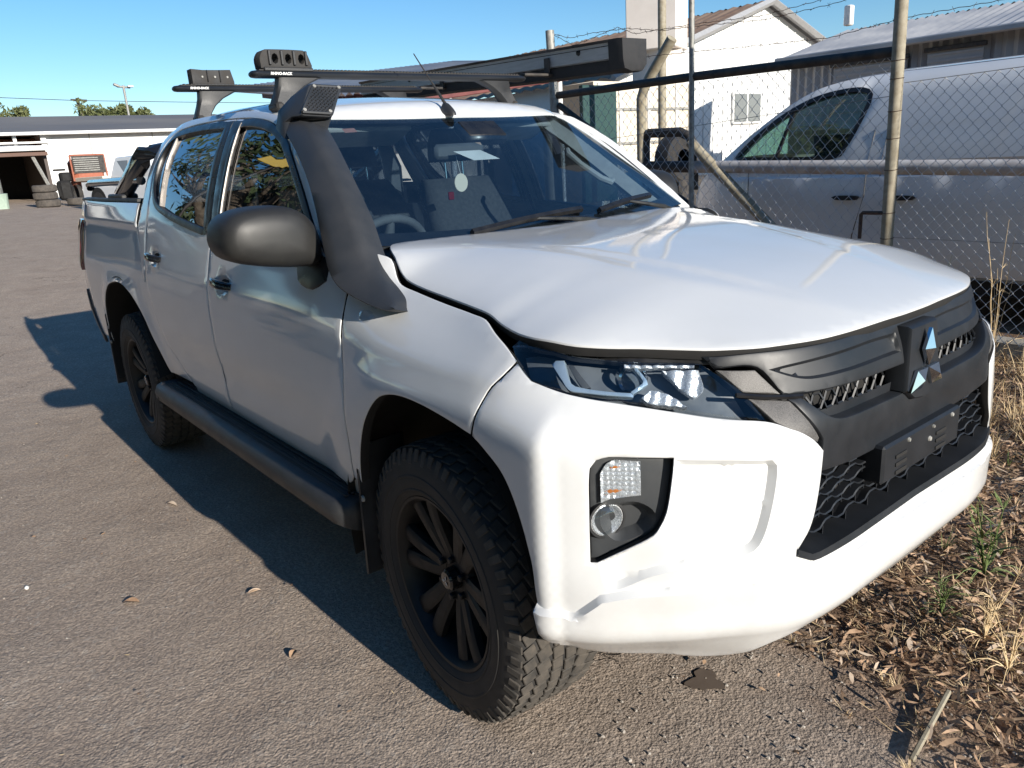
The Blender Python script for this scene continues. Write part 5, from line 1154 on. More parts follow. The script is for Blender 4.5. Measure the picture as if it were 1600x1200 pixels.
for sg in (-1, 1):
    m = MB(); rings = []
    for t in (.05, .25, .45, .62, .76): P1 = SR(t, sg*(.70-.18*t), -.02)[0]; rings.append([tuple(P1), tuple(P1+np.array([-.02, -sg*.045, -.03])), tuple(P1+np.array([-.10, sg*.01, -.03]))])
    m.loft(rings); m.build('pillar_trim', M_LIGHTTRIM, T)
    rbox('sun_visor', (-1.13, sg*.36, 1.585), (.16, .38, .02), .008, M_LIGHTTRIM, T, rot=Matrix.Rotation(R(-20), 3, 'Y'))
m = MB(); hp = [SR(t, y, -.035)[0] for t, y in ((.505, .455), (.475, .435), (.40, .445), (.30, .485), (.27, .52), (.285, .55))]
m.tube([tuple(p) for p in hp], [.010, .013, .012, .013, .014, .010], 8); m.build('grab_handle', M_LIGHTTRIM, T)
rbox('rear_view_mirror', (-.86, -.10, 1.512), (.03, .20, .055), .012, M_CABIN, T, rot=Matrix.Rotation(R(-12), 3, 'Z'))
rbox('camera_pod', (-.93, .06, 1.575), (.12, .20, .05), .015, M_TRIM, T, rot=Matrix.Rotation(R(35), 3, 'Y'))
def scr(name, t0, t1, y0, y1, mat, l=-.012, sk=0): return PR(name, [(t1, y0+sk, 1), (t1, y1+sk, 1), (t0, y1, 1), (t0, y0, 1)], mat, g=.05, th=0, rnd=0, lift=l, parent=T)
scr('windscreen_note', .415, .475, -.10, .02, M_PAPER, -.010, -.055)
scr('registration_sticker', .635, .662, -.50, -.455, simple('sticker_red_grey', (.45, .22, .18), .6), -.009)
m = MB(); m.lathe([(0, .0015), (.032, .0015), (.033, 0), (.032, -.0015), (0, -.0015)], 28, 'x', (0, 0, 0)); fr_ = m.build('air_freshener', M_CREAM, T); fr_.matrix_local = Matrix.Translation((-.79, -.150, 1.400)) @ Matrix.Rotation(R(8), 4, 'Z')
m = MB(); m.tube([(-.79, -.150, 1.432), (-.855, -.12, 1.50)], .0012, 4); m.build('freshener_string', M_PAPER, T)
rbox('seat_belt_buckle', (-1.10, .08, 1.02), (.03, .05, .03), .006, M_RED, T); rbox('belt_label', (-1.30, .155, 1.33), (.01, .03, .035), .003, M_RED, T)
for sg in (-1, 1):
    m = MB(); m.tube([(-1.62, sg*.64, 1.50), (-1.58, sg*.60, 1.30), (-1.5, sg*.52, .95)], .018, 4); m.build('seat_belt', M_CABIN, T)

# ================================================================== FENCE
YF = 3.5
FN = empty('chain_link_fence', 'chain-link fence with steel posts, top rail and barbed wire behind the truck', 'fence', (-2.6, YF, 0))
FN.matrix_world = Matrix.Translation((0, 0, 0)); FN.location = (0, 0, 0)
def pipe(name, P, r_, mat, parent=None, seg=12): m = MB(); m.tube(P, r_, seg); return m.build(name, mat, parent, smooth=50)
pipe('post', [(-.905, YF-.03, .02), (-.925, YF-.03, 1.2), (-.952, YF-.03, 2.75)], .040, M_TANPIPE, FN)
pipe('post', [(-2.575, YF-.02, .02), (-2.585, YF-.02, 2.0), (-2.595, YF-.02, 2.80)], .022, M_GALV, FN)
pipe('post', [(-4.19, YF-.02, .02), (-4.23, YF-.02, 2.0), (-4.25, YF-.02, 2.60)], .042, M_GALV, FN)
pipe('top_rail', [(-4.21, YF, 2.020), (-2.6, YF, 2.012), (-.95, YF, 1.985)], .034, M_DKPIPE, FN)
pipe('brace', [(-4.18, YF, 1.93), (-3.1, YF, 1.29), (-2.5, YF, .93), (-1.1, YF, .10)], .030, M_DKPIPE, FN)
pipe('latch_handle', [(-1.10, YF-.05, .79), (-1.10, YF-.05, .955), (-1.09, YF-.05, .967), (-.93, YF-.05, .968)], .013, M_RUST, FN, 8)
for z_ in (.55, .80, .97, 1.25, 1.45, 1.62, 1.82, 1.93): m = MB(); xx = -.905-(z_/2.75)*.047; m.tube([(xx+.042*math.cos(q), YF-.03+.042*math.sin(q), z_+.004*math.sin(q)) for q in np.linspace(0, 2*math.pi, 14, endpoint=False)], .0025, 4, closed=True); m.build('wire_tie', M_RUST, FN)
def chainlink(x0, x1, zb, ztf, pitch):
    m = MB(); n = int((x1-x0)/pitch); hh = pitch*1.12; r_ = .0024
    for i in range(n+1):
        xa = x0+i*pitch; sgn = 1; z_ = ztf(x0)+(ztf(xa)-ztf(x0))+(.0); P = []; k = 0
        while z_ > zb:
            bul = .012*math.sin(z_*4); P.append((xa+(pitch+.002 if (k+i) % 2 else -.002)+.012*math.sin(z_*5), YF+bul+(.0035 if (k+i) % 2 else -.0035), z_)); z_ -= hh; k += 1
        m.tube(P, r_, 4, cap=False)
    return m
chainlink(-4.2, -.95, .12, lambda x: 1.965, .044).build('wire_mesh', M_MESH, FN, smooth=0)
chainlink(-.88, 2.6, .12, lambda x: 1.79+.03*(x+.9), .037).build('wire_mesh', M_MESH, FN, smooth=0)
for o in kids(FN):
    if o.name.startswith('wire_mesh'): o['kind'] = 'stuff'
for z0, z1 in ((.80, .775), (1.79, 1.88)): pipe('strain_wire', [(-.9, YF, z0), (2.6, YF, z1)], .0022, M_GALV, FN, 4)
pipe('strain_wire', [(-4.2, YF, 1.55), (-.9, YF, 1.72)], .0020, M_GALV, FN, 4)
def barbed(P, n, name='barbed_wire'):
    P = [Vector(p) for p in P]; L_ = [(P[i+1]-P[i]).length for i in range(len(P)-1)]; m = MB(); Q = []
    for i in range(len(P)-1):
        k = max(2, int(L_[i]/.03))
        for j in range(k):
            t = j/k; p = P[i].lerp(P[i+1], t); p.z -= .0*math.sin(math.pi*t); Q.append(p+Vector((0, .003*math.sin(j*1.7), .003*math.cos(j*1.7))))
    Q.append(P[-1]); m.tube(Q, .0024, 4)
    for i in range(3, len(Q)-1, 4):
        p = Q[i]
        for _ in range(2):
            dv = Vector((rng.uniform(-.5, .5), rng.uniform(-1, 1), rng.uniform(-1, 1))).normalized()*.018; m.tube([p-dv, p+dv], .0014, 3)
    return m.build(name, M_RUST, FN, smooth=0)
barbed([(-4.24, YF, 2.575), (-4.0, YF, 2.50), (-3.7, YF, 2.50), (-3.29, YF, 2.475), (-2.9, YF, 2.40), (-2.60, YF, 2.385), (-1.97, YF, 2.330), (-1.42, YF, 2.345), (-1.0, YF, 2.39), (-.94, YF, 2.40)], 1)
barbed([(-4.24, YF, 2.57), (-3.95, YF, 2.43), (-3.4, YF, 2.50), (-3.2, YF, 2.42), (-2.6, YF, 2.40), (-1.97, YF, 2.36), (-1.2, YF, 2.40), (-.94, YF, 2.47)], 1)
barbed([(-3.5, YF, 2.20), (-3.11, YF, 2.225), (-2.6, YF, 2.20), (-1.97, YF, 2.16), (-1.42, YF, 2.135), (-.94, YF, 2.18), (-.40, YF, 2.185), (.5, YF, 2.22), (2.5, YF, 2.25)], 1)
m = MB(); m.box((-1.0, YF+.12, .085), (7.2, .14, .17), .012); tag(m.build('concrete_plinth', M_CONC, None), 'low concrete edging strip along the foot of the chain-link fence', 'kerb')
# steel pipe barrier between fence and van
BR = empty('pipe_barrier', 'old steel pipe barrier of bent and leaning pipes behind the chain-link fence', 'barrier', (-3, 3.9, 0)); BR.location = (0, 0, 0)
Yp = 3.9
pipe('leaning_post', [(-3.49, Yp, .05), (-3.49, Yp, 1.26), (-3.49, Yp, 1.93), (-3.45, Yp, 2.02), (-3.36, Yp, 2.13), (-3.13, Yp, 2.39)], .047, M_TANPIPE, BR)
pipe('hoop_pipe', [(-3.46, Yp+.02, 1.35), (-3.46, Yp+.02, 1.55), (-3.42, Yp+.02, 1.615), (-3.05, Yp+.02, 1.605), (-2.95, Yp+.02, 1.56), (-2.90, Yp+.02, 1.49), (-2.90, Yp+.02, 1.1)], .042, M_DKPIPE, BR)
pipe('diagonal_pipe', [(-2.90, Yp-.03, 1.51), (-2.15, Yp-.03, .87), (-1.6, Yp-.03, .40)], .045, M_TANPIPE, BR)
pipe('horizontal_pipe', [(-3.46, Yp, 1.318), (-2.90, Yp, 1.300)], .050, M_DKPIPE, BR); pipe('horizontal_pipe', [(-2.90, Yp, 1.300), (-.28, Yp, 1.222), (2.4, Yp, 1.15)], .052, M_PALEPIPE, BR)  # left length in darker material: its shade is painted into the colour

# ================================================================== VAN
V = empty('delivery_van', 'white panel van parked on the far side of the chain-link fence', 'van', (-.8, 4.9, 0)); V.location = (0, 0, 0)
def vy(x_, z_):
    z_ = np.asarray(z_, float); t = np.interp(z_, [.35, .6, .95, 1.28, 1.32, 1.6, 1.78, 1.87, 1.925, 1.95], [4.36, 4.31, 4.30, 4.325, 4.33, 4.395, 4.455, 4.50, 4.58, 4.68]); f = np.clip((-2.35-np.asarray(x_, float))/1.05, 0, 1.2)
    return t+.34*f**2.2
def SV(x_, z_, lift=0.): x_ = np.atleast_1d(np.asarray(x_, float)); z_ = np.atleast_1d(np.asarray(z_, float)); return np.stack([x_, vy(x_, z_)-lift, z_], -1)
PV = lambda name, o, mat=M_VAN, parent=V, **k: panel(name, o, SV, -1 if False else 1, mat, parent, **k)
vwin = [(-1.76, 1.345, 1), (-1.69, 1.48), (-1.62, 1.66), (-1.60, 1.78), (-1.68, 1.825), (-1.9, 1.822), (-2.10, 1.78), (-2.32, 1.68), (-2.57, 1.515), (-2.78, 1.345, 1), (-2.2, 1.325), (-1.85, 1.325)]
def vanskin():
    fl = [(3.6, .42, 1), (3.6, 1.94, 1), (-1.1, 1.945), (-1.55, 1.948), (-1.85, 1.925), (-2.06, 1.88), (-2.30, 1.765), (-2.66, 1.53), (-2.98, 1.32), (-3.15, 1.235), (-3.34, 1.14), (-3.45, 1.0), (-3.50, .75), (-3.48, .45, 1), (-3.10, .42, 1), (-3.06, .62), (-2.9, .77), (-2.68, .80), (-2.46, .72), (-2.34, .55), (-2.31, .42, 1)]
    return PV('body_side', fl, g=.09, rnd=.01, th=.05, holes=[vwin], disp=lambda x, z: -.016*sm(1.16, 1.18, z)*(1-sm(1.26, 1.28, z))*sm(-2.9, -2.8, x)-.02*np.exp(-((z-.80)/.03)**2)*0, lines=[[(x_, zz) for x_ in (-2.9, 3.5)] for zz in (1.16, 1.18, 1.26, 1.28)])
VS = vanskin()
PV('door_glass', vwin, M_VANG, g=.1, rnd=0, th=0, lift=-.02)
def ringV(P, w1, w2): Q = smoothpoly(P, .05); return insetpoly(Q, w1), insetpoly(Q, -w2)
i_, o_ = ringV(vwin, .012, .022); panel('window_rubber', o_, SV, 1, M_TRIM, V, g=.1, th=.02, lift=.003, holes=[[tuple(q)+(1,) for q in i_]], rnd=0, raw=True, step=.05)
PV('glass_divider', [(-2.235, 1.70, 1), (-2.26, 1.685, 1), (-2.36, 1.33, 1), (-2.33, 1.33, 1)], M_TRIM, g=.1, rnd=0, th=.02, lift=.002)
for x0 in (-1.78, -1.345): PV('door_handle', [(x0, 1.005), (x0+.03, 1.017), (x0+.21, 1.017), (x0+.24, 1.004), (x0+.21, .985), (x0+.03, .985)], M_TRIM, g=.04, rnd=.004, th=.03, lift=.03)
for pts_ in ([(-1.57, 1.94), (-1.50, 1.50), (-1.52, 1.25), (-1.52, 1.02), (-1.60, .70), (-1.62, .45)], [(-1.46, 1.93), (-1.395, 1.50), (-1.41, 1.25), (-1.41, .45)], [(-2.62, 1.33), (-2.60, 1.0), (-2.42, .78)]):
    m = MB(); m.tube([tuple(SV(x_, z_, .002)[0]) for x_, z_ in pts_], .004, 4); m.build('door_gap', M_TRIM, V, smooth=0)
m = MB(); rings = []
for x_, z_ in ((3.6, 1.94), (-1.1, 1.945), (-1.55, 1.948), (-1.85, 1.925), (-2.06, 1.88)):
    y_ = vy(x_, z_); rings.append([(x_, y_+(10.55-2*y_)*t, z_+.05*math.sin(math.pi*t)) for t in np.linspace(0, 1, 9)])
m.loft(rings, closed=False, cap=False); m.build('roof', M_VAN, V, smooth=60)
m = MB(); rings = []
for x_, z_ in ((-2.06, 1.88), (-2.30, 1.765), (-2.66, 1.53), (-2.98, 1.32)):
    y_ = float(vy(x_, z_)); y2 = 10.55-y_; rings.append([(x_-.10*math.sin(math.pi*t), y_+(y2-y_)*t, z_+.02*math.sin(math.pi*t)) for t in np.linspace(0, 1, 9)])
m.loft(rings, closed=False, cap=False); m.build('windscreen', M_VANG, V, smooth=60)
m = MB(); rings = []
for x_, z_ in ((-2.98, 1.32), (-3.15, 1.235), (-3.34, 1.14), (-3.45, 1.0), (-3.50, .75), (-3.48, .45)):
    y_ = float(vy(x_, z_)); y2 = 10.55-y_; rings.append([(x_-.10*math.sin(math.pi*t), y_+(y2-y_)*t, z_+.03*math.sin(math.pi*t)) for t in np.linspace(0, 1, 9)])
m.loft(rings, closed=False, cap=False); m.build('bonnet', M_VAN, V, smooth=60)
m = MB(); m.box((.1, 5.25, .34), (6.8, 1.7, .10)); m.box((-1.05, 5.25, 1.1), (.05, 1.3, 1.1)); m.build('underbody', M_DARK, V)
m = MB(); m.loft([[(x_, 4.75+s_*.24, z_) for x_, s_, z_ in ((-2.0+dx, -1, .75), (-2.0+dx, 1, .75), (-2.1+dx, 1, 1.5), (-2.1+dx, -1, 1.5))] for dx in (0, .12)]); m.build('driver_seat', M_SEAT, V)
for cx, cy in ((-2.72, 4.42), (2.55, 4.42)):
    m = MB(); m.lathe([(.20, -.10), (.30, -.115), (.325, -.09), (.33, 0), (.325, .09), (.30, .11)], 40, 'y', (cx, cy, .39)); wt = m.build('van_wheel', M_RUB, V); m = MB(); m.lathe([(0, -.08), (.12, -.10), (.20, -.085), (.21, -.05)], 32, 'y', (cx, cy, .39)); m.build('hub_cap', M_ALU, wt)

# ================================================================== BUILDINGS ON THE RIGHT
def quadm(m, a, b, c, d): m.add([a, b, c, d], [(0, 1, 2, 3)])
def corrugated(name, p0, pu, pv, nu, amp, mat, parent, trap=False):
    """sheet from p0 spanning pu (across the ribs) and pv (along the ribs)"""
    p0, pu, pv = Vector(p0), Vector(pu), Vector(pv); n = pu.cross(pv).normalized(); m = MB(); rows = [[], []]
    k = 4
    for i in range(nu*k+1):
        t = i/(nu*k); h = amp*(math.sin(2*math.pi*i/k) if not trap else (1 if i % k in (1, 2) else 0))
        for j in (0, 1): rows[j].append(p0+pu*t+pv*j+n*h)
    m.loft(rows, closed=False, cap=False); return m.build(name, mat, parent, smooth=50)
G1 = empty('gable_shed', 'white clad shed with a pointed gable and rust-brown roof beyond the van', 'shed', (-12, 18, 0)); G1.location = (0, 0, 0)
X = -12; yl, yr, ya = 12.6, 22.9, 18.75; za = 5.16; zl = za-(ya-yl)*.326; zr = za-(yr-ya)*.333
m = MB(); m.add([(X, yl, 0), (X, yr, 0), (X, yr, zr), (X, ya, za), (X, yl, zl)], [(0, 1, 2, 3, 4)]); m.add([(X, yl, 0), (X-14, yl, 0), (X-14, yl, zl), (X, yl, zl)], [(0, 1, 2, 3)]); m.build('wall', M_WHITEWALL, G1, smooth=0)
for k in range(1, 24):
    y_ = yl+k*(yr-yl)/24; zt = za-abs(ya-y_)*(.326 if y_ < ya else .333)-.12; rbox('cladding_batten', (X+.012, y_, zt/2), (.024, .035, zt), .004, M_WHITEWALL, G1)
corrugated('roof', (X+.25, yl-.35, zl-.02), (-28, 0, 0), (0, ya-yl+.35, za-zl+.10), 60, .03, M_ROOFB, G1)
corrugated('roof', (X+.25, yr+.35, zr-.02), (-15, 0, 0), (0, ya-yr-.35, za-zr+.10), 60, .03, M_ROOFZ, G1)
m = MB(); m.tube([(X+.28, yl-.35, zl-.05), (X+.28, ya, za+.05), (X+.28, yr+.35, zr-.05)], .10, 4); m.build('barge_board', simple('grey_barge', (.38, .38, .38), .5), G1, smooth=0)
wn = MB(); wn.box((X+.05, 17.93, 2.42), (.08, 1.34, .86), .02); WN = wn.build('window', M_WHITEPL, G1)
for y_ in (17.60, 18.26): rbox('pane', (X+.096, y_, 2.42), (.01, .58, .74), 0, M_WIN, WN)
# grey corrugated workshop with roller doors, behind the van
G2 = empty('corrugated_workshop', 'long grey corrugated workshop with roller doors behind the parked van', 'workshop', (-4, 12, 0)); G2.location = (0, 0, 0)
corrugated('wall', (-6.95, 12, -.1), (14, 0, 0), (0, 0, 3.02), 90, .022, M_GREYWALL, G2)
corrugated('end_wall', (-6.95, 12, -.1), (0, 5, 0), (0, 0, 3.02), 24, .022, M_GREYWALL, G2)
corrugated('roof', (-7.1, 11.8, 2.90), (14.4, 0, 0), (0, 2.4, .62), 80, .028, M_ROOFZ, G2)
corrugated('roof', (-7.1, 16.6, 2.90), (14.4, 0, 0), (0, -2.4, .62), 80, .028, M_ROOFZ, G2)
corrugated('roof_section', (-8.6, 14.6, 3.15), (4.3, 0, 0), (0, 1.9, .58), 26, .03, M_ROOFB, G2)
for x0, x1, zt in ((-6.05, -4.78, 2.66), (-4.45, -3.62, 2.70), (-2.95, .2, 2.74)):
    D_ = rbox('roller_door', ((x0+x1)/2, 11.93, zt/2), (x1-x0, .04, zt), 0, M_GREYWALL, G2); m = MB()
    for k in range(26): m.box(((x0+x1)/2, 11.90, zt-.05-k*.1), (x1-x0, .012, .03))
    m.build('door_ribs', simple('door_rib_grey', (.40, .40, .41), .5), D_, smooth=0)
    rbox('door_head', ((x0+x1)/2, 11.88, zt+.03), (x1-x0+.1, .06, .07), .01, M_DKPIPE, G2)
m = MB(); m.box((0, 11.72, 2.885), (14.2, .12, .10), .02); m.build('gutter', M_ROOFZ, G2)
rbox('roof_vent', (-7.6, 15.2, 3.95), (.16, .16, .4), .02, M_WHITEPL, G2)
# tall rectangular column, service pole, cream panelled cold room, green cladding
tw = MB(); tw.box((-10.3, 12.15, 4.6), (1.1, .95, 2.2), .02, Matrix.Rotation(R(24), 3, 'Z')); tw.box((-10.3, 12.15, 1.75), (.9, .6, 3.5)); tag(tw.build('rectangular_tower', vary('tower_render', (.70, .63, .56), (.78, .71, .64), 1.5, (.7, .85)), None), 'tall pale rendered tower cut by the picture top, left of the gable shed', 'tower')
tag(pipe('service_pole', [(-7, 8.38, 0), (-7, 8.38, 6.2)], .065, M_TANPIPE, None), 'tall round tan pole standing in front of the pale tower', 'pole')
CR = empty('cream_cold_room', 'low building of cream panels with white frame strips behind the fence', 'building', (-9, 10, 0)); CR.location = (0, 0, 0)
rbox('wall', (-9.6, 10.3, 1.36), (1.2, 2.9, 2.72), .01, M_CREAM, CR)
for y_ in (8.98, 9.55, 10.35, 11.2, 11.62): rbox('frame_strip', (-8.985, y_, 1.35), (.03, .09, 2.68), .005, M_WHITEPL, CR)
for z_ in (.95, 1.6, 2.22): rbox('frame_rail', (-8.98, 10.3, z_), (.03, 2.8, .05), .005, M_GALV, CR)
pipe('downpipe', [(-8.9, 9.25, 0), (-8.9, 9.25, 2.6)], .05, M_GALV, CR)
m = MB(); m.box((-8.6, 8.55, 1.6), (.1, .85, 2.0), .01); tag(m.build('green_cabinet', M_GREENPAN, None), 'dark green metal cabinet left of the cream panelled building', 'cabinet')
m = MB(); m.tube([(-6.6, 5.60, .0), (-6.6, 5.60, 1.96)], .13, 14); tag(m.build('concrete_bollard', M_CONC, None), 'thick pale round bollard at the left end of the chain-link fence', 'bollard')
# open shelter with maroon beams between rack and fence
SHL = empty('maroon_shelter', 'open-sided lean-to with maroon roof beams seen behind the roof racks', 'shelter', (-10, 6, 0)); SHL.location = (0, 0, 0)
for k in range(7):
    y_ = 3.9+k*.62; m = MB(); m.loft([[(-9.0, y_, 2.30+.075*k), (-9.0, y_+.07, 2.30+.075*k), (-9.0, y_+.07, 2.42+.075*k), (-9.0, y_, 2.42+.075*k)], [(-12.5, y_+.1, 2.75+.07*k), (-12.5, y_+.17, 2.75+.07*k), (-12.5, y_+.17, 2.87+.07*k), (-12.5, y_+.1, 2.87+.07*k)]]); m.build('roof_beam', M_MAROON, SHL)
m = MB(); m.box((-9.0, 5.9, 2.52), (.12, 5.2, .12), .01, Matrix.Rotation(R(6.5), 3, 'X')); m.box((-10.2, 5.9, 2.66), (.12, 5.0, .10), .01, Matrix.Rotation(R(6.5), 3, 'X')); m.build('cross_beam', M_MAROON, SHL)
corrugated('roof', (-8.7, 3.3, 2.42), (0, 5.3, .60), (-4.2, 0, .50), 44, .03, M_ROOFZ, SHL)
rbox('back_wall', (-11.5, 6.2, 1.25), (.1, 5.2, 2.5), 0, simple('shelter_wall', (.36, .33, .31), .8), SHL)
for y_ in (3.6, 5.6, 8.0): pipe('shelter_post', [(-9.0, y_, 0), (-9.0, y_, 2.35+.1*(y_-3.6))], .05, M_WHITEPL, SHL)
# junk behind the fence by the gable shed
m = MB(); m.lathe([(.12, -.12), (.26, -.14), (.30, -.10), (.31, 0), (.30, .10), (.26, .14), (.12, .12)], 30, 'x', (-4.9, 6.15, 1.33)); tag(m.build('loose_tyre', M_RUB, None), 'old loose tyre hung above the van bonnet behind the fence', 'tyre')
m = MB(); m.box((-5.0, 6.5, .55), (.5, .9, 1.1), .03); m.box((-5.0, 6.45, 1.22), (.35, .5, .16), .03); tag(m.build('machine_block', M_DKPIPE, None), 'dark piece of machinery standing behind the van bonnet', 'machinery')

# ================================================================== FAR YARD ON THE LEFT
XW = -34; zb = .95
LS = empty('long_shed', 'long low white shed with a grey pitched roof across the far end of the yard', 'shed', (XW, 9, zb)); LS.location = (0, 0, 0)
m = MB(); m.box((XW-4, 15.9, (zb+3.42)/2-.2), (8, 24.2, 3.42-zb+.4)); m.build('wall', M_WHITEWALL, LS, smooth=0)
m = MB(); m.box((XW-4.4, -5.2, (zb+3.3)/2-.2), (6, 18.2, 3.3-zb+.4)); m.build('recessed_wall', simple('brick_red_wall', (.33, .17, .11), .8), LS, smooth=0)
m = MB(); m.loft([[(XW+.35, y_, 3.44), (XW-4.5, y_, 4.36), (XW-9, y_, 3.44), (XW-9, y_, 3.38), (XW+.35, y_, 3.38)] for y_ in (-14, 28)]); m.build('roof', M_ROOFG, LS, smooth=0)
m = MB(); m.box((XW+.42, 7, 3.40), (.12, 42, .12), .02); m.build('gutter', M_WHITEPL, LS)
rbox('frame_post', (XW+.05, 3.85, 2.2), (.2, .18, 2.4), 0, M_WHITEPL, LS); rbox('frame_post', (XW+.05, 2.9, 2.9), (.2, .12, .9), 0, M_WHITEPL, LS)
rbox('frame_rail', (XW+.2, 0, 3.08), (.1, 8.0, .07), 0, M_WHITEPL, LS)
for k in range(9): rbox('panel_joint', (XW+.012, 5.5+k*2.4, 2.2), (.02, .03, 2.4), 0, M_GALV, LS)
# lean-to carport with dark interior
CP = empty('carport', 'open lean-to carport with a dark interior in front of the long shed', 'carport', (-30, 1, .9)); CP.location = (0, 0, 0)
XC = -29.5
m = MB(); m.loft([[(XC+.6, y_, 2.62+.0), (XC-4.6, y_, 2.95), (XC-4.6, y_, 3.02), (XC+.6, y_, 2.72)] for y_ in (-9, 3.25)]); m.build('roof', M_ROOFZ, CP, smooth=0)
m = MB(); m.box((XC+.62, -2.9, 2.68), (.08, 12.3, .16), .02); m.build('fascia', M_WHITEPL, CP)
m = MB(); m.box((XC+.5, -2.9, 2.50), (.12, 12.0, .12), .01); m.build('header_beam', simple('brown_beam', (.14, .08, .06), .7), CP)
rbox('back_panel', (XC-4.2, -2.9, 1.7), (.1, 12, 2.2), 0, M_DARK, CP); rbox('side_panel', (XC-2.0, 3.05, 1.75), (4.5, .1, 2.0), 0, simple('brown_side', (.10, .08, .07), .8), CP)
m = MB(); m.tube([(XC+.4, 2.62, 2.55), (XC+.5, 3.12, .86)], .06, 6); m.tube([(XC+.4, 2.62, 2.55), (XC-3.5, 3.0, 2.6)], .05, 6); m.build('leaning_prop', M_GALV, CP)
pipe('carport_post', [(XC+.4, -.6, .8), (XC+.4, -.6, 2.5)], .06, M_DKPIPE, CP)
pipe('carport_post', [(XC-1.8, 1.6, .8), (XC-1.8, 1.6, 2.6)], .06, M_GALV, CP)
# tyres: three stacked, one lying beside them
def simple_tyre(name, c, label, flat=True, group=None, r_=.33, rz=0):
    m = MB(); m.lathe([(.19, -.09), (.22, -.105), (.29, -.108), (.32, -.09), (.33, -.05), (.33, .05), (.32, .09), (.29, .108), (.22, .105), (.19, .09), (.175, 0), (.19, -.09)], 36, 'z')
    for k in range(36):
        t = 2*math.pi*k/36; m.box((.332*math.cos(t), .332*math.sin(t), 0), (.010, .035, .15), 0, Matrix.Rotation(t, 3, 'Z'))
    o = m.build(name, MT, None); o.location = c; o.rotation_euler = (0 if flat else .1, 0, rz); return tag(o, label, 'tyre', group)
MT = vary('dusty_far_tyre', (.07, .062, .055), (.12, .105, .09), 9, (.85, .95))
zg = float(gz(-26, 2.3))
simple_tyre('old_tyre', (-26, 2.35, zg+.108), 'bottom tyre of the stack of three beside the carport', group='old tyres by the carport')
simple_tyre('old_tyre', (-26.02, 2.32, zg+.328), 'middle tyre of the stack of three beside the carport', group='old tyres by the carport', rz=.3)
simple_tyre('old_tyre', (-25.98, 2.33, zg+.548), 'top tyre of the stack of three beside the carport', group='old tyres by the carport', rz=.7)
simple_tyre('old_tyre', (-26.1, 3.22, zg+.108), 'single tyre lying flat to the right of the tyre stack', group='old tyres by the carport')
# clutter under the carport edge
m = MB()
for P in ([(-25.5, .35, zg), (-25.5, .55, zg+.95)], [(-25.5, .95, zg), (-25.5, .70, zg+.98)], [(-25.5, -.3, zg+.95), (-25.5, .85, zg+.97)], [(-25.9, -.3, zg), (-25.9, -.2, zg+.95)]): m.tube(P, .03, 6)
tag(m.build('trestle_stand', M_WHITEPL, None), 'pale trestle stand in front of the carport opening', 'trestle')
m = MB(); m.loft([sring((-25.8, .35, zg+z_), a_, a_*1.15, 'z', 12, 2.4) for z_, a_ in ((0, .26), (.1, .34), (.32, .33), (.45, .22), (.5, .06))]); tag(m.build('sack', simple('sack_cloth', (.42, .34, .24), .9), None), 'bulging tan sack slumped below the trestle stand', 'sack')
m = MB(); m.loft([sring((-26.3, 1.15, zg+z_), a_, a_, 'z', 12, 3) for z_, a_ in ((0, .20), (.45, .23), (.47, .24), (.48, .20))]); tag(m.build('plastic_tub', simple('pale_green_plastic', (.36, .46, .38), .5), None), 'pale green plastic tub beside the trestle stand', 'tub')
m = MB(); m.loft([sring((-25.6, -.05, zg+.52+z_), a_, a_, 'z', 12, 2.2) for z_, a_ in ((0, .10), (.06, .18), (.18, .18), (.26, .08))]); tag(m.build('blue_bag', M_BLUEPL, None), 'small dark blue bag at the left edge by the trestle', 'bag')
m = MB(); m.box((-30.5, .35, zg+.9), (.6, 1.0, .5), .04); m.box((-30.8, 1.5, zg+.6), (.7, .5, .7), .03); m.box((-30.6, .9, zg+.4), (.6, 1.6, .5), .03); m.loft([sring((-30.3, .9, zg+z_), a_, a_, 'z', 10, 2) for z_, a_ in ((.6, .22), (1.3, .10), (1.32, .02))]); tag(m.build('stored_machinery', simple('grey_machinery', (.12, .13, .13), .6), None), 'grey machinery stored inside the dark carport', 'machinery')
# yellow board, black compressor
m = MB(); m.box((-25, 4.12, zg+.12), (.05, .22, .42), .01, Matrix.Rotation(R(12), 3, 'X')); tag(m.build('yellow_board', simple('pale_yellow_board', (.70, .60, .33), .7), None), 'small pale yellow board leaning behind the white utility truck', 'board')
m = MB(); m.box((-27, 3.05, zg+.45), (.5, .36, .6), .06); m.box((-27, 3.12, zg+.85), (.4, .30, .3), .05); m.box((-27, 3.0, zg+1.08), (.2, .34, .06), .02); m.lathe([(0, -.2), (.16, -.2), (.18, 0), (.1, .05)], 12, 'x', (-26.8, 3.1, zg+.5)); m.tube([(-26.9, 2.9, zg+.7), (-26.8, 2.85, zg+.3), (-26.9, 3.2, zg)], .05, 6); tag(m.build('black_engine', M_DARK, None), 'black engine assembly standing between shed wall and orange truck', 'engine')
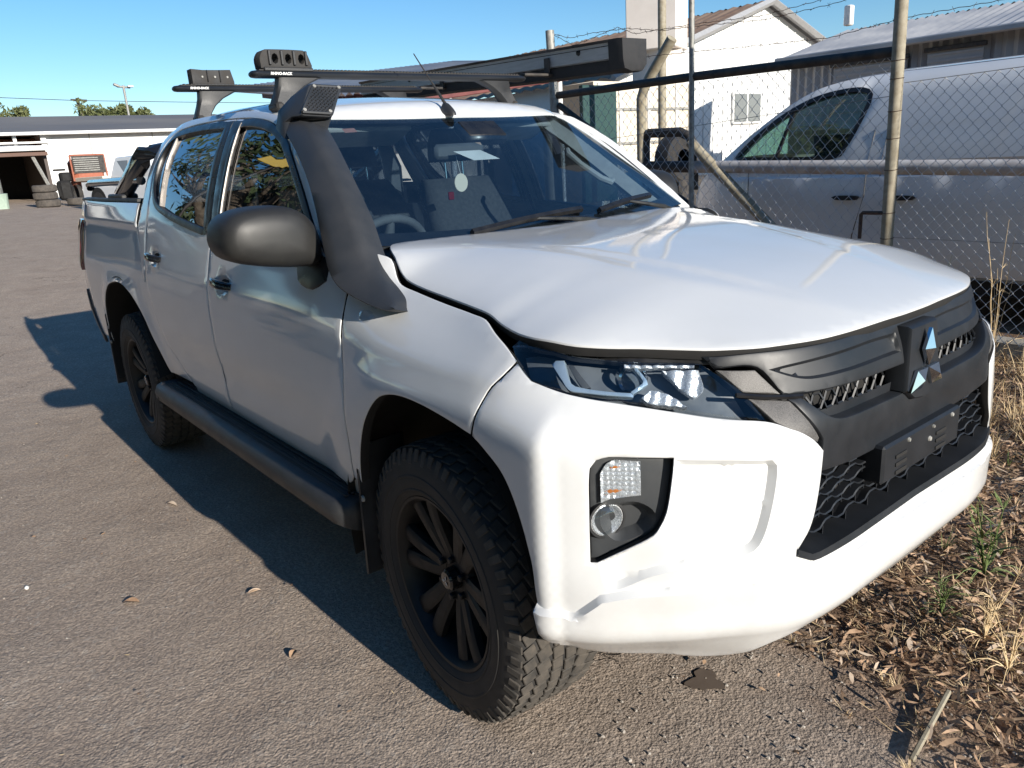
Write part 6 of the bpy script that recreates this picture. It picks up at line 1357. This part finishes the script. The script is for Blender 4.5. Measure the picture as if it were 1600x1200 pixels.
# white crew-cab utility in the yard
def far_ute():
    U = empty('crew_cab_ute', 'white crew-cab utility with an open tray parked before the long white shed', 'utility truck', (0, 0, 0))
    m = MB()
    side = lambda y_: [(-2.6, y_, .45), (-2.6, y_, 1.02), (-.95, y_, 1.02), (-.90, y_, 1.05), (-.84, y_, 1.50), (-.68, y_, 1.66), (.75, y_, 1.68), (1.35, y_, 1.12), (2.3, y_, .98), (2.45, y_, .75), (2.45, y_, .45)]
    rings = []
    for y_, k in ((-.86, 0), (-.80, 1), (.80, 1), (.86, 0)):
        rings.append([(x_, (y_ if z_ < 1.1 else y_*.82), z_+(.02*k if z_ > 1.1 else 0)) for x_, _, z_ in side(y_)])
    m.loft(rings); m.build('body', M_VAN, U, 40)
    for x0, x1 in ((-.74, -.04), (.06, .86)):
        m = MB()
        for sg in (-1, 1): m.add([(x0, sg*.80, 1.10), (x1, sg*.80, 1.10), (min(x1, .60), sg*.722, 1.57), (x0+.06, sg*.722, 1.57)], [(0, 1, 2, 3)])
        m.build('side_window', M_WIN, U, smooth=0)
    m = MB(); m.box((-1.8, 0, 1.0), (1.5, 1.4, .10)); m.build('tray_bed', M_DARK, U)
    for x_ in (-1.75, 1.55):
        for sg in (-1, 1): m = MB(); m.lathe([(.0, -.10), (.20, -.11), (.34, -.10), (.36, 0), (.34, .10)], 26, 'y', (x_, sg*.78, .36)); m.build('wheel', M_RUB, U)
        for sg in (-1, 1): m = MB(); m.lathe([(.0, -.01), (.43, -.01), (.43, .01)], 26, 'y', (x_, sg*.862, .42)); m.build('wheel_arch', M_DARK, U)
    return U
U = far_ute(); U.location = (-21.4, 4.30, float(gz(-21.4, 4.3))); U.rotation_euler = (0, 0, R(17)); U.scale = (.9, .9, .9)
# orange flatbed with a ladder rack behind it
O = empty('orange_flatbed', 'orange flatbed truck with a mesh headboard behind the white utility', 'truck', (0, 0, 0))
m = MB(); m.box((0, 0, .95), (3.2, 1.6, .18), .02); m.box((-.9, 0, .55), (1.2, 1.3, .5), .05); m.build('tray', M_CREAM, O)
m = MB()
for P in ([(1.5, -.85, .9), (1.5, -.85, 2.0)], [(1.5, .85, .9), (1.5, .85, 2.0)], [(1.5, -.85, 2.0), (1.5, .85, 2.0)], [(1.5, -.9, 1.25), (1.5, .9, 1.25)], [(1.5, -.45, 1.25), (1.5, -.45, 2.05)]): m.tube(P, .045, 6)
m.build('headboard_frame', M_ORANGE, O)
for k in range(7): rbox('headboard_slat', (1.36, .15, 1.34+k*.09), (.02, 1.25, .045), 0, M_GALV, O)
rbox('headboard_panel', (1.44, 0, 1.6), (.03, 1.6, .75), 0, M_DKPIPE, O)
m = MB(); m.box((1.9, 0, 1.2), (.9, 1.5, 1.3), .15); m.build('cab', M_ORANGE, O)
for x_, sg in ((-.9, -1), (-.9, 1), (1.6, -1), (1.6, 1)): m = MB(); m.lathe([(0, -.1), (.36, -.1), (.38, 0), (.36, .1)], 22, 'y', (x_, sg*.75, .38)); m.build('wheel', M_RUB, O)
O.location = (-28.6, 4.6, float(gz(-28, 4))+.1); O.rotation_euler = (0, 0, R(192)); O.scale = (.68, .68, .78)
# light pole, power pole, wire
LP = empty('floodlight_pole', 'grey pole with twin floodlights rising behind the long shed roof', 'light pole', (-44, 9.5, 1)); LP.location = (0, 0, 0)
zt = 6.22; pipe('pole', [(-44, 9.66, 1), (-44, 9.66, zt)], .06, M_GALV, LP)
pipe('cross_arm', [(-44, 9.35, zt-.05), (-44, 9.98, zt-.1)], .05, M_GALV, LP); rbox('floodlight', (-43.9, 9.30, zt), (.2, .28, .12), .03, M_GALV, LP, rot=Matrix.Rotation(R(-25), 3, 'X')); rbox('floodlight', (-43.9, 9.98, zt-.05), (.2, .30, .09), .03, M_WHITEPL, LP)
PP = empty('power_pole', 'thin dark power pole with a cross-arm far behind the long shed', 'power pole', (-60, 11.3, 1)); PP.location = (0, 0, 0)
pipe('pole', [(-60, 10.62, 1), (-60, 10.62, 7.05)], .11, M_DKPIPE, PP); pipe('cross_arm', [(-60, 10.2, 6.95), (-60, 11.2, 6.9)], .06, M_DKPIPE, PP)
m = MB(); m.tube([(-60, -20, 8.2)]+[(-60, y_, 6.9-.25*math.sin(math.pi*(y_-10.6)/40)) for y_ in np.linspace(10.6, 50, 12)], .02, 4); tag(m.build('power_line', M_DKPIPE, None), 'thin power line crossing the sky above the long shed', 'cable')

# ================================================================== TREES
def tree(name, label, cat, base, h, cw, ch, mat, n, seed, leaf=.16, group=None, dens_=5, trunk=.22):
    rg = np.random.default_rng(seed); Tn = empty(name, label, cat, base, group=group)
    m = MB(); top = np.array([rg.uniform(-.3, .3), rg.uniform(-.3, .3), h*.55]); m.tube([(0, 0, -.2), (top[0]*.3, top[1]*.3, h*.25), tuple(top)], [trunk, trunk*.8, trunk*.55], 9)
    cl = []
    for k in range(dens_):
        a = rg.uniform(0, 2*math.pi); rr = cw*rg.uniform(.25, .95); e = np.array([math.cos(a)*rr, math.sin(a)*rr, h-ch*rg.uniform(.12, .85)]); mid = top*.5+e*.5+np.array([0, 0, -.1*h*rg.uniform(0, 1)])+rg.normal(0, .12, 3)
        m.tube([tuple(top*rg.uniform(.6, 1)), tuple(mid), tuple(e)], [trunk*.4, trunk*.2, trunk*.06], 6); cl.append((e, cw*rg.uniform(.22, .42)))
        for _ in range(2):
            e2 = e+rg.normal(0, cw*.22, 3); m.tube([tuple(mid), tuple(e2)], [trunk*.14, trunk*.04], 5); cl.append((e2, cw*rg.uniform(.14, .30)))
    m.build('trunk', M_BARK, Tn, smooth=60)
    c = np.array([q[0] for q in cl]); r_ = np.array([q[1] for q in cl]); idx = rg.integers(0, len(cl), n)
    d = rg.normal(0, 1, (n, 3)); d /= np.linalg.norm(d, axis=1)[:, None]; p = c[idx]+d*(r_[idx]*rg.uniform(.25, 1.05, n)**.6)[:, None]*np.array([1, 1, .75])
    u = rg.normal(0, 1, (n, 3)); u /= np.linalg.norm(u, axis=1)[:, None]; v = np.cross(u, rg.normal(0, 1, (n, 3))); v /= np.linalg.norm(v, axis=1)[:, None]; s_ = leaf*rg.uniform(.6, 1.3, n)[:, None]
    V_ = np.stack([p-u*s_, p+v*s_*.32, p+u*s_, p-v*s_*.32], 1).reshape(-1, 3); me = bpy.data.meshes.new('crown'); me.vertices.add(len(V_)); me.vertices.foreach_set('co', V_.ravel()); me.loops.add(4*n); me.loops.foreach_set('vertex_index', np.arange(4*n)); me.polygons.add(n); me.polygons.foreach_set('loop_start', np.arange(n)*4); me.polygons.foreach_set('loop_total', np.full(n, 4)); me.update(); me.validate()
    link('crown', me, mat, Tn); return Tn
tree('leafy_tree', 'bushy olive-green tree at the left edge above the shed roof', 'tree', (-52, 4.4, 1.0), 5.6, 2.7, 3.2, M_LEAFY, 9000, 3, .16, dens_=16)
tree('gum_tree', 'sparse gum tree behind the long shed beside the power pole', 'tree', (-52, 9.5, 1.0), 5.0, 1.2, 1.4, M_LEAFY, 1300, 5, .15, dens_=12)
tree('gum_tree', 'dense low gum tree behind the long shed beside the floodlight pole', 'tree', (-52, 11.4, 1.0), 4.75, 1.5, 1.4, M_LEAFY, 5200, 6, .15, dens_=13)
# yard behind the photographer, seen only in the truck's paint and windows
tree('gum_tree', 'large spreading gum tree across the yard mirrored in the side windows', 'tree', (-13.0, -4.9, 0), 7.2, 2.9, 5.0, M_LEAFD, 2600, 11, .17, dens_=26, trunk=.30)
tree('gum_tree', 'tall gum tree further back across the yard mirrored in the doors', 'tree', (-17, -15, 0), 9.0, 4.6, 5.6, M_LEAFD, 6500, 12, .28, dens_=24, trunk=.36)
tree('gum_tree', 'gum tree across the yard nearest the road', 'tree', (-3.5, -16, 0), 8.5, 4.4, 5.2, M_LEAFD, 6500, 13, .28, dens_=24, trunk=.36)
YS = empty('yellow_sign', 'yellow board on a tall post across the yard mirrored in the front window', 'sign', (-9.3, -3.15, 0)); YS.location = (0, 0, 0)
rbox('board', (-9.3, -3.15, 4.45), (.05, .62, .26), .01, M_YEL, YS, rot=Matrix.Rotation(R(20), 3, 'Z')); pipe('post', [(-9.38, -3.15, 0), (-9.38, -3.15, 4.5)], .03, M_DKPIPE, YS)
for k, (x_, y_, h_, c_) in enumerate(((-25, -13, 10, 5.0), (2.5, -12.5, 9.5, 4.4), (8.5, -10.5, 9.5, 4.4), (-10.5, -13.5, 9.5, 4.4), (14, -7, 9, 4.2))):  # tree row added out of view to block sky and darken the truck's flank
    tree('gum_tree', ('broad gum tree added out of view at the far end of the sky-blocking row', 'added out-of-view gum tree blocking sky straight behind the photographer', 'second added out-of-view gum tree behind the photographer, towards the road', 'added out-of-view gum tree in the middle of the sky-blocking row', 'last added out-of-view gum tree of the row, nearest the road')[k], 'tree', (x_, y_, 0), h_, c_, 7.5, M_LEAFD, 6500, 60+k, .34, dens_=26, trunk=.36)
m = MB(); m.box((-16, -24, 1.4), (34, 3, 2.8)); m.loft([[(x_, -25.6, 2.8), (x_, -24, 3.6), (x_, -22.4, 2.8)] for x_ in (-33, 1)]); tag(m.build('opposite_shed', M_GREYWALL, None), 'low grey shed on the opposite side of the yard behind the photographer', 'shed')

# ================================================================== GROUND LITTER
def leaf_cloud(name, pts, mat, size, seed, kind='stuff', lift=.004, up=.35, ratio=.17):
    rg = np.random.default_rng(seed); n = len(pts); a = rg.uniform(0, 2*math.pi, n); L_ = size*rg.uniform(.5, 1.35, n); W_ = L_*ratio*rg.uniform(.7, 1.5, n)
    z0 = gz(pts[:, 0], pts[:, 1])+lift+rg.uniform(0, .018, n); t = rg.normal(0, up, n); rl = rg.normal(0, .5, n); cv = rg.uniform(-.35, .35, n)
    d = np.stack([np.cos(a)*np.cos(t), np.sin(a)*np.cos(t), np.sin(t)], 1); sd = np.stack([-np.sin(a)*np.cos(rl), np.cos(a)*np.cos(rl), np.sin(rl)], 1)
    P = np.stack([pts[:, 0], pts[:, 1], z0], 1); bend = rg.uniform(-.25, .35, n)
    rows = []
    for k, w_ in ((-.5, .05), (-.2, .85), (.15, 1), (.5, .04)):
        c = P+d*(L_*k)[:, None]+np.array([0, 0, 1])*(bend*L_*(.25-k*k)*1.2)[:, None]+sd*(cv*L_*k*k)[:, None]; rows += [c-sd*(W_*w_/2)[:, None], c+sd*(W_*w_/2)[:, None]+np.array([0, 0, 1])*(W_*.12)[:, None]]
    V_ = np.stack(rows, 1); V_[:, :, 2] = np.maximum(V_[:, :, 2], gz(V_[:, :, 0], V_[:, :, 1])+.002); V_ = V_.reshape(-1, 3); q = np.array([[0, 1, 3, 2], [2, 3, 5, 4], [4, 5, 7, 6]]); F = (np.arange(n)[:, None, None]*8+q[None]).reshape(-1, 4)
    me = bpy.data.meshes.new(name); nf = len(F); me.vertices.add(len(V_)); me.vertices.foreach_set('co', V_.ravel()); me.loops.add(4*nf); me.loops.foreach_set('vertex_index', F.ravel()); me.polygons.add(nf); me.polygons.foreach_set('loop_start', np.arange(nf)*4); me.polygons.foreach_set('loop_total', np.full(nf, 4)); me.update(); me.validate()
    return tag(link(name, me, mat), kind=kind)
def scatter(n, x0, x1, y0, y1, fn, seed):
    rg = np.random.default_rng(seed); P = np.stack([rg.uniform(x0, x1, n), rg.uniform(y0, y1, n)], 1); return P[rg.uniform(0, 1, n) < fn(P[:, 0], P[:, 1])]
edge = lambda x, y: y+.42*x-.20
patch = lambda x, y: .5+.5*np.sin(x*7.3+y*4.1)*np.sin(y*9.7-x*3.3)
zone = lambda x, y: np.clip(edge(x, y)/.35, 0, 1)*np.where(x < .3, np.clip((y-.25)/.4, 0, 1), 1)*(.55+.45*patch(x, y))
A = scatter(50000, -1.8, 2.4, -.8, 3.7, zone, 21); leaf_cloud('leaf_litter', A, M_LITTER, .047, 22)
A = scatter(7000, -1.2, 2.2, -.8, 3.6, zone, 23); leaf_cloud('pale_leaf_litter', A, M_LITTER2, .050, 24, up=.5)
A = scatter(42000, -1.8, 2.4, -.7, 3.7, lambda x, y: zone(x, y)*(.15+.85*patch(x*1.7+2, y*1.7)), 25); leaf_cloud('dry_grass_thatch', A, M_STRAW, .075, 26, up=.55, ratio=.022)
A = scatter(1200, .2, 1.3, -1.0, .8, lambda x, y: np.clip((edge(x, y)+.35)/.5, 0, 1)*.35, 27); leaf_cloud('bark_crumbs', A, M_LITTER, .018, 28, up=.3, ratio=.5)
A = scatter(170, -5, 1.1, -4.2, -.6, lambda x, y: np.full_like(x, .8), 91); leaf_cloud('blown_straw_bits', A, M_STRAW, .020, 92, up=.12, ratio=.10)
A = scatter(120, -4, 1.1, -3.6, -.3, lambda x, y: np.full_like(x, .8), 93); leaf_cloud('blown_leaf_bits', A, M_LITTER, .016, 94, up=.15, ratio=.4)
rg = np.random.default_rng(5)
def stones(name, n, seed, reg, smin, smax, fn=None):
    rg = np.random.default_rng(seed); m = MB()
    for _ in range(n):
        x_, y_ = rg.uniform(reg[0], reg[1]), rg.uniform(reg[2], reg[3])
        if fn and rg.uniform() > fn(x_, y_): continue
        s_ = rg.uniform(smin, smax)*rg.uniform(.5, 1); z_ = float(gz(x_, y_)); k = rg.uniform(0, 6.28); vs = []
        for hh, rr, nn in ((-.2, .8, 5), (.35, 1.0, 5), (.85, .5, 5)):
            for j in range(nn): a = k+2*math.pi*j/nn+hh; q = rr*rg.uniform(.75, 1.15); vs.append((x_+s_*q*math.cos(a), y_+s_*q*math.sin(a)*.8, z_+s_*hh))
        fs = [(j, (j+1) % 5, 5+(j+1) % 5, 5+j) for j in range(5)]+[(5+j, 5+(j+1) % 5, 10+(j+1) % 5, 10+j) for j in range(5)]+[tuple(range(10, 15))]; m.add(vs, fs)
    return tag(m.build(name, M_STONE, None, smooth=0), kind='stuff')
stones('gravel', 1500, 31, (-4.5, 1.2, -4.0, .3), .0016, .0055); stones('verge_gravel', 500, 33, (.3, 1.3, -.7, .6), .002, .009)
# a few countable bits on the asphalt
def curl(name, label, x_, y_, L_, W_, mat, rz, cat='leaf'):
    m = MB(); rings = []
    for t in np.linspace(-.5, .5, 7):
        w_ = W_*(1-4*t*t*.92); rings.append([(t*L_, -w_/2, .004+.012*(1-4*t*t)), (t*L_, 0, .002+.004), (t*L_, w_/2, .006+.010*(1-4*t*t))])
    m.loft(rings, closed=False, cap=False); o = m.build(name, mat, None, smooth=60); o.location = (x_, y_, float(gz(x_, y_))+.001); o.rotation_euler = (0, 0, rz); return tag(o, label, cat)

curl('dry_leaf', 'curled pale leaf on the asphalt near the shadow of the side step', -2.05, -1.06, .07, .022, M_LITTER2, .4)
curl('dry_leaf', 'pale split leaf on the sunlit asphalt level with the front door', -1.0, -1.07, .05, .012, M_LITTER2, 1.4)
curl('dry_leaf', 'flat reddish leaf on the asphalt at the lower left', -1.26, -1.43, .06, .03, M_LITTER, .9)
curl('dry_leaf', 'small reddish leaf beside the asphalt crack at the bottom of the picture', -.54, -1.12, .04, .024, M_LITTER, 2.2)
m = MB(); m.loft([sring((-1.673, -1.706, z_), a_, a_*.8, 'z', 9, 2.2) for z_, a_ in ((.0, .008), (.006, .011), (.012, .004))]); tag(m.build('white_pebble', M_PAPER, None), 'single white pebble on the asphalt at the left edge', 'pebble')
m = MB(); m.box((.935, -.03, .020), (.013, .30, .012), .003, Matrix.Rotation(R(7), 3, 'Z') @ Matrix.Rotation(R(3), 3, 'X')); tag(m.build('flat_stake', M_TANPIPE, None), 'flat grey stake lying in the leaf litter at the bottom right', 'stake')
# oil stain: dark blotch of its own shape on the dirt, modelled as a thin film
rgs = np.random.default_rng(8); m = MB(); c = (.424, -.29); vs = [(c[0], c[1], .004)]
for k in range(60): a = 2*math.pi*k/60; r_ = .044*(1+.22*math.sin(3*a+1)+.12*math.sin(5*a)+.06*math.sin(11*a)); vs.append((c[0]+r_*1.0*math.cos(a), c[1]+r_*1.1*math.sin(a), .004))
m.add(vs, [(0, 1+k, 1+(k+1) % 60) for k in range(60)]); tag(m.build('oil_stain', simple('oil_dark', (.14, .105, .08), .9), None), 'small dark oil stain on the dirt in front of the bumper', 'stain')
# weeds and grasses
def blades(m, x_, y_, n, h, spread, w_, rg, droop=.5, z0=None):
    z0 = float(gz(x_, y_)) if z0 is None else z0
    for _ in range(n):
        a = rg.uniform(0, 2*math.pi); L_ = h*rg.uniform(.45, 1.1); lean = rg.uniform(.05, 1)*spread; d = np.array([math.cos(a), math.sin(a), 0]); s_ = np.array([-d[1], d[0], 0])*w_*rg.uniform(.6, 1.3); b = np.array([x_, y_, z0])+d*rg.uniform(0, .015); R_ = []
        dr = droop*rg.uniform(.2, 1.4)
        for t in (0, .35, .7, 1):
            c = b+d*L_*lean*t*(1+.6*dr*t)+np.array([0, 0, L_*(t-.45*dr*t*t)]); ww = (1-t)**.6+.05; R_.append([tuple(c-s_*ww*.5), tuple(c+s_*ww*.5)])
        m.loft(R_, closed=False, cap=False)
rg = np.random.default_rng(77)
gm = MB()
for x_, y_ in scatter(620, -1.5, 1.7, .3, 3.6, lambda x, y: np.clip(edge(x, y)/.8, 0, 1)*(.25+.75*patch(x, y)), 41): blades(gm, x_, y_, 9, rg.uniform(.04, .11), 1.1, .0035, rg, .9)
for x_, y_ in scatter(300, -.2, 1.6, 1.8, 3.7, lambda x, y: np.ones_like(x), 43): blades(gm, x_, y_, 12, rg.uniform(.10, .26), .7, .004, rg, .7)
for x_, y_ in scatter(60, .15, 1.0, -.3, .5, lambda x, y: np.clip((edge(x, y)+.1)/.4, 0, 1), 44): blades(gm, x_, y_, 14, .035, 1.5, .0028, rg, .8)
tag(gm.build('dry_grass', M_STRAW, None, smooth=0, recalc=False), kind='stuff')
gm = MB()
for x_, y_ in scatter(60, .3, 1.6, .6, 3.4, lambda x, y: patch(x+3, y)*.8, 45): blades(gm, x_, y_, 9, rg.uniform(.06, .13), .8, .004, rg, .6)
tag(gm.build('green_grass', M_GREENG, None, smooth=0, recalc=False), kind='stuff')
def stalk_plant(name, label, x_, y_, h, n, mats, seed, leafy=False, spread=.35):
    rg = np.random.default_rng(seed); P = empty(name, label, 'weed', (x_, y_, float(gz(x_, y_))), group='tall weeds on the verge'); m = MB(); lf = MB()
    for k in range(n):
        a = rg.uniform(0, 6.28); hh = h*rg.uniform(.5, 1); c = np.array([math.cos(a), math.sin(a), 0])*spread*rg.uniform(.2, 1); pts_ = []
        for t in np.linspace(0, 1, 7): pts_.append(tuple(c*hh*t**1.3+np.array([0, 0, hh*t])+rg.normal(0, .006, 3)*t))
        m.tube(pts_, [.0024*(1-.6*t) for t in np.linspace(0, 1, 7)], 4)
        for t in rg.uniform(.3, 1, 5):
            i = int(t*6); b = np.array(pts_[min(i, 6)]); d = rg.normal(0, 1, 3); d[2] = abs(d[2])*.8+.3; d /= np.linalg.norm(d); L_ = rg.uniform(.03, .09)
            m.tube([tuple(b), tuple(b+d*L_*.6), tuple(b+d*L_+np.array([0, 0, -.01]))], [.0012, .001, .0006], 3)
            if leafy:
                s_ = np.cross(d, [0, 0, 1]); s_ = s_/np.linalg.norm(s_)*.007; lf.add([tuple(b), tuple(b+d*L_*.5+s_), tuple(b+d*L_), tuple(b+d*L_*.5-s_)], [(0, 1, 2, 3)])
    for _ in range(14):
        a = rg.uniform(0, 6.28); d = np.array([math.cos(a), math.sin(a), 0]); L_ = h*rg.uniform(.2, .5); q = [tuple(d*L_*t*.9+np.array([0, 0, L_*(1.1*t-.9*t*t)])) for t in np.linspace(0, 1, 5)]; m.tube(q, .0012, 3)
    m.build('stem', mats[0], P, smooth=0)
    if leafy: lf.build('leaves', mats[1], P, smooth=0, recalc=False)
    return P
stalk_plant('dry_weed', 'straw-coloured weed with bare bent stalks at the right edge below the bumper corner', .88, .46, .30, 7, (M_STRAW,), 51, spread=.55)
stalk_plant('dry_weed', 'dry branching grass stalk leaning right at the lower right edge', .98, .36, .26, 6, (M_STRAW,), 52, spread=.75)
stalk_plant('green_weed', 'slim green weed with narrow leaves just beyond the white bumper tip', .74, .84, .36, 9, (M_GREENG, M_GREENG), 53, True, .30)
stalk_plant('green_weed', 'short green grass clump in the shade of the bumper', .74, .50, .15, 9, (M_GREENG, M_GREENG), 54, False, .4)
stalk_plant('dry_weed', 'tall dead weed standing against the fence beyond the far bumper corner', -.18, 3.42, .95, 7, (M_STRAW,), 55, spread=.16)
stalk_plant('green_weed', 'tall green weed climbing the fence left of the dead one', -.52, 3.40, .80, 4, (M_GREENG, M_GREENG), 56, True, .2)
stalk_plant('dry_weed', 'tangle of dry stalks in the right corner by the fence foot', .20, 3.2, .6, 9, (M_STRAW,), 57, spread=.3)
# pale puffball seed heads
for k, (x_, y_, z_) in enumerate(((.38, 2.3, .10), (.33, 1.75, .06), (.12, 2.35, .14))):
    m = MB(); m.loft([sring((x_, y_, z_+dz), a_, a_, 'z', 10, 2) for dz, a_ in ((-.014, .004), (-.008, .012), (0, .0155), (.008, .012), (.014, .004))]); m.tube([(x_, y_, 0), (x_, y_, z_-.01)], .001, 3)
    tag(m.build('seed_head', M_LITTER2, None), ('nearest round pale seed head beside the white bumper end', 'lowest round pale seed head in the dry grass', 'highest round pale seed head, furthest back towards the fence')[k], 'seed head', 'pale seed heads in the grass')
